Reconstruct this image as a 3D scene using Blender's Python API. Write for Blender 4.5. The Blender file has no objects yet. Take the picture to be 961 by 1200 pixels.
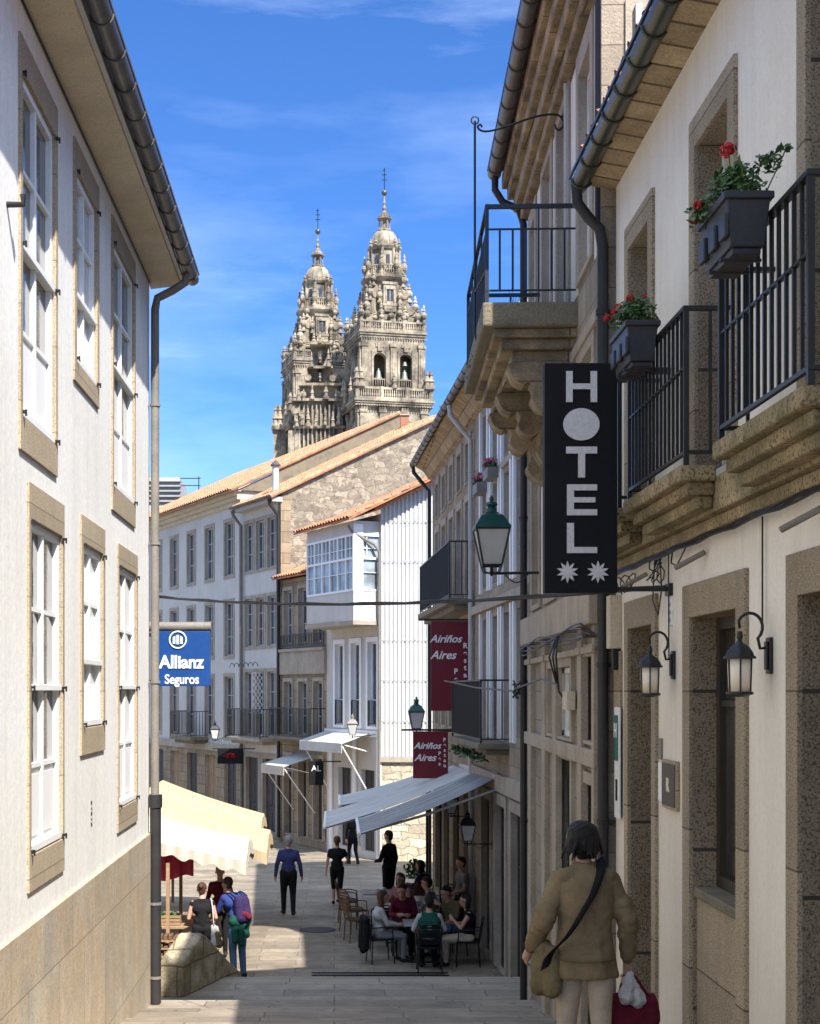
import bpy, bmesh, math, random
import numpy as np
from mathutils import Vector, Matrix
R = math.radians
rng = random.Random(7)
scene = bpy.context.scene
COL = scene.collection
# ------------------------------------------------------------ camera constants (photo is 961x1200)
F, VX, VY = 1700.0, 392.0, 810.0
def at(px, py, Y): return Vector(((px-VX)*Y/F, Y, (VY-py)*Y/F))
SX, SY, SZ = 0.39, -0.78, 1.0

# ------------------------------------------------------------ materials
def nodes_of(name):
    m = bpy.data.materials.new(name); m.use_nodes = True
    nt = m.node_tree
    return m, nt, nt.nodes['Principled BSDF']
def mixc(nt, fac, a, b, mode='MIX'):
    n = nt.nodes.new('ShaderNodeMix'); n.data_type = 'RGBA'; n.blend_type = mode
    for sock, v in ((n.inputs[0], fac), (n.inputs[6], a), (n.inputs[7], b)):
        if hasattr(v, 'is_output') or isinstance(v, bpy.types.NodeSocket): nt.links.new(v, sock)
        elif isinstance(v, (int, float)): sock.default_value = v
        else: sock.default_value = (v[0], v[1], v[2], 1)
    return n.outputs[2]
def mathn(nt, op, a, b=None, c=None, clamp=False):
    n = nt.nodes.new('ShaderNodeMath'); n.operation = op; n.use_clamp = clamp
    for i, v in enumerate((a, b, c)):
        if v is None: continue
        if isinstance(v, bpy.types.NodeSocket): nt.links.new(v, n.inputs[i])
        else: n.inputs[i].default_value = v
    return n.outputs[0]
def noise(nt, vec, scale, detail=4, rough=.6):
    n = nt.nodes.new('ShaderNodeTexNoise'); n.inputs['Scale'].default_value = scale
    n.inputs['Detail'].default_value = detail; n.inputs['Roughness'].default_value = rough
    nt.links.new(vec, n.inputs['Vector']); return n.outputs[0]
def mapping(nt, vec, sc):
    n = nt.nodes.new('ShaderNodeMapping'); n.inputs['Scale'].default_value = sc
    nt.links.new(vec, n.inputs['Vector']); return n.outputs[0]
def ramp(nt, v, lo, hi):
    n = nt.nodes.new('ShaderNodeMapRange'); n.inputs[1].default_value = lo; n.inputs[2].default_value = hi
    nt.links.new(v, n.inputs[0]); return n.outputs[0]
def mat(name, base, rough=.85, var=.25, vs=1.5, tint=None, tamt=.5, ts=.6, fine=.15, fs=45, bump=.25, bs=60, metal=0,
        streak=0, stc=None, brick=None, speck=None, cells=None, spec=.4, warp=0):
    m, nt, bs_ = nodes_of(name)
    geo = nt.nodes.new('ShaderNodeNewGeometry'); pos = geo.outputs['Position']
    uvn = nt.nodes.new('ShaderNodeUVMap'); uv = uvn.outputs[0]
    if warp:
        nz = nt.nodes.new('ShaderNodeTexNoise'); nz.inputs['Scale'].default_value = 2.2; nz.inputs['Detail'].default_value = 3; nt.links.new(pos, nz.inputs['Vector'])
        vm = nt.nodes.new('ShaderNodeVectorMath'); vm.operation = 'SUBTRACT'; nt.links.new(nz.outputs['Color'], vm.inputs[0]); vm.inputs[1].default_value = (.5, .5, .5)
        vs_ = nt.nodes.new('ShaderNodeVectorMath'); vs_.operation = 'SCALE'; nt.links.new(vm.outputs[0], vs_.inputs[0]); vs_.inputs['Scale'].default_value = warp
        va = nt.nodes.new('ShaderNodeVectorMath'); nt.links.new(uv, va.inputs[0]); nt.links.new(vs_.outputs[0], va.inputs[1]); uv = va.outputs[0]
    col = mixc(nt, 0.0, base, base)
    if tint: col = mixc(nt, mathn(nt, 'MULTIPLY', ramp(nt, noise(nt, pos, ts, 5), .4, .65), tamt, clamp=True), col, tint)
    if var:
        v = ramp(nt, noise(nt, pos, vs, 6, .65), .25, .75)
        col = mixc(nt, 1.0, col, mixc(nt, v, (1-var,)*3, (1+var*.4,)*3), 'MULTIPLY')
    if speck:
        for (c, s, lo, hi) in speck:
            col = mixc(nt, ramp(nt, noise(nt, pos, s, 2, .5), lo, hi), col, c)
    h = None
    if cells:   # rubble masonry
        vo = nt.nodes.new('ShaderNodeTexVoronoi'); vo.inputs['Scale'].default_value = cells[0]
        nt.links.new(mapping(nt, uv, (1, 1.5, 1)), vo.inputs['Vector'])
        vd = nt.nodes.new('ShaderNodeTexVoronoi'); vd.feature = 'DISTANCE_TO_EDGE'; vd.inputs['Scale'].default_value = cells[0]
        nt.links.new(mapping(nt, uv, (1, 1.5, 1)), vd.inputs['Vector'])
        sep = nt.nodes.new('ShaderNodeSeparateColor'); nt.links.new(vo.outputs['Color'], sep.inputs[0])
        col = mixc(nt, 1.0, col, mixc(nt, sep.outputs[0], (.62,)*3, (1.25,)*3), 'MULTIPLY')
        e = ramp(nt, vd.outputs['Distance'], .02, .09)
        col = mixc(nt, e, cells[1], col); h = e
    if brick:   # (width, height, mortar size, mortar colour, row contrast)
        b = nt.nodes.new('ShaderNodeTexBrick'); nt.links.new(uv, b.inputs['Vector'])
        b.inputs['Scale'].default_value = 1; b.inputs['Brick Width'].default_value = brick[0]; b.inputs['Row Height'].default_value = brick[1]
        b.inputs['Mortar Size'].default_value = brick[2]; b.inputs['Mortar Smooth'].default_value = .3
        k = brick[4]
        b.inputs['Color1'].default_value = (1-k, 1-k, 1-k, 1); b.inputs['Color2'].default_value = (1+k*.4,)*3+(1,)
        b.inputs['Mortar'].default_value = (1, 1, 1, 1)
        col = mixc(nt, 1.0, col, b.outputs['Color'], 'MULTIPLY')
        col = mixc(nt, b.outputs['Fac'], col, brick[3])
        h = mathn(nt, 'SUBTRACT', 1.0, b.outputs['Fac'])
    if streak:
        s = ramp(nt, noise(nt, mapping(nt, pos, (6, 6, .35)), 1.0, 5, .7), .45, .75)
        col = mixc(nt, mathn(nt, 'MULTIPLY', s, streak, clamp=True), col, stc or (.12, .11, .1))
    fn = noise(nt, pos, fs, 3, .6)
    if fine: col = mixc(nt, 1.0, col, mixc(nt, ramp(nt, fn, .3, .7), (1-fine,)*3, (1+fine*.5,)*3), 'MULTIPLY')
    nt.links.new(col, bs_.inputs['Base Color'])
    bs_.inputs['Roughness'].default_value = rough; bs_.inputs['Metallic'].default_value = metal
    bs_.inputs['Specular IOR Level'].default_value = spec
    if bump:
        bn = noise(nt, pos, bs, 5, .65)
        if h is not None: bn = mathn(nt, 'MULTIPLY_ADD', h, 1.2, bn)
        bp = nt.nodes.new('ShaderNodeBump'); bp.inputs['Strength'].default_value = bump; bp.inputs['Distance'].default_value = .02
        nt.links.new(bn, bp.inputs['Height']); nt.links.new(bp.outputs[0], bs_.inputs['Normal'])
    return m
def glassm(name, c, rough=.08, dirty=.3):
    m, nt, b = nodes_of(name)
    geo = nt.nodes.new('ShaderNodeNewGeometry')
    n = noise(nt, geo.outputs['Position'], 1.3, 3)
    nt.links.new(mixc(nt, ramp(nt, n, .35, .65), c, tuple(min(1, x*(1+dirty*3)+.01) for x in c)), b.inputs['Base Color'])
    b.inputs['Roughness'].default_value = rough; b.inputs['Specular IOR Level'].default_value = .6
    bp = nt.nodes.new('ShaderNodeBump'); bp.inputs['Strength'].default_value = .06; bp.inputs['Distance'].default_value = .05
    nt.links.new(noise(nt, geo.outputs['Position'], 3, 2), bp.inputs['Height']); nt.links.new(bp.outputs[0], b.inputs['Normal'])
    return m
GD = (.05, .04, .03)
m = {}
m['plaster'] = mat('sunny_plaster', (.82, .81, .78), var=.13, vs=1.4, tint=(.66, .63, .57), tamt=.5, ts=.7, fine=.10, fs=30, bump=.16, bs=14, streak=.38, stc=(.52, .48, .42))
m['plaster_hotel'] = mat('hotel_plaster', (.84, .79, .70), var=.14, vs=1.1, tint=(.60, .54, .44), tamt=.6, ts=1.1, fine=.07, bump=.2, bs=14, streak=.22, stc=(.42, .38, .32))
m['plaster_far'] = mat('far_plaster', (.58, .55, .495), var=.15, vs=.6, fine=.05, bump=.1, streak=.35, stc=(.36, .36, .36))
m['plaster_cream'] = mat('cream_plaster', (.62, .55, .42), var=.15, vs=.6, bump=.1, streak=.3, stc=(.3, .26, .2))
m['granite'] = mat('speckled_granite', (.44, .36, .25), var=.25, vs=1.6, fine=.2, fs=120, bump=.35, bs=90,
    speck=[((.17, .125, .08), 105, .50, .62), ((.52, .43, .30), 130, .56, .68)], streak=.3, stc=(.12, .09, .06), brick=(5, .83, .006, (.12, .09, .06), .2))
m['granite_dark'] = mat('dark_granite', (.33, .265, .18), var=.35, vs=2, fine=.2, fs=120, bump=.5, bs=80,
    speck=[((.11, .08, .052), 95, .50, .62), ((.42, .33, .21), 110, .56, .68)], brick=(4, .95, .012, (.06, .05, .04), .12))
m['surround'] = mat('pale_granite', (.44, .36, .25), var=.15, vs=2, fine=.25, fs=90, bump=.2, bs=90, speck=[((.26, .20, .13), 110, .52, .62)], brick=(5, .62, .005, (.2, .16, .11), .12), streak=.2, stc=(.2, .15, .1))
m['ledge'] = mat('mossy_ledge_stone', (.42, .32, .18), var=.4, vs=3, tint=(.13, .13, .05), tamt=.8, ts=2.2, fine=.25, fs=80, bump=.6, bs=40,
    speck=[((.13, .09, .05), 50, .52, .62)], streak=.3, stc=(.08, .07, .05))
m['soffit'] = mat('eave_soffit_stone', (.62, .53, .38), var=.25, vs=2, fine=.2, fs=70, bump=.4, bs=45)
m['soffit_old'] = mat('weathered_cornice_stone', (.48, .37, .22), var=.45, vs=3.5, tint=(.17, .13, .085), tamt=.9, ts=2.4, fine=.3, fs=60, bump=.6, bs=35, streak=.4, stc=(.12, .10, .07), brick=(.8, .9, .008, (.12, .09, .06), .15))
m['soffit_rough'] = mat('rough_eave_stone', (.46, .34, .20), var=.4, vs=3, fine=.3, fs=50, bump=.8, bs=25, brick=(.9, .28, .015, (.12, .08, .04), .25))
m['plinth'] = mat('veined_plinth_slabs', (.53, .43, .30), rough=.5, var=.3, vs=2.5, tint=(.50, .46, .38), tamt=1, ts=1.3, fine=.2, fs=60, bump=.2, bs=30,
    brick=(1.05, .98, .005, (.24, .19, .13), .16), streak=.28, stc=(.34, .22, .12), speck=[((.40, .30, .20), 34, .52, .70)])
m['ashlar'] = mat('grey_ashlar', (.37, .31, .235), var=.3, vs=2, fine=.25, fs=70, bump=.5, bs=50, brick=(.62, .31, .006, (.16, .135, .105), .18), streak=.35, stc=(.10, .09, .07))
m['ashlar_brown'] = mat('brown_ashlar', (.36, .28, .18), var=.3, vs=1.5, fine=.25, fs=60, bump=.4, bs=40, brick=(.8, .4, .012, (.12, .09, .06), .22), streak=.35, stc=(.12, .09, .06))
m['trimstone'] = mat('trim_stone', (.42, .36, .28), var=.3, vs=2.5, fine=.2, fs=60, bump=.4, bs=40, streak=.3, stc=(.14, .12, .09))
m['mossstone'] = mat('weathered_stone', (.30, .25, .17), var=.45, vs=4, tint=(.10, .095, .07), tamt=.8, ts=4, fine=.3, fs=60, bump=.8, bs=30)
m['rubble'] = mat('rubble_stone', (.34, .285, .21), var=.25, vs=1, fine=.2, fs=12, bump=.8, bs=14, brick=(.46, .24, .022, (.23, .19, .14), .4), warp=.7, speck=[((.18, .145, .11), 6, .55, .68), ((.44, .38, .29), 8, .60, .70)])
m['rubble_lit'] = mat('sunlit_base_rubble', (.60, .52, .38), var=.25, vs=1, fine=.2, fs=14, bump=.9, bs=14, brick=(.62, .24, .018, (.30, .25, .17), .3), warp=.5)  # lit copy of the rubble, sunlight put into a paler base colour
m['tower'] = mat('cathedral_granite', (.47, .395, .29), var=.4, vs=.25, tint=(.10, .085, .065), tamt=1.0, ts=.42, fine=.3, fs=3, bump=.9, bs=1.6, streak=.55, stc=(.10, .085, .06))
m['tile'] = mat('clay_tiles', (.62, .25, .12), var=.5, vs=3, tint=(.26, .17, .11), tamt=.8, ts=1.6, fine=.35, fs=14, bump=.3, bs=20)
m['tile_far'] = mat('aged_clay_tiles', (.56, .28, .15), var=.5, vs=2, tint=(.30, .20, .13), tamt=.6, ts=1.0, fine=.35, fs=9, bump=.3, bs=12)
m['street'] = mat('granite_paving', (.355, .295, .22), rough=.75, var=.4, vs=1.1, tint=(.23, .195, .155), tamt=.8, ts=2.3, fine=.2, fs=70, bump=.3, bs=30, brick=(1.4, .40, .011, (.14, .115, .09), .28), warp=.07, speck=[((.14, .12, .10), 9, .66, .70)], streak=.45, stc=(.2, .165, .12))
m['stepstone'] = mat('step_stone', (.34, .285, .215), rough=.8, var=.25, vs=1.2, fine=.2, fs=60, bump=.4, bs=30, brick=(1.3, .4, .01, (.12, .1, .08), .15))
m['parapet'] = mat('lichen_stone', (.60, .50, .33), var=.4, vs=4, tint=(.22, .17, .075), tamt=.8, ts=3, fine=.3, fs=50, bump=.9, bs=24, brick=(.9, .42, .012, (.16, .13, .07), .2), warp=.08, streak=.3, stc=(.2, .15, .06))
m['white'] = mat('white_paint', (.80, .80, .78), rough=.45, var=.08, vs=3, fine=.03, bump=.05)
m['whitemetal'] = mat('white_cladding', (.50, .50, .49), rough=.5, var=.15, vs=.8, fine=.03, bump=0, streak=.2, stc=(.45, .40, .33))
m['greypaint'] = mat('grey_paint', (.42, .41, .38), rough=.5, var=.15, vs=2, fine=.05, bump=.05)
m['darkwood'] = mat('dark_wood', (.045, .035, .028), rough=.55, var=.3, vs=4, fine=.2, bump=.15)
m['wood'] = mat('market_wood', (.34, .22, .12), rough=.7, var=.3, vs=5, fine=.2, bump=.2)
m['greendoor'] = mat('green_door_paint', (.015, .05, .035), rough=.4, var=.2, vs=4, bump=.05)
m['glass'] = glassm('window_glass', (.035, .04, .045))
m['glass_shop'] = glassm('shop_glass', (.03, .028, .025), .12)
m['curtain'] = glassm('curtained_glass', (.42, .43, .44), .12, .1)
m['iron'] = mat('black_iron', (.009, .009, .010), rough=.45, var=.3, vs=6, fine=.1, bump=.1, spec=.5)
m['lampglass'] = glassm('frosted_lamp_glass', (.42, .42, .40), .2, .1)
m['clearlamp'] = glassm('lamp_pane', (.62, .54, .42), .1, .15)
m['lampgreen'] = mat('green_lamp_paint', (.012, .085, .075), rough=.35, var=.3, vs=8, bump=.05)
m['zinc'] = mat('zinc_gutter', (.13, .12, .11), rough=.42, metal=.5, var=.4, vs=4, fine=.15, bump=.08, streak=.2)
m['zincgreen'] = mat('bronze_gutter', (.085, .085, .062), rough=.35, metal=.6, var=.35, vs=4, fine=.1, bump=.05)
m['pipe'] = mat('dark_pipe', (.028, .027, .028), rough=.5, var=.3, vs=4, bump=.05)
m['pipegrey'] = mat('grey_pipe', (.22, .20, .17), rough=.55, var=.3, vs=4, streak=.3, bump=.05)
m['pipewhite'] = mat('pale_pipe', (.5, .5, .48), rough=.5, var=.2, vs=4, bump=.05)
m['signblack'] = mat('sign_black', (.010, .010, .012), rough=.6, var=.2, vs=5, bump=.02, spec=.15)
m['signgrey'] = mat('sign_letter_grey', (.58, .57, .56), rough=.5, var=.05, bump=.02)
m['signblue'] = mat('sign_blue', (.008, .055, .22), rough=.35, var=.12, vs=3, bump=.02)
m['signwhite'] = mat('sign_white', (.80, .80, .80), rough=.45, var=.03, bump=0)
m['signred'] = mat('sign_burgundy', (.16, .008, .018), rough=.5, var=.15, vs=3, bump=.03)
m['signgreen'] = mat('plaque_green', (.02, .16, .13), rough=.3, var=.05, bump=0)
m['awning'] = mat('grey_awning_canvas', (.34, .34, .34), rough=.85, var=.3, vs=1.5, fine=.08, bump=.4, bs=9, brick=(60, .13, .004, (.2, .2, .2), .35))
m['awningpale'] = mat('pale_awning_canvas', (.52, .51, .49), rough=.85, var=.25, vs=1.5, fine=.08, bump=.3, bs=9)
m['cream'] = mat('cream_canvas', (.43, .335, .20), rough=.85, var=.12, vs=1.2, fine=.06, bump=.2, bs=9)
m['creamwhite'] = mat('offwhite_canvas', (.50, .455, .37), rough=.85, var=.08, vs=1.2, fine=.05, bump=.2, bs=9)
m['redcloth'] = mat('red_cloth', (.50, .04, .07), rough=.9, var=.2, vs=3, bump=.3, bs=12)
m['planter'] = mat('grey_plastic_planter', (.035, .036, .042), rough=.45, var=.2, vs=6, bump=.06)
m['leaf'] = mat('geranium_leaf', (.06, .14, .03), rough=.5, var=.5, vs=18, tint=(.11, .17, .05), ts=12, fine=.2, bump=.1)
m['leafdark'] = mat('shrub_leaf', (.05, .10, .03), rough=.5, var=.5, vs=12, fine=.2, bump=.1)
m['petal'] = mat('red_petal', (.50, .015, .02), rough=.6, var=.4, vs=30, bump=.1)
m['petalpink'] = mat('pink_petal', (.50, .10, .16), rough=.6, var=.4, vs=30, bump=.1)
m['soil'] = mat('soil', (.06, .04, .03), var=.3)
m['bell'] = mat('bell_bronze', (.20, .24, .20), rough=.5, metal=.4, var=.3, vs=2, bump=.1)
m['brickred'] = mat('red_brick', (.42, .16, .08), var=.3, vs=4, bump=.3, brick=(.25, .08, .01, (.3, .2, .15), .2))
m['skin'] = mat('skin', (.50, .29, .20), rough=.55, var=.12, vs=9, fine=.06, bump=.06)
m['hairblack'] = mat('dark_hair', (.006, .005, .005), rough=.5, var=.5, vs=30, fine=.4, fs=160, bump=.7, bs=120)
m['hairbrown'] = mat('brown_hair', (.09, .04, .02), rough=.5, var=.5, vs=30, fine=.4, fs=160, bump=.6, bs=120)
m['hairgrey'] = mat('grey_hair', (.30, .28, .27), rough=.6, var=.4, vs=30, bump=.5, bs=120)
def cloth(name, c, **k): return mat(name, c, rough=.9, var=.3, vs=5, fine=.12, fs=120, bump=.5, bs=14, spec=.2, **k)
for k, c in dict(khaki=(.22, .165, .095), beige=(.52, .43, .33), navy=(.045, .055, .16), black=(.012, .012, .014), denim=(.09, .17, .28),
    blue=(.03, .05, .20), green=(.012, .085, .06), whitec=(.50, .49, .47), grey=(.22, .22, .23), darkred=(.14, .012, .03), purple=(.035, .022, .08),
    olive=(.17, .135, .07), brown=(.16, .09, .05), pink=(.42, .20, .20), shoe=(.03, .025, .02), sock=(.3, .28, .25)).items():
    m[k] = cloth(k+'_cloth', c)
m['cup'] = mat('porcelain', (.8, .8, .78), rough=.2, var=0, fine=0, bump=0)
m['tabletop'] = mat('bistro_tabletop', (.40, .41, .43), rough=.3, var=.1, bump=.02)
m['fruit'] = mat('market_goods', (.30, .16, .08), var=.6, vs=9, tint=(.12, .16, .07), ts=6, bump=.4, bs=30)

# ------------------------------------------------------------ mesh builder
class MB:
    def __init__(s): s.v = []; s.f = []; s.mi = []; s.k = 0
    def quad(s, *p):
        b = len(s.v); s.v += [Vector(q) for q in p]; s.f.append(tuple(range(b, b+len(p)))); s.mi.append(s.k)
    def hexa(s, p):
        b = len(s.v); s.v += [Vector(q) for q in p]
        for f in ((0, 3, 2, 1), (4, 5, 6, 7), (0, 1, 5, 4), (1, 2, 6, 5), (2, 3, 7, 6), (3, 0, 4, 7)):
            s.f.append(tuple(b+i for i in f)); s.mi.append(s.k)
    def box(s, x0, x1, y0, y1, z0, z1):
        s.hexa([(x0, y0, z0), (x1, y0, z0), (x1, y1, z0), (x0, y1, z0), (x0, y0, z1), (x1, y0, z1), (x1, y1, z1), (x0, y1, z1)])
    def fb(s, fr, s0, s1, d0, d1, z0, z1):
        P = fr.P
        s.hexa([P(s0, d0, z0), P(s1, d0, z0), P(s1, d1, z0), P(s0, d1, z0), P(s0, d0, z1), P(s1, d0, z1), P(s1, d1, z1), P(s0, d1, z1)])
    def prism(s, A, off):          # closed polygon A (list of points) swept by vector off
        n = len(A); b = len(s.v); off = Vector(off)
        s.v += [Vector(a) for a in A]+[Vector(a)+off for a in A]
        s.f.append(tuple(b+i for i in range(n))[::-1]); s.mi.append(s.k)
        s.f.append(tuple(b+n+i for i in range(n))); s.mi.append(s.k)
        for i in range(n):
            j = (i+1) % n; s.f.append((b+i, b+j, b+n+j, b+n+i)); s.mi.append(s.k)
    def rings(s, rs, closed=False, cap=True):
        b = len(s.v); n = len(rs[0])
        for r in rs: s.v += [Vector(q) for q in r]
        m_ = len(rs)
        for i in range(m_ if closed else m_-1):
            i2 = (i+1) % m_
            for j in range(n):
                k = (j+1) % n
                s.f.append((b+i*n+j, b+i*n+k, b+i2*n+k, b+i2*n+j)); s.mi.append(s.k)
        if cap and not closed:
            s.f.append(tuple(b+j for j in range(n))[::-1]); s.mi.append(s.k)
            s.f.append(tuple(b+(m_-1)*n+j for j in range(n))); s.mi.append(s.k)
    def tube(s, pts, r, n=8, closed=False):
        pts = [Vector(p) for p in pts]; rs = []
        up = None
        for i, p in enumerate(pts):
            a = pts[i-1] if (i > 0 or closed) else pts[i]; c = pts[(i+1) % len(pts)] if (i < len(pts)-1 or closed) else pts[i]
            t = (c-a).normalized()
            if up is None: up = t.orthogonal().normalized()
            up = (up-t*up.dot(t)).normalized(); w = t.cross(up)
            rr = r[i] if isinstance(r, (list, tuple)) else r
            rs.append([p+(up*math.cos(2*math.pi*j/n)+w*math.sin(2*math.pi*j/n))*rr for j in range(n)])
        s.rings(rs, closed)
    def lathe(s, c, prof, n=16, sq=False):
        c = Vector(c); rs = []
        for r, z in prof:
            rs.append([c+Vector((r*math.cos(2*math.pi*(j+.5)/n), r*math.sin(2*math.pi*(j+.5)/n), z)) for j in range(n)])
        s.rings(rs)
    def ball(s, c, r, n=10, sz=1): s.lathe(c, [(max(.0005, r*math.sin(math.pi*i/n)), -r*sz*math.cos(math.pi*i/n)) for i in range(n+1)], n+2)
    def capsule(s, a, b, ra, rb, n=12):
        a = Vector(a); b = Vector(b); t = b-a; L = t.length
        t = t/L if L > 1e-6 else Vector((0, 0, 1)); up = t.orthogonal().normalized(); w = t.cross(up); rs = []
        def ring(c, r): return [c+(up*math.cos(2*math.pi*j/n)+w*math.sin(2*math.pi*j/n))*r for j in range(n)]
        for i in range(5): q = math.pi/2*(1-i/5)*.98; rs.append(ring(a-t*ra*math.sin(q), ra*math.cos(q)))
        rs.append(ring(a, ra)); rs.append(ring(b, rb))
        for i in range(1, 6): q = math.pi/2*i/5*.98; rs.append(ring(b+t*rb*math.sin(q), rb*math.cos(q)))
        s.rings(rs)
    def build(s, name, mats, parent=None, smooth=False, bevel=0, recalc=True):
        if not isinstance(mats, (list, tuple)): mats = [mats]
        off = parent_loc(parent)
        me = bpy.data.meshes.new(name)
        me.from_pydata([tuple(v-off) for v in s.v], [], s.f)
        for q in mats: me.materials.append(m[q] if isinstance(q, str) else q)
        if len(mats) > 1: me.polygons.foreach_set('material_index', s.mi)
        if recalc:
            bm = bmesh.new(); bm.from_mesh(me); bmesh.ops.recalc_face_normals(bm, faces=bm.faces[:]); bm.to_mesh(me); bm.free()
        add_uv(me, off)
        if smooth: smooth_mesh(me, smooth)
        o = bpy.data.objects.new(name, me); COL.objects.link(o)
        if parent is not None: o.parent = parent
        if bevel:
            bv = o.modifiers.new('bevel', 'BEVEL'); bv.width = bevel; bv.segments = 2; bv.limit_method = 'ANGLE'
        return o
def parent_loc(p):
    v = Vector((0, 0, 0))
    while p is not None: v += p.location; p = p.parent
    return v
def smooth_mesh(me, ang):
    me.polygons.foreach_set('use_smooth', [True]*len(me.polygons))
    if ang is not True:
        bm = bmesh.new(); bm.from_mesh(me)
        for e in bm.edges:
            if len(e.link_faces) == 2 and e.calc_face_angle(0) > R(ang): e.smooth = False
        bm.to_mesh(me); bm.free()
def add_uv(me, off=Vector((0, 0, 0))):
    nl = len(me.loops)
    if not nl: return
    me.uv_layers.new(name='UVMap')
    co = np.empty(len(me.vertices)*3); me.vertices.foreach_get('co', co); co = co.reshape(-1, 3)+np.array(off)
    vi = np.empty(nl, dtype=np.int64); me.loops.foreach_get('vertex_index', vi)
    nf = len(me.polygons); nn = np.empty(nf*3); me.polygons.foreach_get('normal', nn); nn = nn.reshape(-1, 3)
    tot = np.empty(nf, dtype=np.int64); me.polygons.foreach_get('loop_total', tot)
    ln = np.repeat(nn, tot, axis=0); p = co[vi]
    flat = np.abs(ln[:, 2]) > .75
    h = np.hypot(ln[:, 0], ln[:, 1])+1e-9
    # canonical tangent so that both faces of a wall share coordinates
    tx, ty = -ln[:, 1]/h, ln[:, 0]/h
    sg = np.where(np.abs(ty) > np.abs(tx), np.sign(ty), np.sign(tx)); tx *= sg; ty *= sg
    u = np.where(flat, p[:, 0], p[:, 0]*tx+p[:, 1]*ty); v = np.where(flat, p[:, 1], p[:, 2])
    me.uv_layers[0].data.foreach_set('uv', np.stack([u, v], 1).ravel())

class Fr:      # a facade: s runs along it, d stands out from it, z is up
    def __init__(s, x, y, dx, dy, right=True):
        L = math.hypot(dx, dy); s.o = (x, y); s.u = (dx/L, dy/L)
        s.n = (-s.u[1], s.u[0]) if right else (s.u[1], -s.u[0])
    def P(s, a, d, z): return Vector((s.o[0]+s.u[0]*a+s.n[0]*d, s.o[1]+s.u[1]*a+s.n[1]*d, z))
    def S(s, px, d=0):
        k = (px-VX)/F; ox = s.o[0]+s.n[0]*d; oy = s.o[1]+s.n[1]*d
        return (k*oy-ox)/(s.u[0]-k*s.u[1])
    def Z(s, px, py, d=0): return (VY-py)*s.P(s.S(px, d), d, 0).y/F
    def SY(s, Y): return (Y-s.o[1])/s.u[1]

def tag(o, label=None, cat=None, group=None, kind=None):
    if label: o['label'] = label
    if cat: o['category'] = cat
    if group: o['group'] = group
    if kind: o['kind'] = kind
    return o
def thing(name, label, cat, loc=(0, 0, 0), group=None):
    o = bpy.data.objects.new(name, None); o.empty_display_size = .2; COL.objects.link(o); o.location = loc
    return tag(o, label, cat, group)
def dup(root, loc, rotz=0, label=None, group=None):
    def cp(o, par):
        c = o.copy(); COL.objects.link(c); c.parent = par
        for ch in list(o.children): cp(ch, c)
        return c
    r = cp(root, None); r.location = loc; r.rotation_euler = (0, 0, rotz)
    if label: r['label'] = label
    if group: r['group'] = group
    return r

def wall_holes(mb, fr, s0, s1, z0, z1, holes, depth, d=0):
    ss = sorted(set([s0, s1]+[h[i] for h in holes for i in (0, 1) if s0 < h[i] < s1]))
    zs = sorted(set([z0, z1]+[h[i] for h in holes for i in (2, 3) if z0 < h[i] < z1]))
    for a, b in zip(ss, ss[1:]):
        for c, e in zip(zs, zs[1:]):
            sm, zm = (a+b)/2, (c+e)/2
            if any(h[0] < sm < h[1] and h[2] < zm < h[3] for h in holes): continue
            mb.quad(fr.P(a, d, c), fr.P(b, d, c), fr.P(b, d, e), fr.P(a, d, e))
def reveals(mb, fr, h, depth, d=0):
    a, b, c, e = h; P = fr.P; a += .003; b -= .003; c += .003; e -= .003
    mb.quad(P(a, d, c), P(a, d, e), P(a, d-depth, e), P(a, d-depth, c)); mb.quad(P(b, d, c), P(b, d, e), P(b, d-depth, e), P(b, d-depth, c))
    mb.quad(P(a, d, e), P(b, d, e), P(b, d-depth, e), P(a, d-depth, e)); mb.quad(P(a, d, c), P(b, d, c), P(b, d-depth, c), P(a, d-depth, c))
def block(name, label, fr, s0, s1, z0, z1, back, holes, wm, depth=.2, cat='building', gable=None, rm=None):
    t = thing(name, label, cat, fr.P(s0, 0, z0))
    w = MB(); wall_holes(w, fr, s0, s1, z0, z1, holes, depth)
    P = fr.P
    for s in (s0, s1):
        if gable: w.quad(P(s, 0, z0), P(s, -back, z0), P(s, -back, z1), P(s, -back/2, z1+gable*back/2), P(s, 0, z1))
        else: w.quad(P(s, 0, z0), P(s, -back, z0), P(s, -back, z1), P(s, 0, z1))
    w.quad(P(s0, -back, z0), P(s1, -back, z0), P(s1, -back, z1), P(s0, -back, z1))
    if not gable: w.quad(P(s0, 0, z1), P(s1, 0, z1), P(s1, -back, z1), P(s0, -back, z1))
    w.build('wall', wm, t, recalc=False)
    for h in holes:
        rv = MB(); reveals(rv, fr, h, depth); rv.build('opening_reveal', rm or wm, t, recalc=False)
    return t
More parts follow.
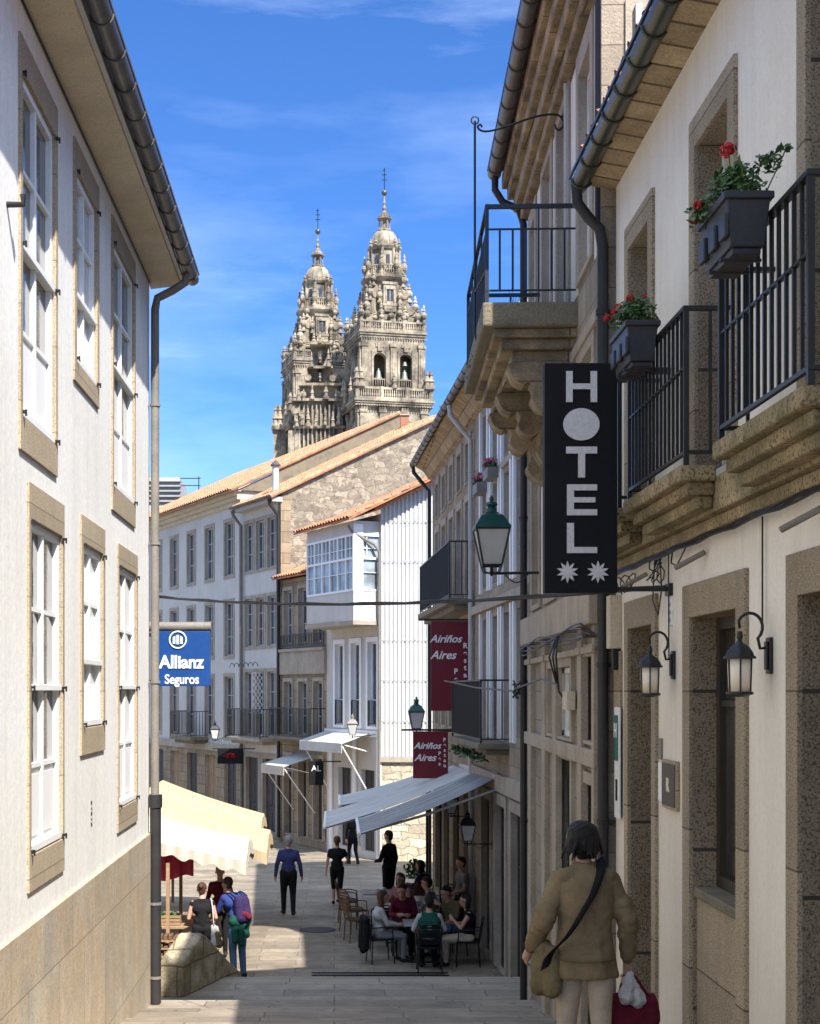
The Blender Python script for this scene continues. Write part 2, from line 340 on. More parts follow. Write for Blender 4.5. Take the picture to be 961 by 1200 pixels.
def window(t, fr, h, depth, cols=2, rows=(.5,), fw=.05, fm='white', gm='glass', panels=0, mw=.035, name='window', d=0):
    a, b, c, e = h; g = .004; a += g; b -= g; c += g; e -= g
    d1 = d-depth+.05; d0 = d-depth
    fb = MB()
    fb.fb(fr, a, b, d0, d1, e-fw, e); fb.fb(fr, a, b, d0, d1, c, c+fw)
    fb.fb(fr, a, a+fw, d0, d1, c+fw, e-fw); fb.fb(fr, b-fw, b, d0, d1, c+fw, e-fw)
    W = b-a-2*fw; H = e-c-2*fw
    xs = [a+fw+W*i/cols for i in range(1, cols)]
    for x in xs: fb.fb(fr, x-mw*.8, x+mw*.8, d0, d1-.006, c+fw, e-fw)
    zr = [c+fw+H*r for r in rows]
    for z in zr: fb.fb(fr, a+fw, b-fw, d0, d1-.012, z-mw/2, z+mw/2)
    if panels:
        ztop = c+fw+H*panels
        for i in range(cols):
            l = a+fw+W*i/cols+mw; r_ = a+fw+W*(i+1)/cols-mw
            fb.fb(fr, l, r_, d0, d0+.018, c+fw, ztop); fb.fb(fr, l+.03, r_-.03, d0+.018, d0+.030, c+fw+.05, ztop-.06)
    w = fb.build(name, fm, t, recalc=True)
    p = MB(); p.fb(fr, a+fw/2, b-fw/2, d0-.02, d0+.010, c+fw/2, e-fw/2); p.build('pane', gm, w)
    return w
def surround(t, fr, h, wd, top, bot, proud=.02, mt='surround', name='window_surround'):
    a, b, c, e = h; k = MB()
    k.fb(fr, a-wd, a, -.05, proud, c-bot, e+top); k.fb(fr, b, b+wd, -.05, proud, c-bot, e+top)
    k.fb(fr, a, b, -.05, proud, e, e+top)
    if bot > .01: k.fb(fr, a, b, -.05, proud, c-bot, c)
    return k.build(name, mt, t, bevel=.004)
def door(t, fr, h, depth, dm='darkwood', panels=3, name='door', d=0):
    a, b, c, e = h; k = MB(); g = .004
    k.fb(fr, a+g, b-g, d-depth-.05, d-depth, c+g, e-g)
    H = (e-c)/panels
    for i in range(panels):
        for (l, r_) in ((a+.07, (a+b)/2-.03), ((a+b)/2+.03, b-.07)):
            k.fb(fr, l, r_, d-depth, d-depth+.015, c+H*i+.08, c+H*(i+1)-.05)
    o = k.build(name, dm, t, bevel=.004)
    q = MB(); q.ball(fr.P((a+b)/2+.05, d-depth+.04, c+1.0), .025); q.build('handle', 'iron', o, smooth=True)
    return o
def railing(par, fr, s0, s1, d, zb, zt, step=.12, sides=True, r=.009, d0=0.0, toph=.03):
    k = MB(); w = .018
    k.fb(fr, s0-w, s1+w, d-w, d+w, zt-toph, zt); k.fb(fr, s0-w, s1+w, d-w*.6, d+w*.6, zb+.06, zb+.08)
    if sides:
        for s in (s0, s1):
            k.fb(fr, s-w, s+w, d0, d-w, zt-toph, zt); k.fb(fr, s-w*.6, s+w*.6, d0, d-w*.6, zb+.06, zb+.08)
            nn = max(1, int((d-d0)/step))
            for i in range(1, nn): dd = d0+(d-d0)*i/nn; k.fb(fr, s-r, s+r, dd-r, dd+r, zb+.08, zt-toph)
    n = max(1, int((s1-s0)/step))
    for i in range(n+1):
        s = s0+(s1-s0)*i/n; rr = r*1.7 if i in (0, n) else r
        k.fb(fr, s-rr, s+rr, d-rr, d+rr, zb if i in (0, n) else zb+.08, zt-toph)
    return k.build('railing', 'iron', par)
def balcony(t, fr, s0, s1, d, zf, rh, th=.2, mt='ledge', step=.12, steps=2, sides=True):
    k = MB()
    for i in range(steps):
        q = i/steps*d*.55; k.fb(fr, s0-.03+q*.5, s1+.03-q*.5, -.04, d+.03-q, zf-th*(i+1)/steps, zf-th*i/steps-(.002 if i else 0))
    b = k.build('balcony', mt, t, bevel=.01)
    railing(b, fr, s0, s1, d-.02, zf, zf+rh, step, sides)
    return b
def tile_roof(t, A, B, C, D, tw=.22, mt='tile', name='roof', th=.06, rows=.42):
    A, B, C, D = map(Vector, (A, B, C, D))      # A-B along the eave, D-C along the ridge
    L = (B-A).length; W = (D-A).length; n = (B-A).cross(D-A).normalized()
    if n.z < 0: n = -n
    nt_ = max(2, int(L/tw)); nr = max(1, int(W/rows)); k = MB(); b = 0
    us = [i/(nt_*6) for i in range(nt_*6+1)]; grid = []
    for j in range(nr):
        for jj, st in ((0, .025), (1, 0)):
            v = (j+jj)/nr; row = []
            for i, u in enumerate(us):
                p = (A*(1-u)+B*u)*(1-v)+(D*(1-u)+C*u)*v
                ph = (i % 6)/6*2*math.pi; h = .5-.5*math.cos(ph); wob = .012*math.sin(i*1.7+j*2.9)
                row.append(p+n*(h**.7*tw*.33+st+wob))
            grid.append(row)
    nv = len(us)
    k.v = [p for r_ in grid for p in r_]
    for j in range(len(grid)-1):
        for i in range(nv-1):
            q = j*nv+i; k.f.append((q, q+1, q+nv+1, q+nv)); k.mi.append(0)
    for a_, b_, c_, d_ in ((A, B, C, D),): k.hexa([a_-n*th, b_-n*th, c_-n*th, d_-n*th, a_, b_, c_, d_])
    return k.build(name, mt, t, recalc=False)
def half_gutter(mb, a, b, r, n=10):
    a, b = Vector(a), Vector(b); t = (b-a).normalized(); w = Vector((t.y, -t.x, 0)); rs = []
    for p in (a, b):
        o_ = [p+w*r*math.cos(math.pi+math.pi*i/n)+Vector((0, 0, 1))*r*math.sin(math.pi+math.pi*i/n) for i in range(n+1)]
        i_ = [p+w*(r-.008)*math.cos(math.pi+math.pi*i/n)+Vector((0, 0, 1))*(r-.008)*math.sin(math.pi+math.pi*i/n) for i in range(n, -1, -1)]
        rs.append(o_+i_)
    mb.rings(rs)
def gutter(t, a, b, r, mt, ringstep=.55):
    k = MB(); half_gutter(k, a, b, r)
    a, b = Vector(a), Vector(b); L = (b-a).length; tt = (b-a)/L; w = Vector((tt.y, -tt.x, 0)); i = .2
    while i < L:
        p = a+tt*i
        k.tube([p+w*(r+.006)*math.cos(math.pi+math.pi*q/10)+Vector((0, 0, 1))*(r+.006)*math.sin(math.pi+math.pi*q/10) for q in range(11)], .009, 6)
        i += ringstep
    k.fb(Fr(a.x, a.y, tt.x, tt.y), 0, L, -r-.005, -r+.012, a.z-.012, a.z+.012)
    k.fb(Fr(a.x, a.y, tt.x, tt.y), 0, L, r-.012, r+.005, a.z-.012, a.z+.012)
    return k.build('gutter', mt, t, smooth=35)
def text_mesh(s, size, extr=.004, shear=0, bold=0, space=1.0, width=None):
    cu = bpy.data.curves.new('txt', 'FONT'); cu.body = s; cu.size = size; cu.extrude = extr; cu.shear = shear
    cu.offset = bold; cu.align_x = 'CENTER'; cu.align_y = 'CENTER'; cu.space_character = space
    o = bpy.data.objects.new('txt', cu); COL.objects.link(o); bpy.context.view_layer.update()
    dg = bpy.context.evaluated_depsgraph_get(); me = bpy.data.meshes.new_from_object(o.evaluated_get(dg))
    COL.objects.unlink(o); bpy.data.objects.remove(o)
    return me
def lettering(par, s, center, size, mt, xdir=(1, 0, 0), extr=.004, shear=0, bold=0, xs=1.0, space=1.0, name='lettering', zrot=0):
    me = text_mesh(s, size, extr, shear, bold, space)
    x = Vector(xdir).normalized(); z = Vector((0, 0, 1)); n = x.cross(z)
    if zrot: x, z = (x*math.cos(zrot)+z*math.sin(zrot)), (z*math.cos(zrot)-x*math.sin(zrot))
    c = Vector(center)-parent_loc(par)
    for v in me.vertices:
        q = v.co; v.co = c+x*q.x*xs+z*q.y+n*q.z
    me.materials.clear(); me.materials.append(m[mt]); add_uv(me)
    o = bpy.data.objects.new(name, me); COL.objects.link(o); o.parent = par
    return o
# ============================================================ GROUND
def gz(Y):
    pr = [(-60, -1.6), (3, -1.75), (8.7, -2.46), (13, -3.02), (16, -3.41), (16.01, -3.57), (17.6, -4.2), (21.3, -4.2), (21.31, -4.354), (22.9, -4.97), (32, -4.97), (50, -5.6), (80, -6.2), (3000, -6.5)]
    for (a, za), (b, zb) in zip(pr, pr[1:]):
        if Y <= b: return za+(zb-za)*(Y-a)/(b-a)
    return -6.5
def sheet(name, pts, x0, x1, mt):
    k = MB()
    for (a, za), (b, zb) in zip(pts, pts[1:]):
        k.quad((x0, a, za), (x1, a, za), (x1, b, zb), (x0, b, zb))
    o = k.build(name, mt, recalc=False); tag(o, kind='structure'); return o
sheet('street', [(-60, -1.6), (3, -1.75), (8.7, -2.46), (12.5, -2.93), (12.51, -2.99), (13.9, -3.13), (13.91, -3.19), (15.1, -3.30), (15.11, -3.355), (16, -3.41)], -40, 40, 'street')
def steps(name, y0, z0, z1, n, tread):
    k = MB(); dz = (z0-z1)/n
    for i in range(n):
        yt = y0+tread*i
        k.box(-14, 14, yt-.3 if i else yt-.02, yt+tread if i < n-1 else yt+.02, z0-dz*(i+1)-.3, z0-dz*(i+1)+(0 if i < n-1 else -.004))
    k.box(-14, 14, y0-.36, y0+.02, z0-.25, z0+.004)
    o = k.build(name, 'stepstone', bevel=.012); tag(o, kind='structure')
steps('steps', 16.0, -3.41, -4.2, 5, .35)
sheet('landing', [(17.38, -4.2), (21.3, -4.2)], -14, 14, 'street')
steps('steps', 21.3, -4.2, -4.97, 5, .35)
sheet('ground', [(22.6, -4.97), (32, -4.97), (50, -5.6), (80, -6.2), (400, -6.5), (3000, -6.5)], -900, 900, 'street')
# drain and manhole in the lower pavement
t = thing('drain_grate', 'long slotted iron drain across the shaded pavement near the cafe tables', 'drain', (0, 25.45, -4.97))
k = MB()
for i in range(46): k.box(-.35+i*.05, -.325+i*.05, 25.35, 25.55, -4.966, -4.955)
k.box(-.40, 2.0, 25.30, 25.35, -4.966, -4.954); k.box(-.40, 2.0, 25.55, 25.60, -4.966, -4.954)
k.build('grate', 'iron', t)
k = MB(); k.lathe((-.35, 30.2, -4.968), [(.38, 0), (.38, .008), (.34, .012), (.01, .012)], 28)
tag(k.build('manhole_cover', 'iron'), 'round dark manhole cover in the paving beside the walking man', 'manhole cover')

# ============================================================ LEFT WHITE BUILDING
FL = Fr(-2.02, 0, .0, 1, right=False)
def hp(fr, pxa, pxb, ya, yb_at_a):      # hole from picture columns and rows measured at column pxa
    sa, sb = sorted((fr.S(pxa), fr.S(pxb))); Y = fr.P(fr.S(pxa), 0, 0).y
    z0, z1 = (VY-yb_at_a)*Y/F, (VY-ya)*Y/F
    return (sa, sb, z0, z1)
eaveL = 4.46; sE = FL.S(175)
LW = [(hp(FL, 34, 71, 608, 1003), 3, .07, .24, .22, 'low'), (hp(FL, 96, 119, 636, 853), 2, .10, .22, .20, 'low'), (hp(FL, 138, 158.5, 662, 948), 3, .07, .20, .20, 'low'),
      (hp(FL, 24, 63, 82, 488), 3, .07, .22, .20, 'up'), (hp(FL, 88, 112, 198, 424), 2, .10, .22, .14, 'up'), (hp(FL, 131.5, 156, 282, 570), 3, .07, .22, .20, 'up')]
# two more bays towards and behind the camera keep the facade whole from the side
LW += [((3.6, 4.5, -1.0, 1.1), 3, .07, .2, .2, 'low'), ((3.6, 4.5, 1.55, 3.6), 3, .07, .2, .2, 'up'), ((1.0, 1.9, -.9, 1.1), 3, .07, .2, .2, 'low'), ((1.0, 1.9, 1.55, 3.6), 3, .07, .2, .2, 'up')]
tL = block('white_house', 'tall white plastered house with stone framed windows and a tan slab plinth, left edge', FL, -3, sE, -7, eaveL, 9, [w[0] for w in LW], 'plaster', .09, 'house', rm='surround')
for h, nr, sw, top, bot, fl in LW:
    if nr == 3: rows, pn = (.25, .5, .75), .25
    else: rows, pn = (.36, .70), 0
    w = window(tL, FL, h, .06, 2, rows, .05, 'white', 'curtain' if nr == 2 else 'glass', pn, .03)
    zt = min(h[3]+top, eaveL-.03)-h[3]
    surround(tL, FL, h, sw, zt, bot+.02, .018)
    for s_, q in ((h[0], -1), (h[1], 1)):
        for z_ in (h[3]-.02, h[2]+.03) + ((h[2]+(h[3]-h[2])*.5,) if nr == 3 else ()):
            hk = MB(); hk.fb(FL, s_-.022, s_+.022, .015, .034, z_-.008, z_+.008); hk.fb(FL, s_+q*.014-.008, s_+q*.014+.008, .0342, .045, z_-.028, z_+.012); hk.build('shutter_hinge', 'iron', w)
    # projecting transom rail between the sash and the lower lights
    tr = MB(); zz = h[2]+(h[3]-h[2])*(.5 if nr == 3 else .36)
    tr.fb(FL, h[0]+.02, h[1]-.02, -.05, .012, zz-.022, zz+.022); tr.build('transom', 'white', w, bevel=.004)
    tr = MB(); tr.fb(FL, h[0]+.02, h[1]-.02, -.05, .01, h[2]+.01, h[2]+.06); tr.build('bottom_rail', 'white', w, bevel=.004)
k = MB(); k.fb(FL, -3, sE+.012, -.02, .03, -7, -1.54); k.fb(FL, sE, sE+.03, -9, -.02, -7, -1.54); k.build('plinth', 'plinth', tL, bevel=.004)
k = MB(); P = FL.P
k.prism([P(-3, -.02, eaveL), P(-3, .32, eaveL+.04), P(-3, .32, eaveL+.24), P(-3, -.02, eaveL+.30)], P(sE+.28, 0, 0)-P(-3, 0, 0)); k.build('eave', 'soffit', tL, bevel=.008)
k = MB(); k.fb(FL, -3, sE+.285, .322, .36, eaveL+.06, eaveL+.26); k.build('fascia', 'greypaint', tL)
k = MB(); k.tube([P(-3, .01, eaveL-.012), P(sE, .01, eaveL-.012)], .008, 5); k.build('cable', 'iron', tL)
gutter(tL, P(-3, .44, eaveL+.17), P(sE+.30, .44, eaveL+.12), .075, 'zinc')
tile_roof(tL, P(-3, .38, eaveL+.28), P(sE+.32, .38, eaveL+.28), P(sE+.32, -5, eaveL+2.4), P(-3, -5, eaveL+2.4))
k = MB(); k.prism([P(-3, .28, eaveL+.24), P(-3, -5, eaveL+2.3), P(-3, -9, eaveL+.2)], P(sE+.1, 0, 0)-P(-3, 0, 0)); k.build('roof_structure', 'plaster', tL)
# lamp stub high up near the camera
k = MB(); k.tube([P(FL.S(8), 0, 3.0), P(FL.S(8), .10, 3.0), P(FL.S(8), .10, 3.06)], .02, 8); k.build('wall_fixture', 'iron', tL)
# downpipe of the left house
t = thing('downpipe', 'grey downpipe with a black lower length on the corner of the left white house', 'downpipe', P(sE-.06, .12, gz(16)))
k = MB(); s_ = sE-.10
k.tube([P(s_-.02, .42, eaveL+.08), P(s_, .40, eaveL-.03), P(s_, .26, eaveL-.12), P(s_, .10, eaveL-.20), P(s_, .075, eaveL-.32), P(s_, .075, -1.2)], .045, 12)
k.build('upper_pipe', 'pipegrey', t, smooth=40)
k = MB(); k.tube([P(s_, .08, -1.22), P(s_, .08, gz(15.9)+.02)], .062, 14); k.tube([P(s_, .08, -1.26), P(s_, .08, -1.12)], .075, 14); k.build('lower_pipe', 'pipe', t, smooth=40)
for z_ in (3.1, 1.6, .1, -2.3, -3.1):
    k = MB(); k.tube([P(s_, .078, z_-.015), P(s_, .078, z_+.015)], .056 if z_ > -1.2 else .07, 12); k.fb(FL, s_-.012, s_+.012, 0, .05, z_-.01, z_+.01); k.build('pipe_clamp', 'pipegrey', t)

# small painted mark on the wall between the windows
k = MB()
for i in range(5):
    z_ = -1.12+.045*i; s_ = FL.S(107)
    k.fb(FL, s_-.02+.015*(i % 2), s_+.03, .001, .004, z_, z_+.028-.008*(i % 2)); 
k.build('wall_mark', 'iron', tL)

# blue insurance sign on the far side
Ys = 16.6
a0, a1 = at(181, 740, Ys), at(246.5, 804, Ys)
t = thing('hanging_sign', 'blue insurance office sign with white lettering on the corner of the left house', 'sign', ((a0.x+a1.x)/2, Ys, a0.z))
k = MB(); k.box(a0.x-.0, a1.x, Ys-.05, Ys+.05, a1.z, a0.z-.0); k.build('panel', 'signblue', t, bevel=.006)
k = MB(); k.tube([(a0.x-.12, Ys, a0.z+.055), (a1.x+.01, Ys, a0.z+.055)], .055, 12); k.build('roller_box', 'pipegrey', t, smooth=40)
k = MB(); k.box(a0.x-.4, a0.x, Ys-.02, Ys+.02, a0.z-.06, a0.z-.02); k.box(a0.x-.4, a0.x, Ys-.02, Ys+.02, a1.z+.03, a1.z+.07); k.build('bracket', 'iron', t)
cx = (a0.x+a1.x)/2
lettering(t, 'Allianz', (cx-.005, Ys-.056, at(0, 776.5, Ys).z), .205, 'signwhite', bold=.006, xs=.92)
lettering(t, 'Seguros', (cx, Ys-.056, at(0, 796.5, Ys).z), .15, 'signwhite', bold=.003, xs=.82)
c_ = at(209, 750, Ys); k = MB()
k.tube([(c_.x+.095*math.cos(q*math.pi/12), Ys-.056, c_.z+.095*math.sin(q*math.pi/12)) for q in range(24)], .009, 6, closed=True)
for dx, h0, h1 in ((-.042, -.045, .03), (0, -.05, .055), (.042, -.045, .03)):
    k.box(c_.x+dx-.014, c_.x+dx+.014, Ys-.062, Ys-.05, c_.z+h0, c_.z+h1)
k.prism([(c_.x-.056, Ys-.062, c_.z+.03), (c_.x-.028, Ys-.062, c_.z+.045), (c_.x-.028, Ys-.062, c_.z+.03)], (0, .012, 0))
k.prism([(c_.x+.056, Ys-.062, c_.z+.03), (c_.x+.028, Ys-.062, c_.z+.045), (c_.x+.028, Ys-.062, c_.z+.03)], (0, .012, 0))
k.build('emblem', 'signwhite', t)

# ============================================================ HOTEL (right, white)
FH = Fr(2.15, 0, 0, 1); P = FH.P; hE = 11.08; eH = 3.86
def hh(pa, pb, z0, z1): a, b = sorted((FH.S(pa), FH.S(pb))); return (a, b, z0, z1)
g1 = hh(739, 767, -5, .45); g2 = hh(812, 867, -5, .44); g2w = (g2[0], g2[1], -1.17, .44); g3 = (5.6, FH.S(940), -5, .44)
u1 = (9.86, 10.52, 1.25, 3.2); u2 = (7.86, 8.58, 1.25, 3.22); u3 = (5.75, 6.55, 1.25, 3.22)
g4 = (2.6, 3.5, -4, .44); u4 = (2.7, 3.5, 1.25, 3.22)
gh = [g1, g2, g3, g4]; uh = [u1, u2, u3, u4]
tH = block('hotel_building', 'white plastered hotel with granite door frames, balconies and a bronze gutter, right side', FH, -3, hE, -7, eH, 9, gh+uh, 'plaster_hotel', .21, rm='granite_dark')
for h in (g1, g2, g3, g4):
    sw = FH.S(735)-FH.S(739) if h is g1 else .17
    top = .2
    k = MB(); a, b, c, e = h
    for q0, q1 in ((a-sw, a), (b, b+sw)): k.fb(FH, q0, q1, -.04, .025, -7, e+top)
    k.fb(FH, a, b, -.04, .025, e, e+top); k.build('door_surround', 'granite', tH, bevel=.005)
# the lower window is a tall opening with a granite apron
a, b, c, e = g2w
k = MB(); k.fb(FH, a+.003, b-.003, -.20, -.02, -7, c-.06); k.build('apron', 'granite', tH, bevel=.005)
k = MB(); k.fb(FH, a+.004, b-.004, -.20, -.0, c-.06, c); k.build('window_sill', 'mossstone', tH, bevel=.01)
window(tH, FH, g2w, .19, 2, (.7,), .07, 'darkwood', 'glass_shop')
for h in (g1, g3, g4): door(tH, FH, (h[0], h[1], -4, h[3]), .19)
for h in uh:
    k = MB(); a, b, c, e = h; sw = .13
    k.fb(FH, a-sw, a, -.04, .025, c-.05, e+.18); k.fb(FH, b, b+sw, -.04, .025, c-.05, e+.18); k.fb(FH, a, b, -.04, .025, e, e+.18)
    k.build('window_surround', 'granite', tH, bevel=.005)
    window(tH, FH, h, .19, 2, (.25, .62), .05, 'white', 'glass')
# stone belt with balcony slabs
k = MB(); k.fb(FH, -3, hE, .0, .10, .97, 1.16); k.fb(FH, -3, hE, .0, .05, .90, .97); k.build('stone_belt', 'ledge', tH, bevel=.01)
for (s0, s1) in ((9.62, 10.95), (7.80, 9.29), (5.76, 7.09), (2.5, 3.8)):
    kb = MB(); kb.fb(FH, s0-.02, s1+.02, .10, .30, 1.13, 1.215); kb.fb(FH, s0+.02, s1-.02, .10, .245, 1.06, 1.13); kb.fb(FH, s0+.05, s1-.05, .10, .19, .99, 1.06)
    for q in range(9):   # hollow curve below
        pass
    b_ = kb.build('balcony', 'ledge', tH, bevel=.012)
    railing(b_, FH, s0, s1, .26, 1.215, 2.07, .098, True, .008, toph=.022)
    k = MB(); k.fb(FH, s0, s1, .245, .268, 1.74, 1.752); k.build('middle_rail', 'iron', b_)
# eave, gutter
k = MB(); k.prism([P(-3, -.02, eH-.02), P(-3, .20, eH+.02), P(-3, .22, eH+.10), P(-3, -.02, eH+.16)], P(hE+.06, 0, 0)-P(-3, 0, 0)); k.build('eave', 'soffit_rough', tH, bevel=.008)
gutter(tH, P(-3, .265, eH+.10), P(hE+.12, .265, eH+.05), .072, 'zincgreen', .42)
tile_roof(tH, P(-3, .25, eH+.18), P(hE+.02, .25, eH+.18), P(hE+.02, -5, eH+2.1), P(-3, -5, eH+2.1))
k = MB(); k.prism([P(-3, .18, eH+.12), P(-3, -5, eH+2.0), P(-3, -9, eH)], P(hE, 0, 0)-P(-3, 0, 0)); k.build('roof_structure', 'plaster_hotel', tH)
# granite end strip under the R sign
k = MB(); k.fb(FH, 10.82, hE-.002, .0, .02, -.24, .30); k.build('stone_quoin', 'granite', tH)
t = thing('downpipe', 'thick black downpipe where the hotel meets the grey stone house', 'downpipe', P(hE+.02, .06, gz(11)))
k = MB(); yy = hE+.03
k.tube([P(yy-.02, .30, eH+.02), P(yy, .29, eH-.12), P(yy+.0, .20, eH-.24), P(yy, .12, eH-.32), P(yy, .095, eH-.46), P(yy, .095, -1.75)], .042, 12); k.build('pipe', 'pipe', t, smooth=40)
k = MB(); k.tube([P(yy, .09, -1.75), P(yy, .09, gz(11)+.02)], .03, 10); k.build('lower_pipe', 'iron', t, smooth=40)
k = MB(); k.tube([P(yy+.12, .09, eH-.3), P(yy+.12, .09, 7.6)], .045, 12); k.build('rising_pipe', 'pipe', t, smooth=40)
for z_ in (2.9, 1.5, .2, -1.0):
    k = MB(); k.tube([P(yy, .095, z_-.02), P(yy, .095, z_+.02)], .052, 12); k.fb(FH, yy-.03, yy+.03, 0, .05, z_-.012, z_+.012); k.build('pipe_clamp', 'iron', t)
# cable bundle along the belt, with loops and drops
t = thing('facade_cables', 'bundle of black cables running under the hotel stone belt with loops and a drop wire', 'cables', P(6, .06, .88))
k = MB()
for j in range(3):
    k.tube([P(3+.25*i, .055+.012*j, .885-.016*j+.008*math.sin(i*1.9+j)) for i in range(33)], .007, 5)
k.build('cable_bundle', 'iron', t)
def loop(pts, r=.005): k = MB(); k.tube(pts, r, 5); k.build('cable_loop', 'iron', t)
loop([P(9.35+.012*i, .04+.03*math.sin(i), .80-.07*math.sin(i*.5)+.03*math.cos(i*1.1)) for i in range(30)])
loop([P(8.75, .03, .87), P(8.9, .05, .77), P(9.05, .05, .80), P(9.1, .03, .87)])
loop([P(9.6, .03, .87), P(9.62, .04, .6), P(9.5, .03, .5), P(9.4, .03, .66), P(9.45, .03, .87)])
loop([P(10.2+.02*i, .04+.03*math.sin(i*.8), .78-.06*math.sin(i*.7)) for i in range(30)])
loop([P(7.22, .02, .87), P(7.22, .02, .33)])
loop([P(9.25, .02, .87), P(9.24, .02, .2)])
for s_ in (8.35, 9.9, 6.35):
    k = MB(); a, b = P(s_, .02, .80), P(s_+.12, .16, .72); k.tube([a, b], .016, 8); k.build('cable_bracket', 'pipegrey', t)
# ---- hotel sign
Ysn = 9.26; a0, a1 = at(637, 427, Ysn), at(722, 695, Ysn)
t = thing('hotel_sign', 'tall black projecting sign reading HOTEL in grey letters over two stars', 'sign', ((a0.x+a1.x)/2, Ysn, a1.z))
k = MB(); k.box(a0.x, a1.x, Ysn-.045, Ysn+.045, a1.z, a0.z); k.build('panel', 'signblack', t, bevel=.006)
cx = at(680, 0, Ysn).x
def frm(px): return (px-VX)*Ysn/F
def fz(py): return (VY-py)*Ysn/F
def letter_boxes(name, rects):
    k = MB()
    for x0, x1, y0, y1 in rects: k.box(frm(x0), frm(x1), Ysn-.056, Ysn-.043, fz(y1), fz(y0))
    k.build(name, 'signgrey', t)
letter_boxes('letter', [(662, 669.5, 437, 473), (690.5, 698, 437, 473), (669.6, 690.4, 451.5, 458)])
k = MB(); k.prism([(frm(679.7)+.115*math.cos(q*math.pi/20), Ysn-.056, fz(499)+.102*math.sin(q*math.pi/20)) for q in range(40)], (0, .013, 0)); k.build('letter', 'signgrey', t)
letter_boxes('letter', [(662, 698, 525, 533), (676, 684, 533.1, 561)])
letter_boxes('letter', [(663, 671, 569, 605), (671.1, 698, 569, 576), (671.1, 696, 584, 590), (671.1, 698, 598, 605)])
letter_boxes('letter', [(663, 671, 614, 649), (671.1, 698, 642, 649)])
for sx_ in (663.5, 699):
    k = MB(); c_ = (frm(sx_), Ysn-.05, fz(671))
    pts = []
    for q in range(40):
        a = q*math.pi/20; r_ = .026+.042*max(0, math.cos(5*a+math.pi/2*1))**.8 if math.cos(5*a+math.pi/2) > 0 else .024
        pts.append(0)
    for q in range(10):
        a = q*math.pi/5+math.pi/10*1
        d1 = Vector((math.cos(a), 0, math.sin(a))); pr = Vector((-math.sin(a), 0, math.cos(a))); c = Vector(c_)
        k.prism([c+pr*.012-Vector((0, .008, 0)), c+d1*.045+pr*.009-Vector((0, .008, 0)), c+d1*.07-Vector((0, .008, 0)), c+d1*.045-pr*.009-Vector((0, .008, 0)), c-pr*.012-Vector((0, .008, 0))], (0, .010+q*.0003, 0))
    k.prism([(c_[0]+.028*math.cos(q*math.pi/10), Ysn-.062, c_[2]+.028*math.sin(q*math.pi/10)) for q in range(20)], (0, .018, 0))
    k.build('star', 'signgrey', t)
k = MB(); k.box(a1.x, 2.14, Ysn-.02, Ysn+.02, fz(693), fz(688)); k.box(a1.x, 2.14, Ysn-.02, Ysn+.02, fz(438), fz(434)); k.box(2.12, 2.155, Ysn-.05, Ysn+.05, fz(698), fz(684)); k.build('bracket', 'iron', t)
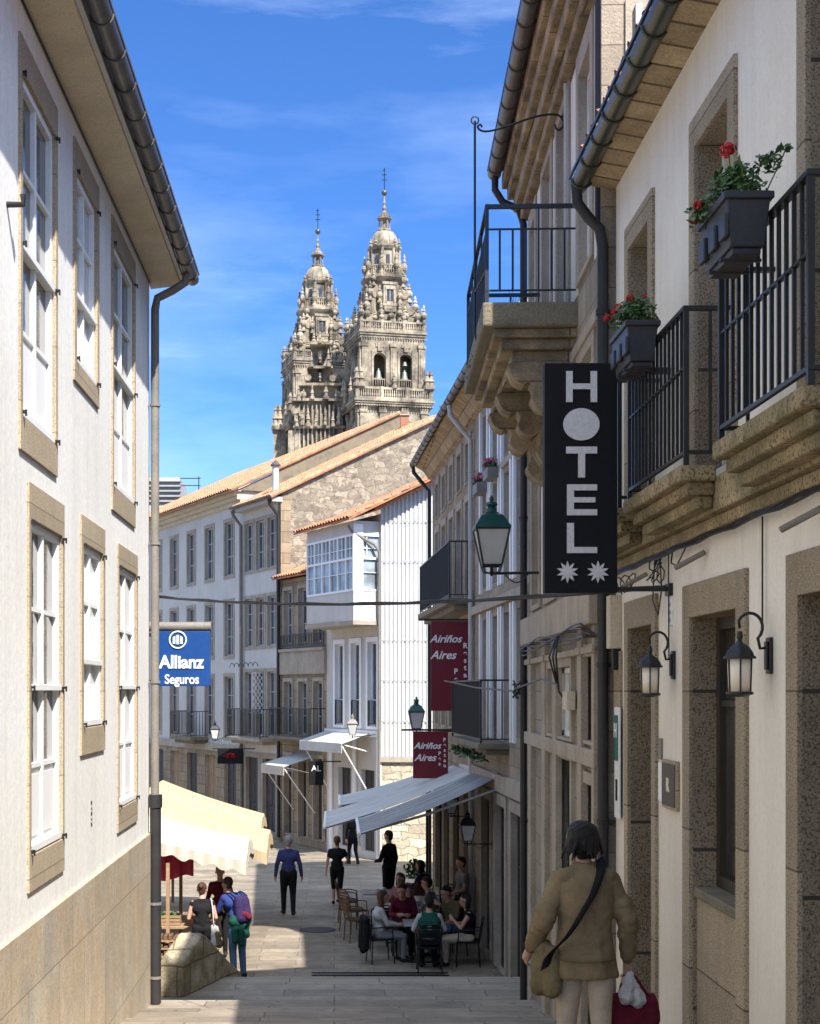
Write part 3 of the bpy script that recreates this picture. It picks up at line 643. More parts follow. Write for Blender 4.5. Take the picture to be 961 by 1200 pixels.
# ---- flower boxes
def leafy(k, c, rad, n, size, zs=1.0, seed=1):
    r_ = random.Random(seed)
    for i in range(n):
        th, ph = r_.uniform(0, 2*math.pi), r_.uniform(-.2, 1)*math.pi/2; q = r_.uniform(.35, 1)
        p = Vector(c)+Vector((rad[0]*math.cos(th)*math.cos(ph), rad[1]*math.sin(th)*math.cos(ph), rad[2]*math.sin(ph)*zs))*q
        a = Vector((r_.gauss(0, 1), r_.gauss(0, 1), r_.gauss(0, .6))).normalized(); b = a.orthogonal().normalized(); s_ = size*r_.uniform(.6, 1.3)
        cc = a.cross(b)
        k.quad(p-a*s_, p-a*s_*.3+b*s_*.6, p+a*s_*.6+b*s_*.5+cc*s_*.2, p+a*s_, p+a*s_*.6-b*s_*.5+cc*s_*.2, p-a*s_*.3-b*s_*.6)
def planter(name, label, c0, L, flowers, seed, big):
    x0, x1, y0, zt = c0     # hangs outside the rail; near end at y0
    H = .26; t = thing(name, label, 'flower box', ((x0+x1)/2, y0+L/2, zt-H), 'flower boxes on the hotel balconies')
    k = MB(); i_ = .028
    k.hexa([(x0+i_, y0+i_, zt-H+.03), (x1-i_, y0+i_, zt-H+.03), (x1-i_, y0+L-i_, zt-H+.03), (x0+i_, y0+L-i_, zt-H+.03), (x0+.008, y0+.008, zt-.03), (x1-.008, y0+.008, zt-.03), (x1-.008, y0+L-.008, zt-.03), (x0+.008, y0+L-.008, zt-.03)])
    k.box(x0-.006, x1+.006, y0-.006, y0+L+.006, zt-.032, zt)
    k.box(x0+.04, x1-.04, y0+.04, y0+L-.04, zt-H, zt-H+.03)
    for q in (.12, .5, .88): k.box(x0-.002, x0+.02, y0+L*q-.05, y0+L*q+.05, zt-H+.07, zt-.09)
    for q in (.3, .7): k.box(x0+.01, x1-.01, y0+L*q-.012, y0+L*q+.012, zt-H-.006, zt-H+.01)
    k.build('planter', 'planter', t, bevel=.006)
    k = MB(); k.box(x0+.012, x1-.012, y0+.012, y0+L-.012, zt+.0005, zt+.006); k.build('soil', 'soil', t)
    pl = thing_plant = thing('geranium', ('geranium with one large red bloom in the nearer flower box' if big else 'geranium with small red blooms in the farther flower box'), 'plant', ((x0+x1)/2, y0+L/2, zt), 'geraniums in the hotel flower boxes')
    k = MB(); cxm, cym = (x0+x1)/2, y0+L/2
    leafy(k, (cxm, cym, zt+.05), (.135, L*.54, .13), 620, .019, seed=seed)
    if big:
        leafy(k, (x1-.0, y0+.06, zt+.12), (.08, .10, .07), 90, .017, seed=seed+1); leafy(k, (x0-.03, cym+.1, zt-.02), (.06, .14, .09), 100, .017, seed=seed+2)
        leafy(k, (x1+.05, y0, zt+.18), (.05, .05, .02), 14, .018, seed=seed+5)
    k.build('leaves', 'leaf', pl)
    r_ = random.Random(seed); st = MB(); fl = MB()
    for (dx, dy, dz, rr) in flowers:
        top = Vector((cxm+dx, cym+dy, zt+dz)); st.tube([(cxm+dx*.4, cym+dy*.7, zt), ((cxm+dx*.8), cym+dy, zt+dz*.5), top], .003, 5)
        for i in range(75):
            a = Vector((r_.gauss(0, 1), r_.gauss(0, 1), r_.gauss(0, 1))).normalized(); b = a.orthogonal().normalized(); c = a.cross(b); p = top+a*rr*r_.uniform(.4, 1.05); q = rr*.30
            fl.quad(p-b*q-c*q*.4, p-c*q, p+b*q, p+c*q+a*q*.3, p-b*q*.6+c*q*.8)
    if big:
        for i in range(6): q = r_.uniform(-.2, .2); st.tube([(cxm, cym+q, zt), (cxm+.05*q, cym+q*1.1, zt+.08), (cxm+.2*q, cym+q*1.2, zt+.17)], .0025, 5)
        st.tube([(x1-.02, y0+.05, zt), (x1+.03, y0+.01, zt+.12), (x1+.06, y0, zt+.19)], .003, 5)
    st.build('stems', 'leaf', pl); fl.build('petals', 'petal', pl)
planter('flower_box', 'nearer and larger looking grey flower box hung on the upper right balcony rail', (1.67, 1.875, 6.2, 2.14), .46, [(-.06, -.12, .215, .036), (-.13, .10, .05, .030), (-.14, .16, .0, .024), (-.03, .18, .18, .02), (.04, .05, .19, .018)], 11, True)
planter('flower_box', 'farther grey flower box hung on the balcony rail beside the top of the hotel sign', (1.68, 1.875, 8.36, 2.14), .47, [(-.02, .02, .175, .034), (-.06, .16, .175, .030), (.04, -.08, .165, .024), (-.13, .18, .12, .026), (-.05, -.12, .16, .024), (-.12, .0, .11, .022)], 23, False)
# ---- wall lanterns
def wall_lantern(s_, zt, label):
    base = P(s_, 0, zt-.15); t = thing('wall_lantern', label, 'wall lantern', base, 'carriage lanterns on the hotel wall')
    k = MB(); k.fb(FH, s_-.035, s_+.035, 0, .02, zt-.30, zt-.12); k.fb(FH, s_-.022, s_+.022, .02, .032, zt-.28, zt-.14); k.build('wall_plate', 'iron', t, bevel=.006)
    cd = .155; cz = zt-.10
    arm = []
    for i in range(15):
        a = math.pi*(-.12+1.15*i/14); arm.append(P(s_, cd/2+.035+.062*math.cos(a)-.0, cz+.02+.072*math.sin(a)))
    arm = [P(s_, .02, zt-.18), P(s_, .07, zt-.17)][:1]+[P(s_, .05, zt-.165)]+[P(s_, .09+.05*math.cos(a), zt-.075+.065*math.sin(a)) for a in [(-1.2+i*.38) for i in range(12)]]
    arm = [P(s_, .02, zt-.17), P(s_, .055, zt-.175)]+[P(s_, .105-.062*math.cos(a), zt-.07+.07*math.sin(a)) for a in [-.9+i*.36 for i in range(11)]]+[P(s_, .155, zt-.075)]
    k = MB(); k.tube(arm, .008, 8); k.build('scroll_arm', 'iron', t, smooth=True)
    c = P(s_, cd, 0); k = MB(); z0 = zt-.40
    k.lathe((c.x, c.y, 0), [(.012, zt-.09), (.016, zt-.12), (.010, zt-.135), (.02, zt-.15), (.045, zt-.165), (.062, zt-.19), (.070, zt-.21), (.078, zt-.215), (.078, zt-.225), (.012, zt-.2251)][::-1], 20); k.build('lantern_cap', 'iron', t, smooth=40)
    k = MB(); k.lathe((c.x, c.y, 0), [(.055, z0+.012), (.060, zt-.226)], 20); k.build('glass', 'clearlamp', t, smooth=True)
    k = MB(); k.lathe((c.x, c.y, 0), [(.002, z0-.014), (.03, z0-.012), (.066, z0), (.066, z0+.012), (.002, z0+.013)], 20)
    for i in range(6):
        a = i*math.pi/3+.3; k.tube([(c.x+.057*math.cos(a), c.y+.057*math.sin(a), z0+.01), (c.x+.063*math.cos(a), c.y+.063*math.sin(a), zt-.22)], .0045, 5)
    k.build('cage', 'iron', t)
wall_lantern(7.14, .385, 'nearer black carriage lantern on the hotel wall, right of the tall dark window')
wall_lantern(9.17, .375, 'farther black carriage lantern on the hotel wall beside the green plaque door')
# ---- plaques
t = thing('hotel_plaque', 'narrow white and teal plaque with a white letter near the black pipe', 'plaque', P(10.85, .02, -.4))
k = MB(); k.fb(FH, 10.79, 10.98, .022, .032, -.95, -.12); k.build('board', 'signwhite', t)
k = MB(); k.fb(FH, 10.83, 10.94, .033, .040, -.52, -.18); k.build('teal_panel', 'signgreen', t)
lettering(t, 'H', P(10.885, .042, -.30), .15, 'signwhite', xdir=(0, -1, 0), bold=.003, name='letter'); k = MB(); k.fb(FH, 10.86, 10.91, .033, .038, -.82, -.66); k.build('text_strip', 'signblack', t)
t = thing('framed_notice', 'dark framed notice board with pale lettering between two hotel doors', 'notice board', P(9.3, 0, -.7))
a, b = FH.S(797), FH.S(780); k = MB(); k.fb(FH, a, b, .0, .025, -.75, -.44); k.build('frame', 'surround', t, bevel=.004)
k = MB(); k.fb(FH, a+.02, b-.02, .026, .030, -.73, -.46); k.build('board', 'darkwood', t); lettering(t, 'R', P((a+b)/2, .032, -.60), .13, 'clearlamp', xdir=(0, -1, 0), name='letter')
t = thing('notice_sign', 'small white notice beside the dark framed board on the hotel wall', 'notice', P(9.45, 0, -.6))
k = MB(); k.fb(FH, FH.S(778.5), FH.S(773), .0, .01, -.72, -.47); k.build('panel', 'signwhite', t); k = MB(); k.fb(FH, FH.S(777), FH.S(773), .0, .012, -.45, -.31); k.build('small_panel', 'pipegrey', t)
t = thing('address_plate', 'small white plate with grey lines on the hotel wall right of the hotel sign', 'plate', P(9.27, 0, .5))
k = MB(); k.fb(FH, 9.2, 9.32, .0, .012, .42, .60); k.build('plate', 'signwhite', t); k = MB()
for q in range(3): k.fb(FH, 9.22, 9.30, .012, .014, .44+.05*q, .465+.05*q)
k.build('text_lines', 'greypaint', t)
t = thing('junction_box', 'beige cable box beside the thick black pipe at the hotel corner', 'junction box', P(10.95, 0, .3))
k = MB(); k.fb(FH, 10.86, 11.0, .0, .09, .32, .72); k.build('box', 'plaster_cream', t, bevel=.008)
k = MB(); k.fb(FH, 10.88, 10.95, .0, .06, .16, .318); k.build('cable_stub', 'iron', t)
def smoothpts(p, n=4):
    out = []
    for i in range(len(p)-1):
        p0 = p[max(0, i-1)]; p1 = p[i]; p2 = p[i+1]; p3 = p[min(len(p)-1, i+2)]
        for j in range(n):
            q = j/n; out.append(.5*((2*p1)+(p2-p0)*q+(2*p0-5*p1+4*p2-p3)*q*q+(3*p1-p0-3*p2+p3)*q**3))
    out.append(p[-1]); return out
# ============================================================ STONE HOUSE WITH CORNER BALCONY (right, beyond the hotel)
F2 = Fr(2.05, 11.14, .035, 1); P = F2.P; E2 = F2.S(620); e2 = 6.0
def ph(fr, pa, pb, z0, z1): a, b = sorted((fr.S(pa), fr.S(pb))); return (a, b, z0, z1)
b0, b1 = 1.35, 4.25
H2 = [(1.9, 2.7, 3.3, 5.35), (3.25, 4.0, 3.3, 5.35), (4.75, 5.3, 3.5, 5.2), (.45, 1.15, 3.5, 5.2)]
H2m = [(.35, 1.15, .95, 2.75), (1.65, 2.45, .95, 2.75), (3.0, 3.75, .95, 2.75), (4.35, 5.05, .95, 2.75)]
sh = (F2.S(672), F2.S(645), -.42, .22); dr = (F2.S(672), F2.S(656), -5, -.62)
sw = (F2.S(698), F2.S(686), -.40, .28); sw2 = (F2.S(698), F2.S(686), -5, -.75)
t2 = block('stone_house', 'grey granite house with a heavy corner balcony and thick eave cornice, behind the hotel sign', F2, 0, E2, -7, e2, 9, H2+H2m+[sh, dr, sw, sw2], 'ashlar', .11, 'house', rm='trimstone')
for h in H2: window(t2, F2, h, .10, 2, (.25, .55, .8), .05, 'white', 'glass'); surround(t2, F2, h, .14, .2, .05, .03, 'trimstone')
for h in H2m: window(t2, F2, h, .10, 2, (.3, .65), .06, 'white', 'glass'); surround(t2, F2, h, .12, .16, .06, .03, 'trimstone')
window(t2, F2, sh, .08, 2, (.5,), .045, 'white', 'curtain'); window(t2, F2, sw, .1, 1, (.5,), .04, 'darkwood', 'glass_shop')
door(t2, F2, (dr[0], dr[1], -5, dr[3]), .08, 'greendoor'); door(t2, F2, (sw2[0], sw2[1], -5, sw2[3]), .08, 'darkwood')
for h in (sh, dr, sw, sw2): surround(t2, F2, h, .10, .10, .03, .035, 'trimstone')
for a, b in ((.04, .16), (.78, 1.0), (2.55, 2.85), (3.5, 3.8), (4.9, 5.2)):
    k = MB(); k.fb(F2, a, b, -.01, .055, -7, .515); k.fb(F2, a-.03, b+.03, -.01, .075, .30, .36); k.build('shopfront_pilaster', 'trimstone', t2, bevel=.006)
# plaster panels between the stone piers
for a, b, c, e in ((1.22, 1.6, 1.0, 2.7), (2.6, 2.85, 1.0, 2.7), (3.9, 4.2, 1.0, 2.7), (.2, .3, 3.4, 5.4), (1.3, 1.75, 3.4, 5.4), (2.85, 3.1, 3.4, 5.4), (4.15, 4.6, 3.4, 5.4)):
    k = MB(); k.fb(F2, a, b, -.01, .012, c, e); k.build('plaster_panel', 'plaster_hotel', t2)
for z0, z1, d in ((.52, .82, .10), (.30, .36, .06), (-.60, -.46, .06), (2.85, 2.95, .05), (5.55, 5.7, .06)):
    k = MB(); k.fb(F2, 0.01, E2+.02, -.02, d, z0, z1); k.build('string_course', 'trimstone', t2, bevel=.01)
k = MB()
for i, (d, z0, z1) in enumerate(((.10, 5.45, 5.56), (.17, 5.561, 5.72), (.24, 5.721, 5.86), (.30, 5.861, 6.02))): k.fb(F2, -.02, E2+.02+d*.6, -.05, d, z0+.02*0, z1)
k.build('cornice', 'soffit_old', t2, bevel=.015)
gutter(t2, P(-.1, .39, 6.06), P(E2+.12, .39, 6.02), .08, 'zinc', .45)
tile_roof(t2, P(-.1, .32, 6.12), P(E2+.1, .32, 6.12), P(E2+.1, -4.6, 8.1), P(-.1, -4.6, 8.1))
k = MB(); k.prism([P(0, .2, 6.0), P(0, -4.6, 8.0), P(0, -9, 6.0)], P(E2, 0, 0)-P(0, 0, 0)); k.build('roof_structure', 'ashlar', t2)
# window in the end wall above the hotel roof
FE = Fr(2.05, 11.14, 1, 0, right=False)
h = (.30, .92, 4.35, 5.2); k = MB(); k.fb(FE, h[0]-.12, h[1]+.12, 0, .03, h[2]-.1, h[3]+.1); k.build('end_wall_trim', 'trimstone', t2)
k = MB(); k.fb(FE, h[0], h[1], .03, .045, h[2], h[3]); k.build('rough_panel', 'granite', t2)
k = MB(); k.fb(FE, h[0]-.05, h[0], .03, .07, h[2]-.05, h[3]+.05); k.fb(FE, h[1], h[1]+.05, .03, .07, h[2]-.05, h[3]+.05); k.fb(FE, h[0], h[1], .03, .06, h[3]-.25, h[3]-.2); k.build('window_frame', 'greypaint', t2)
# the big balcony: slab, moulded underside, scroll corbels
ZT, ZB = 3.36, 3.15
D0 = .82; kb = MB(); kb.fb(F2, b0, b1, -.04, D0, ZB, ZT)
bal = kb.build('balcony', 'mossstone', t2, bevel=.02)
k = MB()
for i, (q, z0, z1) in enumerate(((.10, 3.07, ZB-.002), (.17, 2.98, 3.068), (.27, 2.88, 2.978))): k.fb(F2, b0+q*.7, b1-q*.7, -.03, D0-q, z0, z1)
k.build('slab_moulding', 'soffit_old', bal, bevel=.012)
for s_ in (b0+.14, (b0+b1)/2, b1-.5):
    pr = [(0, 2.79), (.54, 2.79), (.57, 2.72), (.53, 2.64), (.45, 2.60), (.40, 2.62), (.36, 2.55), (.38, 2.48), (.33, 2.40), (.24, 2.37), (.19, 2.40), (.17, 2.30), (.20, 2.22), (.15, 2.12), (.05, 2.07), (0, 2.05)]
    k = MB(); k.prism(smoothpts([P(s_, d, z+.08) for d, z in pr], 4), P(s_+.30, 0, 0)-P(s_, 0, 0)); k.build('corbel', 'soffit_old', bal, bevel=.006)
rl = MB(); w_ = .016; zt = 4.21
dd = D0-.04
rl.fb(F2, b0+.02, b1-.02, dd-w_, dd+w_, zt-.035, zt)
for zz in (ZT+.10, zt-.22): rl.fb(F2, b0+.02, b1-.02, dd-.008, dd+.008, zz, zz+.014)
for s_ in (b0+.04, b1-.04):
    rl.fb(F2, s_-w_, s_+w_, 0, dd-w_-.001, zt-.035, zt)
    for zz in (ZT+.10, zt-.22): rl.fb(F2, s_-.008, s_+.008, 0, dd-.009, zz, zz+.014)
    for i in range(1, 7): q = dd*i/7; rl.fb(F2, s_-.009, s_+.009, q-.009, q+.009, ZT+(.0 if i == 3 else .10), zt-(.036 if i == 3 else .22))
    rl.fb(F2, s_-w_, s_+w_, dd-w_, dd+w_, ZT, zt-.0351)
n = 24
for i in range(1, n): s_ = b0+.04+(b1-b0-.08)*i/n; rl.fb(F2, s_-.009, s_+.009, dd-.0085, dd+.0085, ZT+(0 if i % 6 == 0 else .10), zt-(.036 if i % 6 == 0 else .22))
rl.build('railing', 'iron', bal)
# small weeds on the slab
k = MB(); leafy(k, P(b0+.5, .55, ZT), (.15, .2, .12), 40, .02, seed=3)
for i in range(5):
    a = P(b0+.4+.05*i, .5, ZT); k.tube([a, a+Vector((-.03+.02*i, .02, .13)), a+Vector((-.06+.04*i, .03, .22))], .003, 4)
tag(k.build('weed', 'leafdark'), 'dry weeds growing on the slab of the corner balcony', 'weed')
# hidden moss line along the slab edge
k = MB(); rr = random.Random(5)
for i in range(26):
    p = P(b0+.1+(b1-b0-.2)*rr.random(), D0-.01, ZB+.02+.1*rr.random()); leafy(k, p, (.03, .05, .03), 6, .015, seed=i)
k.build('moss', 'leafdark', bal)
# scroll bracket with hanging rod
t = thing('scroll_bracket', 'thin black iron pole with a curled arm rising from the corner balcony', 'iron bracket', (1.27, 13.3, ZT))
pts = []; y_ = 13.3; zz = at(0, 146, y_).z
def pp(px, py): return at(px, py, y_)
for i in range(14): a = i/13*2*math.pi*1.05; r_ = 5.5*(1-i/20); pts.append(pp(653-0+r_*math.cos(a+2.6), 146+r_*math.sin(-a-2.6)))
arm = [pp(650, 146)+Vector((0, 0, 0)), pp(652, 151), pp(656, 152), pp(659.5, 148), pp(660, 142), pp(656, 136), pp(648, 134), pp(636, 135), pp(620, 139), pp(603, 145), pp(585, 151), pp(570, 154), pp(562, 152), pp(560, 148), pp(563, 146), pp(565, 149)]
k = MB(); k.tube(smoothpts(arm), .010, 6); k.build('curled_arm', 'iron', t)
k = MB(); k.tube([pp(556.5, 142), Vector((pp(556.5, 0).x, y_, ZT-.1))], .011, 6); k.tube([pp(556.5+4.5*math.cos(i*.63), 141+4.5*math.sin(i*.63)) for i in range(10)], .007, 5, closed=True); k.build('pole', 'iron', t)
k = MB(); k.tube([pp(658, 136), pp(664, 137), Vector((2.12, y_+.2, zz+.05))], .010, 6); k.tube([P(b0+.04, dd, ZT+.3), Vector((pp(556.5, 0).x, y_, ZT+.3))], .008, 5); k.build('wall_stay', 'iron', t)
# white conduit and far pipes on this facade
t = thing('white_conduit', 'thin white vertical conduit on the upper wall above the corner balcony', 'pipe', P(2.95, .04, 3.3)); k = MB(); k.tube([P(1.75, .06, 3.3), P(1.75, .06, 5.4)], .014, 8); k.build('pipe', 'pipewhite', t)
t = thing('downpipe', 'black downpipe with a swan neck under the stone house gutter, past the corner balcony', 'downpipe', P(E2, .08, -5))
k = MB(); k.tube([P(E2+.02, .39, 6.0), P(E2+.02, .39, 5.80), P(E2+.03, .30, 5.66), P(E2+.03, .12, 5.58), P(E2+.03, .06, 5.40), P(E2+.03, .06, -4)], .042, 10); k.build('pipe', 'pipe', t, smooth=40)
for z_ in (4.2, 2.0, .1, -1.5):
    k = MB(); k.tube([P(E2+.03, .06, z_-.02), P(E2+.03, .06, z_+.02)], .052, 10); k.build('pipe_clamp', 'iron', t)
# cables over the shop front
t = thing('shopfront_cables', 'tangle of black cables sagging along the stone band over the shop fronts', 'cables', P(2, .13, .45)); k = MB()
for j in range(5): k.tube([P(.0, .03, .42)]+[P(.1+.2*i, .115+.008*j, .42+.022*j-.022*math.sin(i*.33*(1+.1*j)+j)) for i in range(int((E2-.1)/.2))], .007, 5)
for j in range(3): k.tube([P(F2.S(672)+.02*j, .14, .5), P(F2.S(673), .16+.03*j, .3), P(F2.S(671)+.02*j, .12, .0), P(F2.S(671), .06, -.1)], .009, 5)
k.build('cable_bundle', 'iron', t)
k = MB(); k.fb(F2, F2.S(677), F2.S(671), .02, .09, -.16, .0); k.build('connection_box', 'plaster_cream', t)
k = MB()
for i in range(12): q = i/11*2*math.pi; k.tube([P(E2-.15+.12*math.cos(q*2), .16+.05*math.sin(q), .02+.1*math.sin(q*3)), P(E2-.15+.12*math.cos(q*2+.9), .16, .0+.08*math.sin(q*3+1))], .012, 5)
k.build('cable_knot', 'iron', t)
k = MB(); k.tube([P(E2-.1, .18, .0), Vector((1.95, 20, .05)), Vector((1.9, 25, .18))], .012, 6); k.tube([P(E2-.1, .16, .03), P(2.8, .16, .12), P(1.5, .15, .05)], .010, 6); k.build('stretched_cable', 'iron', t)
# ---- street cable
k = MB(); A = Vector((-2.0, 15.9, at(0, 699, 15.9).z)); B = Vector((2.12, 9.3, at(0, 688, 9.3).z)); pts = []
for i in range(25): q = i/24; p = A.lerp(B, q); p.z -= .10*4*q*(1-q); pts.append(p)
k.tube(pts, .011, 6); k.tube([p+Vector((0, 0, .012+.006*math.sin(i*2))) for i, p in enumerate(pts)], .006, 5)
tag(k.build('overhead_cable', 'iron'), 'thin black cable strung across the street from the left house to the hotel', 'cable')

# ---- street lanterns
def lantern(name, label, c, H, armto, body='lampgreen', armside=1):
    # c: centre of the lantern bottom; H: height with finial
    c = Vector(c); t = thing(name, label, 'street lantern', c, 'four sided street lanterns'); s = H/.9
    def ring(w, z): return [c+Vector((x*w*s, y*w*s, z*s)) for x, y in ((-1, -1), (1, -1), (1, 1), (-1, 1))]
    k = MB(); k.rings([ring(.105, .10), ring(.185, .50)]); k.build('glass', 'lampglass', t)
    k = MB()
    lo_, hi = ring(.108, .09), ring(.19, .505)
    for i in range(4): k.tube([lo_[i], hi[i]], .012*s, 6); k.tube([lo_[i], lo_[(i+1) % 4]], .012*s, 6); k.tube([hi[i], hi[(i+1) % 4]], .013*s, 6)
    k.build('frame', 'iron', t)
    k = MB(); k.rings([ring(.205, .51), ring(.205, .53), ring(.16, .60), ring(.125, .66), ring(.075, .69), ring(.07, .70)]); k.build('cap', body, t, bevel=.008*s)
    k = MB(); k.lathe(c, [(.06*s, .70*s), (.06*s, .75*s), (.045*s, .76*s), (.075*s, .79*s), (.055*s, .82*s), (.02*s, .83*s), (.03*s, .86*s), (.004, .90*s)], 12); k.build('finial', body, t, smooth=40)
    k = MB(); k.lathe(c, [(.01, -.03*s), (.03*s, 0), (.02*s, .03*s), (.02*s, .06*s), (.02, .07*s)], 10)
    for i in range(4): k.tube([c+Vector((0, 0, .0)), c+(lo_[i]-c)*.8+Vector((0, 0, -.06*s)), lo_[i]], .009*s, 5)
    a = Vector(armto); k.tube([c, c.lerp(a, .5), a], .016*s, 8)
    n_ = 12; k.tube([c.lerp(a, .25+.5*i/n_)+Vector((0, 0, -.11*s*math.sin(math.pi*i/n_))) for i in range(n_+1)], .008*s, 5)
    k.tube([a+Vector((0, 0, -.15*s)), a+Vector((0, 0, .1*s))], .022*s, 8); k.build('bracket_arm', 'iron', t)
    return t
Y = 15.4; lantern('street_lantern', 'large green capped lantern on an iron arm left of the hotel sign', at(576, 672, Y), .83, P(F2.SY(Y), .0, at(0, 671, Y).z))
# ============================================================ TALL NARROW HOUSES (right, beyond the step)
F3 = Fr(3.2, 16.95, -.035, 1); P = F3.P; S3m, S3e = F3.S(556), F3.S(507); e3 = 5.75
def rowwin(t, fr, ss, w, z0, z1, **kw):
    out = []
    for s in ss: out.append((s-w/2, s+w/2, z0, z1))
    return out
g_s = [1.5, 3.1, 4.7, 6.3, 7.9, 9.5, 11.1]
near = [s for s in [F3.SY(22.4)+.8+1.35*i for i in range(9)] if s < S3m-.6]
h3 = rowwin(None, F3, near, .85, -.75, 1.35)+rowwin(None, F3, near, .85, 1.95, 3.75)+rowwin(None, F3, near, .8, 4.05, 5.2)
h3g = rowwin(None, F3, [6.6, 8.4, 10.2], 1.1, -4.9, -2.0)
FQ = Fr(3.5, 16.95, -.035, 1); sQ = F3.SY(22.4)  # added unseen house, set back to place the shadow edge on the street
hq = [(.8, 1.7, -.8, 1.3), (2.9, 3.8, -.8, 1.3), (.8, 1.7, 2, 4), (2.9, 3.8, 2, 4)]
tQ = block('unseen_shadow_house', 'unseen grey stone house added to shape the street shadow, behind the corner balcony house', FQ, 0, sQ-.05, -7, 5.3, 6.5, hq, 'ashlar', .12, 'house', rm='trimstone')
for h in hq: window(tQ, FQ, h, .1, 2, (.5,), .06, 'white', 'glass')
t3 = block('gallery_house', 'tall stone house with white window strips behind the green capped lantern', F3, sQ, S3m, -7, e3, 7, h3+h3g, 'ashlar', .16, 'house', rm='trimstone')
for h in h3:
    window(t3, F3, h, .14, 2, (.35, .7), .06, 'white', 'glass')
    for q in (h[0]-.17, h[1]+.03): k = MB(); k.fb(F3, q, q+.14, -.01, .05, h[2]-.1, h[3]+.12); k.build('white_pilaster', 'white', t3)
for h in h3g: window(t3, F3, h, .14, 2, (.7,), .08, 'darkwood', 'glass_shop'); surround(t3, F3, h, .16, .2, 0, .03, 'trimstone')
k = MB()
for z0, z1, d in ((-1.75, -1.45, .08), (1.50, 1.66, .08), (3.84, 3.95, .05)): k.fb(F3, sQ, S3m-.01, -.02, d, z0, z1)
k.build('string_course', 'trimstone', t3, bevel=.01)
near2 = [S3m+.9+1.5*i for i in range(5) if S3m+.9+1.5*i < S3e-.4]
h4 = rowwin(None, F3, near2, .8, -.8, 1.2)+rowwin(None, F3, near2, .8, 1.95, 3.9)+rowwin(None, F3, near2, .7, 4.3, 5.1)
h4g = rowwin(None, F3, [S3m+1.2+1.9*i for i in range(4) if S3m+1.2+1.9*i < S3e-.7], 1.1, -4.9, -2.1)
t4 = block('brown_stone_house', 'brown granite house with two iron balconies beyond the green capped lantern', F3, S3m+.002, S3e, -7, e3+.05, 7, h4+h4g, 'ashlar_brown', .16, 'house', rm='trimstone')
for h in h4: window(t4, F3, h, .14, 2, (.35, .7), .06, 'greypaint', 'glass'); surround(t4, F3, h, .12, .16, .03, .03, 'trimstone')
for h in h4g: window(t4, F3, h, .14, 2, (.7,), .08, 'darkwood', 'glass_shop')
for tt, a, b in ((t3, sQ, S3m), (t4, S3m+.002, S3e+.12)):
    k = MB(); k.prism([P(a, -.05, 5.35), P(a, .10, 5.42), P(a, .22, 5.60), P(a, .42, 5.74), P(a, .42, 5.80), P(a, -.05, 5.84)], P(b, 0, 0)-P(a, 0, 0)); k.build('cornice', 'soffit_rough', tt, bevel=.01)
    gutter(tt, P(a, .50, 5.80), P(b+.05, .50, 5.78), .075, 'zinc', .6)
    tile_roof(tt, P(a, .42, 5.86), P(b+.02, .42, 5.86), P(b+.02, -3.5, 7.3), P(a, -3.5, 7.3), mt='tile_far', rows=.6)
    k = MB(); k.prism([P(a+.1, .2, 5.8), P(a+.1, -3.5, 7.25), P(a+.1, -7, 5.8)], P(b-.1, 0, 0)-P(a+.1, 0, 0)); k.build('roof_structure', 'ashlar', tt)
# roof weeds on the gutter line
k = MB()
for i in range(14): leafy(k, P(9+.35*i, .45, 5.92), (.08, .12, .10), 9, .03, seed=40+i)
tag(k.build('roof_weeds', 'leafdark'), 'tufts of weeds growing along the eave above the brown stone house', 'weeds')
balcony(t3, F3, F3.SY(24.4), F3.SY(28.5), .50, -.88, 1.08, .2, 'mossstone', .11)
balcony(t4, F3, F3.SY(29.0), F3.SY(35.2), .50, 1.86, 1.15, .24, 'mossstone', .12)
k = MB()
for i in range(9): leafy(k, P(F3.SY(24.8+.5*i), .42, -1.18), (.12, .2, .14), 20, .04, seed=60+i)
k.build('ivy', 'leafdark', t3)
for i, (px, py, Yp) in enumerate(((598, 556, 25.6), (588, 573, 27.0))):
    c = P(F3.SY(Yp), .15, at(0, py+6, Yp).z)
    tp = thing('window_box', ('nearer' if i == 0 else 'farther')+' little window box of red flowers high above the green capped lantern', 'flower box', c, 'window boxes on the gallery house')
    k = MB(); k.fb(F3, F3.SY(Yp)-.3, F3.SY(Yp)+.3, .05, .24, c.z, c.z+.18); k.build('box', 'pipegrey', tp)
    k = MB(); leafy(k, (c.x, c.y, c.z+.2), (.12, .3, .14), 80, .04, seed=70+i); k.build('leaves', 'leaf', tp)
    k = MB(); leafy(k, (c.x, c.y, c.z+.27), (.14, .3, .12), 70, .035, seed=80+i); k.build('petals', 'petalpink', tp)
for i, (s_, mt_, nm, z0) in enumerate(((S3m, 'pipewhite', 'white downpipe between the gallery house and the brown stone house', 5.6), (S3e+.05, 'pipe', 'black downpipe with a swan neck at the far corner of the brown stone house', 5.7))):
    t = thing('downpipe', nm, 'downpipe', P(s_, .08, -5)); k = MB(); k.tube([P(s_, .5, z0+.08), P(s_, .48, z0-.12), P(s_, .25, z0-.4), P(s_, .08, z0-.6), P(s_, .07, -4.9)], .05, 8); k.build('pipe', mt_, t, smooth=40)
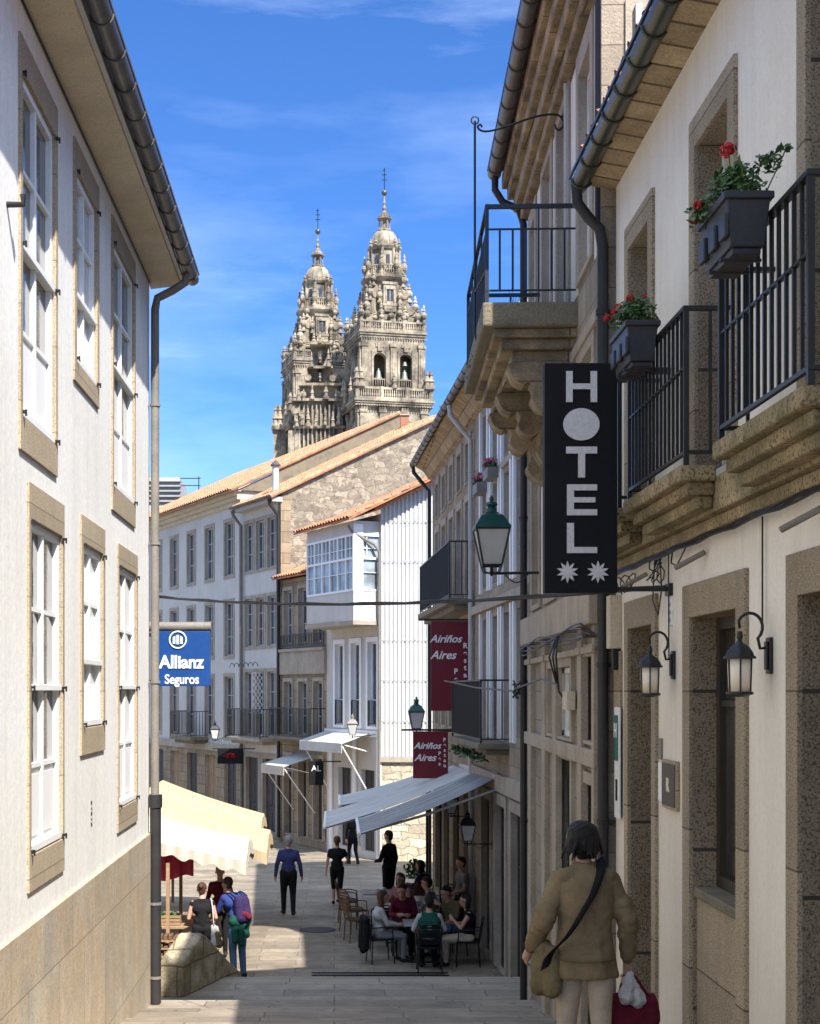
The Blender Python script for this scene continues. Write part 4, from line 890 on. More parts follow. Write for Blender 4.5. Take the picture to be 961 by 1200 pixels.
# restaurant signs
def banner(label, x0px, x1px, ytop, ybot, Y, lines, group=None, small=None):
    a0, a1 = at(x0px, ytop, Y), at(x1px, ybot, Y)
    t = thing('restaurant_sign', label, 'sign', ((a0.x+a1.x)/2, Y, a1.z))
    k = MB(); k.box(a0.x, a1.x, Y-.04, Y+.04, a1.z, a0.z); k.build('panel', 'signred', t)
    k = MB(); k.box(a0.x-.25, a1.x+.5, Y-.015, Y+.015, a0.z+.01, a0.z+.05); k.build('bracket', 'iron', t)
    for (s, px, py, size, sh_) in lines: c = at(px, py, Y); lettering(t, s, (c.x, Y-.045, c.z), size, 'signwhite', shear=sh_, bold=.004)
    if small:
        for (s, px, py0, dy, size) in small:
            for i, chh in enumerate(s): c = at(px, py0+dy*i, Y); lettering(t, chh, (c.x, Y-.046, c.z), size, 'signwhite', bold=.004, name='letter')
    return t
banner('taller burgundy restaurant banner with white script lettering above the iron balcony', 505, 551, 728, 833, 29.3, [('Airiños', 522, 749, .215, .35), ('Aires', 519, 768, .235, .35)], small=[('Restau', 545, 757, 8.5, .15), ('Pe', 534, 787, 9, .15)])
banner('lower burgundy restaurant sign with white script lettering above the awning', 484, 525, 857, 912, 31.2, [('Airiños', 500.5, 874, .195, .35), ('Aires', 498, 888, .21, .35)], small=[('Restau', 521, 867, 6, .11), ('Pes', 515, 883, 6, .11)])
# awnings of the cafe
def awning(name, label, Ya, Yb, xin, zin, xout, zout, mt, val=.22):
    t = thing(name, label, 'awning', (xin, (Ya+Yb)/2, zin), 'retractable cafe awnings')
    k = MB(); n = 14; top = []; bot = []
    for i in range(n+1):
        q = i/n; row = []; 
        for j in range(9):
            y = Ya+(Yb-Ya)*j/8; sag = -.07*math.sin(math.pi*q)*(1+.15*math.sin(j*2.1)); row.append(Vector((xin+(xout-xin)*q, y, zin+(zout-zin)*q+sag)))
        top.append(row)
    b = len(k.v)
    for row in top: k.v += row
    for row in top: k.v += [p-Vector((0, 0, .006)) for p in row]
    N = (n+1)*9
    for i in range(n):
        for j in range(8):
            a = i*9+j; k.f.append((a, a+1, a+10, a+9)); k.mi.append(0); k.f.append((N+a, N+a+9, N+a+10, N+a+1)); k.mi.append(0)
    k.build('canvas', mt, t, smooth=60)
    k = MB()
    for j in range(24):
        y0 = Ya+(Yb-Ya)*j/24; y1 = Ya+(Yb-Ya)*(j+1)/24; w0 = .02*math.sin(j*1.3); w1 = .02*math.sin((j+1)*1.3)
        k.hexa([(xout+w0, y0, zout-val), (xout+w0+.005, y0, zout-val), (xout+w1+.005, y1, zout-val), (xout+w1, y1, zout-val), (xout, y0, zout), (xout+.005, y0, zout), (xout+.005, y1, zout), (xout, y1, zout)])
    k.build('valance', 'awningpale', t)
    k = MB(); k.tube([(xout, Ya-.03, zout), (xout, Yb+.03, zout)], .03, 8); k.build('front_bar', 'white', t)
    k = MB(); k.tube([(xin, Ya-.05, zin+.02), (xin, Yb+.05, zin+.02)], .07, 10); k.build('roller', 'whitemetal', t)
    for y in (Ya+.12, Yb-.12):
        k = MB(); mid = Vector(((xin+xout)/2, y, (zin+zout)/2-.16)); k.tube([(xin, y, zin-.22), mid, (xout, y, zout-.01)], .024, 8); k.ball(mid, .035, 8); k.build('folding_arm', 'whitemetal', t)
    return t
awning('awning', 'large grey blue cafe awning sloping over the shaded tables', 25.6, 28.6, 2.88, -1.52, .44, -2.52, 'awning')
awning('awning', 'second grey awning behind the large one, its pale valance hanging lower left', 28.9, 32.6, 2.76, -1.62, -.20, -2.72, 'awningpale', .3)
awning('awning', 'farthest pale awning, highest above the sunlit stone wall base', 33.2, 36.4, 2.6, -1.9, .12, -2.62, 'awningpale', .3)
for s_, Yl in ((1, 26.4), (2, 29.0)):
    c = P(F3.SY(Yl), .45, -2.78 if s_ == 1 else -2.5); lantern('hanging_lantern', ('nearer' if s_ == 1 else 'farther')+' dark lantern in the shade on the cafe wall', c, .62, P(F3.SY(Yl), 0, c.z), 'iron')
lantern('street_lantern', 'green capped lantern in front of the white clad wall, above the lower restaurant sign', at(488, 858, 32.4), .80, P(F3.SY(32.4), 0, at(0, 857, 32.4).z))
# iron posts of the terrace
for i, Yp in enumerate((27.4, 31.4)):
    k = MB(); k.tube([(2.0, Yp, -4.97), (2.0, Yp, -2.1)], .025, 8); tag(k.build('terrace_post', 'iron'), ('nearer' if i == 0 else 'farther')+' dark iron post under the cafe awning', 'post')

# ============================================================ WHITE GALLERY HOUSE (end of the street)
FC = Fr(1.52, 47, -.464, 1); P = FC.P
sG = FC.S(383)
zG = 5.75
hg = [(.30+1.28*i, .95+1.28*i, -1.15, 1.62) for i in range(3)]
hgg = [(.5, 1.5, -5.3, -2.6), (2.3, 3.3, -5.3, -2.6)]
tG = thing('white_gallery_house', 'white house with glazed corner gallery, clay roof and white clad side wall, centre', 'house', (3, 49, -5.5))
k = MB(); wall_holes(k, FC, 0, sG, -7, zG, hg+hgg, .2)
pF = P(sG, 0, 0); back = Vector((7.5, 60, 0))
k.quad((pF.x, pF.y, -7), (pF.x+3, pF.y+6, -7), (pF.x+3, pF.y+6, zG), (pF.x, pF.y, zG)); k.quad((5.5, 47, -7), (8, 55, -7), (8, 55, 7.5), (5.5, 47, 7.5)); k.quad((pF.x+3, pF.y+6, -7), (8, 55, -7), (8, 55, 7.5), (pF.x+3, pF.y+6, zG))
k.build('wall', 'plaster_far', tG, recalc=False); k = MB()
for h in hg+hgg: reveals(k, FC, h, .2)
k.build('opening_reveal', 'white', tG, recalc=False)
for h in hg:
    window(tG, FC, h, .16, 1, (.3,), .06, 'white', 'glass'); surround(tG, FC, h, .14, .16, .1, .04, 'white'); kk = MB()
    railing(tG, FC, h[0]+.03, h[1]-.03, .03, h[2], h[2]+.85, .1, False)
for h in hgg: door(tG, FC, h, .16, 'darkwood')
k = MB()
for s_ in (.1, 1.9, 3.8): k.fb(FC, s_-.13, s_+.13, 0, .08, -7, -1.3)
k.fb(FC, 0, sG, 0, .1, -1.5, -1.3); k.build('pilaster', 'white', tG, bevel=.01)
# side wall: corrugated cladding above rubble
yS = 46.98
def roofz(x): return 6.05+.47*(x-1.52)
k = MB(); x = 1.50; i = 0; xs = []
while x < 5.5: xs.append((x, yS-(0, .045, .045, 0)[i % 4])); x += (.012, .055, .012, .055)[i % 4]; i += 1
for (xa, ya), (xb, yb) in zip(xs, xs[1:]): k.quad((xa, ya, -2.12), (xb, yb, -2.12), (xb, yb, roofz(xb)-.05), (xa, ya, roofz(xa)-.05))
clad = k.build('cladding', 'whitemetal', tG, recalc=False)
k = MB()
for py in (611, 658, 750, 797, 845):
    z_ = at(0, py, 47).z; k.box(1.5, 5.5, yS-.054, yS-.047, z_-.012, z_+.006)
    for q in range(12): x_ = 1.6+q*.34; k.box(x_-.03, x_+.03, yS-.062, yS-.054, z_-.02, z_+.03)
k.build('joint_strip', 'greypaint', clad)
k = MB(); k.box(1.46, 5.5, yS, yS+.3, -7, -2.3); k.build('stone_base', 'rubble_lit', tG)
k = MB(); k.box(1.44, 5.5, yS-.10, yS+.3, -2.3, -2.13); k.build('base_ledge', 'trimstone', tG, bevel=.01)
tile_roof(tG, P(sG+.3, 1.15, 5.5), Vector((.45, 46.2, 5.52)), Vector((5.6, 46.7, 8.05)), Vector((5.6, 53, 8.05)), tw=.24)
k = MB(); k.tube([Vector((1.3, 46.72, 5.85)), Vector((5.6, 46.72, 7.95))], .05, 6); k.build('verge_tiles', 'tile', tG)
k = MB(); k.quad(P(sG, 0, zG), P(0, 0, 5.95), (5.5, 46.98, 7.9), (5.5, 53, 7.9)); k.build('roof_underside', 'plaster_far', tG, recalc=False)
# gallery
gd = .93; g0, g1_ = .12, 3.85; zb, zt_ = 2.30, 5.50
k = MB(); k.fb(FC, g0-.06, g1_+.06, 0, gd+.06, zb-.16, zb); ga = k.build('gallery', 'trimstone', tG, bevel=.01)
k = MB(); k.fb(FC, g0, g1_, 0, gd, zb+.002, zb+.95); k.fb(FC, g0, g1_, 0, gd, zt_-.42, zt_); k.build('gallery_panel', 'plaster_far', ga)
def glazed(fr, s0, s1, dd_, n, tops, mt_):
    k = MB(); z0, z1 = zb+.95, zt_-.42
    for i in range(n+1): s_ = s0+(s1-s0)*i/n; k.fb(fr, s_-.035, s_+.035, dd_-.06, dd_+.012, z0, z1)
    for zz in (z0+.02, z0+1.05, z1-.03): k.fb(fr, s0, s1, dd_-.05, dd_+.02, zz-.035, zz+.035)
    for i in range(n):
        a = s0+(s1-s0)*i/n; b = s0+(s1-s0)*(i+1)/n; mid = (a+b)/2
        k.fb(fr, mid-.014, mid+.014, dd_-.04, dd_, z0+1.08, z1-.06); k.fb(fr, a+.04, b-.04, dd_-.04, dd_, z0+.58, z0+.605); k.fb(fr, a+.04, b-.04, dd_-.04, dd_, z0+1.36, z0+1.385)
    w = k.build('gallery_sash', 'white', ga)
    k = MB(); k.fb(fr, s0+.02, s1-.02, dd_-.10, dd_-.05, z0, z1); k.build('pane', mt_, w)
m['skyglass'] = glassm('old_gallery_glass', (.15, .17, .18), .12, .5)
glazed(FC, g0, g1_, gd, 6, 1, 'skyglass')
# gallery end facing the camera
e0 = P(g0, 0, 0); e1 = P(g0, gd, 0); FGe = Fr(e1.x, e1.y, e0.x-e1.x, e0.y-e1.y, right=False)
glazed(FGe, 0, gd, 0.0, 1, 1, 'skyglass')
k = MB(); k.fb(FGe, -.02, .32, 0.002, .03, zb, zt_-.1); k.fb(FGe, .32, .75, .002, .02, zb+.002, zb+.85); k.build('corner_post', 'white', ga)
t = thing('downpipe', 'grey downpipe bent from the gallery eave down the white house corner', 'downpipe', P(.0, .1, -5))
k = MB(); k.tube([P(.2, 1.1, 5.35), P(.15, 1.0, 5.15), P(.02, .25, 4.75), P(-.04, .10, 4.5), P(-.04, .10, -5.3)], .05, 8); k.build('pipe', 'pipegrey', t, smooth=40)
Y = 46; lantern('street_lantern', 'small pale lantern on the white gallery house above the short awning', at(413, 864, 46), .75, P(.3, 0, at(0, 862, 46).z), 'pipegrey')

# ============================================================ CHAIN OF HOUSES RUNNING BACK LEFT
sS, sL3, sL2 = FC.S(330), FC.S(285), 31.0
wS = (sS-sG)/3
hs = [(sG+.35+wS*i, sG+wS*(i+1)-.25, z0, z1) for i in range(3) for (z0, z1) in ((1.75, 3.75), (-1.6, .35), (-5.3, -2.4))]
tS = block('narrow_stone_house', 'narrow grey stone house with a small tiled roof between the white houses', FC, sG+.002, sS, -7, 4.15, 8, hs, 'ashlar_brown', .25, 'house', rm='trimstone')
for h in hs: (window(tS, FC, h, .2, 2, (.35, .7), .07, 'greypaint', 'glass') if h[2] > -5 else door(tS, FC, h, .2)); surround(tS, FC, h, .1, .14, .02, .03, 'trimstone')
k = MB(); k.fb(FC, sG+.01, sS-.02, -.02, .10, .62, 1.45); k.fb(FC, sG+.01, sS-.02, -.02, .16, 1.451, 1.56); k.build('parapet_band', 'trimstone', tS, bevel=.01)
railing(tS, FC, sG+.1, sS-.1, .1, 1.56, 2.1, .14, False); 
balcony(tS, FC, sG+.15, sS-.25, .6, -1.65, 1.05, .2, 'mossstone', .13)
tile_roof(tS, P(sG-.3, .35, 4.22), P(sS+.15, .35, 4.22), P(sS+.15, -5, 6.4), P(sG-.3, -5, 6.4), mt='tile', rows=.5)
k = MB(); k.prism([P(sG, .1, 4.14), P(sG, -5, 6.3), P(sG, -8, 4.2)], P(sS, 0, 0)-P(sG, 0, 0)); k.build('roof_structure', 'ashlar_brown', tS)
def wins3(s0, s1, n, w, z0, z1): return [(s0+(s1-s0)*(i+.5)/n-w/2, s0+(s1-s0)*(i+.5)/n+w/2, z0, z1) for i in range(n)]
zE3 = at(0, 579, FC.P(sS, 0, 0).y).z
hl3 = wins3(sS+.35, sL3-.1, 3, .82, 4.75, 6.65)+wins3(sS+.35, sL3-.1, 3, .82, 1.75, 3.65)+wins3(sS+.35, sL3-.1, 3, .82, -1.75, .75)
hl3g = wins3(sS+.3, sL3-.1, 2, 1.3, -5.4, -2.6)
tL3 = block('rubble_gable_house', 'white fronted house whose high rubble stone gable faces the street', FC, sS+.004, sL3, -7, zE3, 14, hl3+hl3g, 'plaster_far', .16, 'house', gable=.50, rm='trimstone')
# rubble skin on the near gable
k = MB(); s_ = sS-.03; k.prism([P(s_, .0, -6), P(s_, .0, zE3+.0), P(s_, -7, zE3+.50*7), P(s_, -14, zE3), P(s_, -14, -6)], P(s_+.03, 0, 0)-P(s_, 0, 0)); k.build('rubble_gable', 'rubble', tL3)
k = MB(); k.fb(FC, sS-.05, sS+.25, -.35, .05, -6, zE3-.05); k.build('corner_quoins', 'ashlar_brown', tL3, bevel=.01)
for h in hl3: window(tL3, FC, h, .13, 2, (.35, .7), .06, 'greypaint', 'glass'); surround(tL3, FC, h, .13, .13, .1, .03, 'trimstone')
for h in hl3g: door(tL3, FC, h, .13, 'darkwood'); surround(tL3, FC, h, .2, .2, 0, .03, 'trimstone')
balcony(tL3, FC, sS+.5, sL3-.05, .7, -1.8, 1.12, .25, 'trimstone', .13)
tile_roof(tL3, P(sS-.12, .5, zE3-.12), P(sL3, .5, zE3-.12), P(sL3, -7, zE3+.50*7+.1), P(sS-.12, -7, zE3+.50*7+.1), mt='tile_far', rows=.5)
tile_roof(tL3, P(sL3, -14.4, zE3-.1), P(sS-.12, -14.4, zE3-.1), P(sS-.12, -7, zE3+.50*7+.1), P(sL3, -7, zE3+.50*7+.1), mt='tile_far', rows=1)
k = MB(); k.tube([P(sS-.14, .5, zE3-.14), P(sS-.14, -7, zE3+.50*7+.06)], .07, 6); k.build('verge', 'tile_far', tL3)
k = MB(); k.fb(FC, sS-.1, sL3, .0, .42, zE3-.3, zE3-.12); k.build('eave', 'greypaint', tL3)
gutter(tL3, P(sS-.2, .55, zE3-.1), P(sL3, .55, zE3-.1), .07, 'zinc', 1.5)
# white trellis on its balcony
t = thing('trellis', 'white diamond lattice trellis on the far iron balcony', 'trellis', at(308, 862, 56.6)); k = MB()
A0, A1 = at(296, 836, 56.6), at(321, 788, 56.6); Wd = A1.x-A0.x; Hd = A1.z-A0.z
for i in range(-8, 9):
    for sg_ in (1, -1):
        x0_ = A0.x+i*.155; pts_ = []
        for q in range(41):
            zq = Hd*q/40; xq = x0_+sg_*zq*.6+(0 if sg_ > 0 else Wd*.5)
            if A0.x <= xq <= A1.x: pts_.append((xq, 56.6+.01*sg_, A0.z+zq))
        if len(pts_) > 1: k.tube([pts_[0], pts_[-1]], .015, 4)
k.box(A0.x-.03, A0.x, 56.57, 56.63, A0.z-1.2, A1.z); k.box(A1.x, A1.x+.03, 56.57, 56.63, A0.z-1.2, A1.z); k.box(A0.x, A1.x, 56.57, 56.63, A1.z-.03, A1.z)
k.build('lattice', 'white', t); k = MB()
for i in range(6): k.tube([P(sS+.9+.5*i+.25+.25*math.cos(a), .6, .95+.16*math.sin(a)) for a in [j*math.pi/8 for j in range(9)]], .016, 4)
k.build('arched_top', 'iron', t)
zE2 = at(0, 571, FC.P(sL3, 0, 0).y).z-.12
n2_ = 8
hl2 = wins3(sL3+.4, sL3+.4+n2_*2.35, n2_, .95, 4.75, 6.95)+wins3(sL3+.4, sL3+.4+n2_*2.35, n2_, .95, 1.45, 3.65)+wins3(sL3+.4, sL3+.4+n2_*2.35, n2_, .95, -1.9, .6)
hl2g = wins3(sL3+.2, sL3+.2+n2_*2.35, n2_, 1.35, -5.7, -2.7)
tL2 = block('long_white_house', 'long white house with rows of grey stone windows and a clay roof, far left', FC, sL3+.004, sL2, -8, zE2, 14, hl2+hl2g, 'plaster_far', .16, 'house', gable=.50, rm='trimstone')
for h in hl2: window(tL2, FC, h, .13, 2, (.35, .7), .06, 'greypaint', 'glass'); surround(tL2, FC, h, .15, .14, .12, .03, 'trimstone')
for i, h in enumerate(hl2g): door(tL2, FC, h, .13, 'wood' if i % 2 else 'darkwood'); surround(tL2, FC, h, .25, .2, 0, .03, 'ashlar_brown')
k = MB()
for i, (d, z0, z1) in enumerate(((.12, -.55, -.38), (.26, -.379, -.22), (.42, -.219, -.04))): k.fb(FC, sL3, sL2, -.02, d, zE2+z0, zE2+z1)
k.build('cornice', 'soffit', tL2, bevel=.02)
tile_roof(tL2, P(sL3-.15, .65, zE2-.05), P(sL2, .65, zE2-.05), P(sL2, -7, zE2+.50*7+.12), P(sL3-.15, -7, zE2+.50*7+.12), mt='tile_far', rows=.5, tw=.26)
k = MB(); k.prism([P(sL3-.02, .3, zE2-.02), P(sL3-.02, -7, zE2+.50*7+.10), P(sL3-.02, -13.9, zE2)], P(sL3-.10, 0, 0)-P(sL3, 0, 0)); k.build('verge_stones', 'mossstone', tL2)
k = MB(); k.tube([P(sL3-.16, .6, zE2-.04), P(sL3-.16, -7, zE2+.50*7+.15)], .08, 6); k.build('verge', 'tile_far', tL2)
k = MB(); k.fb(FC, sL3+.2, sL2, 0, .1, -2.5, -2.2); k.build('string_course', 'trimstone', tL2)
for tt, a_, b_, hz in ((tL2, sL3+.01, sL2, hl2g), (tL3, sS+.3, sL3, hl3g)):
    k = MB(); wall_holes(k, FC, a_, b_, -7, -2.42, hz, 0, .022); k.build('ground_floor_stone', 'ashlar_brown', tt, recalc=False)
balcony(tL2, FC, sL3+4.1, sL3+6.8, .8, -1.95, 1.1, .3, 'mossstone', .13)
for s_, nm in ((sL3-.05, 'grey downpipe between the long white house and the rubble gable house'), (sS+.05, 'black downpipe at the foot of the rubble gable')):
    t = thing('downpipe', nm, 'downpipe', P(s_, .1, -5.5)); k = MB(); z_ = zE3-.2
    k.tube([P(s_, .5, z_), P(s_, .45, z_-.2), P(s_, .12, z_-.6), P(s_, .1, -5.5)], .07, 8); k.build('pipe', 'pipegrey' if s_ > sL3-1 else 'pipe', t, smooth=40)
# roof things
t = thing('flue_pipe', 'shiny metal flue standing on the far clay roof', 'flue', P(sS+1.2, -1.2, zE3+.5)); c = at(323, 560, P(sS+.6, -.6, 0).y)
k = MB(); k.tube([c-Vector((0, 0, .8)), c+Vector((0, 0, .45))], .13, 12); k.build('pipe', 'pipewhite', t, smooth=40); k = MB(); k.lathe(c, [(.2, .45), (.2, .5), (.02, .68)], 12); k.build('cap', 'zinc', t)
c = at(474, 498, 60); k = MB(); k.box(c.x-.17, c.x+.17, 59.8, 60.2, c.z-1.5, c.z+.36); t = thing('chimney', 'small red brick chimney on the rubble gable house roof below the right tower', 'chimney', c-Vector((0, 0, 1.5))); k.build('stack', 'brickred', t, bevel=.01)
k = MB(); k.box(c.x-.2, c.x+.2, 59.75, 60.25, c.z+.36, c.z+.42); k.build('cap', 'trimstone', t)
a0, a1 = at(178, 560, 80), at(232, 592, 80)
t = thing('roof_terrace', 'dark slatted rooftop enclosure with a thin rail beyond the long white house', 'rooftop structure', ((a0.x+a1.x)/2, 80, a1.z-3)); k = MB(); k.box(a0.x-6, a1.x-1.0, 80, 84, -6.5, a0.z+.02); k.build('wall', 'greypaint', t)
k = MB()
for i in range(5): k.box(a0.x-6, a1.x-.95, 79.92, 79.99, a0.z-.2-.28*i-.1, a0.z-.2-.28*i)
k.build('slats', 'pipe', t); k = MB()
for dz in (.05, -.35): k.tube([(a1.x-1.2, 80.5, a0.z+dz), (a1.x+.1, 80.5, a0.z+dz+.0)], .03, 5)
k.tube([(a1.x, 80.5, a0.z-1.2), (a1.x, 80.5, a0.z+.15)], .03, 5); k.build('rail', 'iron', t)
# awnings and signs at the far facades
def small_awning(label, pa, pb, ztop, out, drop, mt, words=None):
    a, b = sorted((FC.S(pa), FC.S(pb))); t = thing('shop_awning', label, 'awning', P(a, 0, ztop), 'small shop awnings on the far houses')
    k = MB(); k.hexa([P(a, .02, ztop-.02), P(b, .02, ztop-.02), P(b, out, ztop-drop-.02), P(a, out, ztop-drop-.02), P(a, .02, ztop), P(b, .02, ztop), P(b, out, ztop-drop), P(a, out, ztop-drop)]); k.build('canvas', mt, t)
    k = MB(); k.fb(FC, a, b, out-.01, out+.01, ztop-drop-.32, ztop-drop); k.build('valance', 'creamwhite' if words else mt, t)
    for s_ in (a+.1, b-.1):
        k = MB(); k.tube([P(s_, out, ztop-drop), P(s_, .05, ztop-drop-1.7)], .025, 6); k.tube([P(s_, out, ztop-drop-.02), P(s_, .05, ztop-drop-.3)], .02, 6); k.build('support_arm', 'white', t)
    if words:
        k = MB(); q_ = a+.3; i_ = 0
        while q_ < b-.4: w_ = (.10, .16, .07, .13)[i_ % 4]; k.fb(FC, q_, q_+w_, out+.011, out+.014, ztop-drop-.23, ztop-drop-.12+.02*(i_ % 3)); q_ += w_+.05; i_ += 1
        k.build('faint_lettering', 'greypaint', t)
small_awning('short grey awning over the ground floor of the white gallery house', 436, 385, -1.35, 1.1, .35, 'awningpale')
small_awning('cream shop awning with faint lettering on the narrow stone house', 372, 344, -2.3, 1.3, .35, 'awningpale', 'CAFETERIA')
def blade(label, px0, px1, py0, py1, Y, word, mt='signblack'):
    a0, a1 = at(px0, py0, Y), at(px1, py1, Y); t = thing('blade_sign', label, 'sign', ((a0.x+a1.x)/2, Y, a1.z)); k = MB(); k.box(a0.x, a1.x, Y-.03, Y+.03, a1.z, a0.z); k.build('panel', mt, t)
    k = MB(); k.box(a0.x-.2, a1.x+.6, Y-.015, Y+.015, a0.z, a0.z+.04); k.build('bracket', 'iron', t); return t, a0, a1
t, a0, a1 = blade('small dark sign with a red motif on the far long white house', 255, 285, 878, 895, 57, '')
k = MB(); leafy(k, ((a0.x+a1.x)/2, 56.95, (a0.z+a1.z)/2), (.3, .01, .13), 40, .05, seed=5); k.build('red_motif', 'petal', t)
t, a0, a1 = blade('black shop sign with pale lettering beside the narrow stone house', 362, 379, 893, 920, 49, ''); lettering(t, 'AL', ((a0.x+a1.x)/2, 48.96, a0.z-.22), .28, 'signwhite')
lantern('street_lantern', 'small black lantern on the far white house left of the lattice balcony', at(252, 868, 57.5), .8, P(FC.SY(60), 0, at(0, 866, 57.5).z), 'iron')
# plain house behind the market closing the left side
FM = Fr(-9.0, 19, 0, 1, right=False)
hm = wins3(1, 30, 12, 1.0, -4, -2)+wins3(1, 30, 12, 1.0, -.5, 1.4)
tM = block('market_side_house', 'low cream house behind the market stalls on the left side', FM, 0, 31, -7, 2.6, 8, hm, 'plaster_cream', .15, 'house', gable=.4, rm='trimstone')
for h in hm: window(tM, FM, h, .13, 2, (.5,), .06, 'white', 'glass'); surround(tM, FM, h, .12, .12, .1, .03, 'trimstone')
tile_roof(tM, FM.P(0, .4, 2.45), FM.P(31, .4, 2.45), FM.P(31, -4, 4.3), FM.P(0, -4, 4.3), rows=1)
# ============================================================ CATHEDRAL TOWERS
U = .1118
def square(cx, cy, w, z, rot):
    c, s = math.cos(rot), math.sin(rot)
    return [Vector((cx+x*c-y*s, cy+x*s+y*c, z)) for x, y in ((-w, -w), (w, -w), (w, w), (-w, w))]
urn_prof = [(.30, 0), (.30, .12), (.16, .18), (.14, .30), (.30, .42), (.36, .55), (.26, .70), (.12, .78), (.20, .86), (.10, .98), (.14, 1.05), (.03, 1.25)]
spire_prof = [(.34, 0), (.34, .25), (.20, .30), (.20, .55), (.30, .60), (.22, .70), (.10, 1.05), (.16, 1.12), (.12, 1.2), (.04, 1.45)]
def pinnacle(t, c, h, prof=urn_prof, fat=1.0, n=8):
    key = 'pin%.2f_%.2f_%d' % (h, fat, id(prof) % 9973)
    me = bpy.data.meshes.get(key)
    if me is None:
        k = MB(); k.lathe((0, 0, 0), [(r*h/1.3*fat, z*h/1.3) for r, z in prof], n); o = k.build('pinnacle', 'tower'); me = o.data; me.name = key; bpy.data.objects.remove(o)
    o = bpy.data.objects.new('pinnacle', me); COL.objects.link(o); o.parent = t; o.location = Vector(c)-t.location
def tower(label, cx, cy, rot, sc, seed):
    t = thing('bell_tower', label, 'tower', (cx, cy, -6), 'twin cathedral towers'); V_ = U*sc*1.0
    def Z(py): return (VY-py)*U      # heights given for the right tower
    c_, s_ = math.cos(rot), math.sin(rot)
    def W(x, y, py): return Vector((cx+(x*c_-y*s_)*U, cy+(x*s_+y*c_)*U, Z(py)))
    def bx(k, x0, x1, y0, y1, pa, pb):
        k.hexa([W(x0, y0, pb), W(x1, y0, pb), W(x1, y1, pb), W(x0, y1, pb), W(x0, y0, pa), W(x1, y0, pa), W(x1, y1, pa), W(x0, y1, pa)])
    def sq(k, w, pa, pb): bx(k, -w, w, -w, w, pa, pb)
    sides = [(1, 0), (0, 1), (-1, 0), (0, -1)]
    def side(q):    # local frame of side q: returns f(u, d, py): u along, d outward
        a = q*math.pi/2; ca, sa = round(math.cos(a)), round(math.sin(a))
        return lambda u, d, py: W(u*ca-(-d)*sa*-1*-1 if False else u*ca+d*sa, u*sa-d*ca, py)
    def sbox(k, q, u0, u1, d0, d1, pa, pb):
        f = side(q); k.hexa([f(u0, d0, pb), f(u1, d0, pb), f(u1, d1, pb), f(u0, d1, pb), f(u0, d0, pa), f(u1, d0, pa), f(u1, d1, pa), f(u0, d1, pa)])
    # lower shaft
    k = MB(); sq(k, 40, 484, 865); k.build('shaft', 'tower', t)
    k = MB()
    for q in range(4):
        for u in (-36, -13, 13, 36): sbox(k, q, u-3.6, u+3.6, 40, 42.2, 486, 640)
        for u in (-36, -13, 13, 36): sbox(k, q, u-4.6, u+4.6, 40, 43.2, 486, 492)
        for u in (-24, 0, 24): sbox(k, q, u-6, u+6, 40, 41.2, 500, 560)
    k.build('pilaster', 'tower', t)
    def cornice(name, w, pa, pb, n=3, grow=1.5):
        k = MB(); h = (pb-pa)/n
        for i in range(n): sq(k, w-grow*i*.9, pa+h*i+.02, pa+h*(i+1))
        # dentils
        for q in range(4):
            for i in range(int(w*2/3)): sbox(k, q, -w+2+i*3, -w+3.4+i*3, w-grow*(n-1)*.9-.4, w-grow*.9, pb-.2, pb+1.2)
        k.build(name, 'tower', t)
    cornice('cornice', 47.5, 477.5, 484)
    def balustrade(w, pa, pb, step=2.6, posts=(-1, -.33, .33, 1)):
        k = MB(); h = pb-pa
        for q in range(4):
            sbox(k, q, -w, w, w-2.2, w-.3, pa, pa+h*.18); sbox(k, q, -w, w, w-2.2, w, pb-h*.2, pb)
            n = int(2*w/step)
            for i in range(n):
                u = -w+(i+.5)*2*w/n; sbox(k, q, u-.55, u+.55, w-1.7, w-.7, pa+h*.18, pb-h*.2)
                sbox(k, q, u-.85, u+.85, w-2.0, w-.4, pa+h*.5, pa+h*.72)
            for p in posts: sbox(k, q, p*w-1.7 if abs(p) < 1 else p*w-1.7-p*1.5, p*w+1.7 if abs(p) < 1 else p*w+1.7-p*1.5, w-2.8, w+.5, pa-.8, pb)
        k.build('balustrade', 'tower', t)
    balustrade(45.5, 463.5, 477.4)
    # corner clusters above the lower balustrade
    for (x, y) in ((-1, -1), (1, -1), (1, 1), (-1, 1)):
        for dx, dy in ((0, 0), (-5.5, 0), (0, -5.5)): pinnacle(t, W(x*(44+dx*.9), y*(44+dy*.9), 464), 20*U, spire_prof, .9)
    for q in range(4):
        f = side(q)
        for u in (-15, 15) if q != 0 else (0,): pinnacle(t, f(u, 44, 464), 16*U, spire_prof, .8)
    # belfry stage: arched openings on every side
    w = 37; p0, p1 = 405, 464
    k = MB()
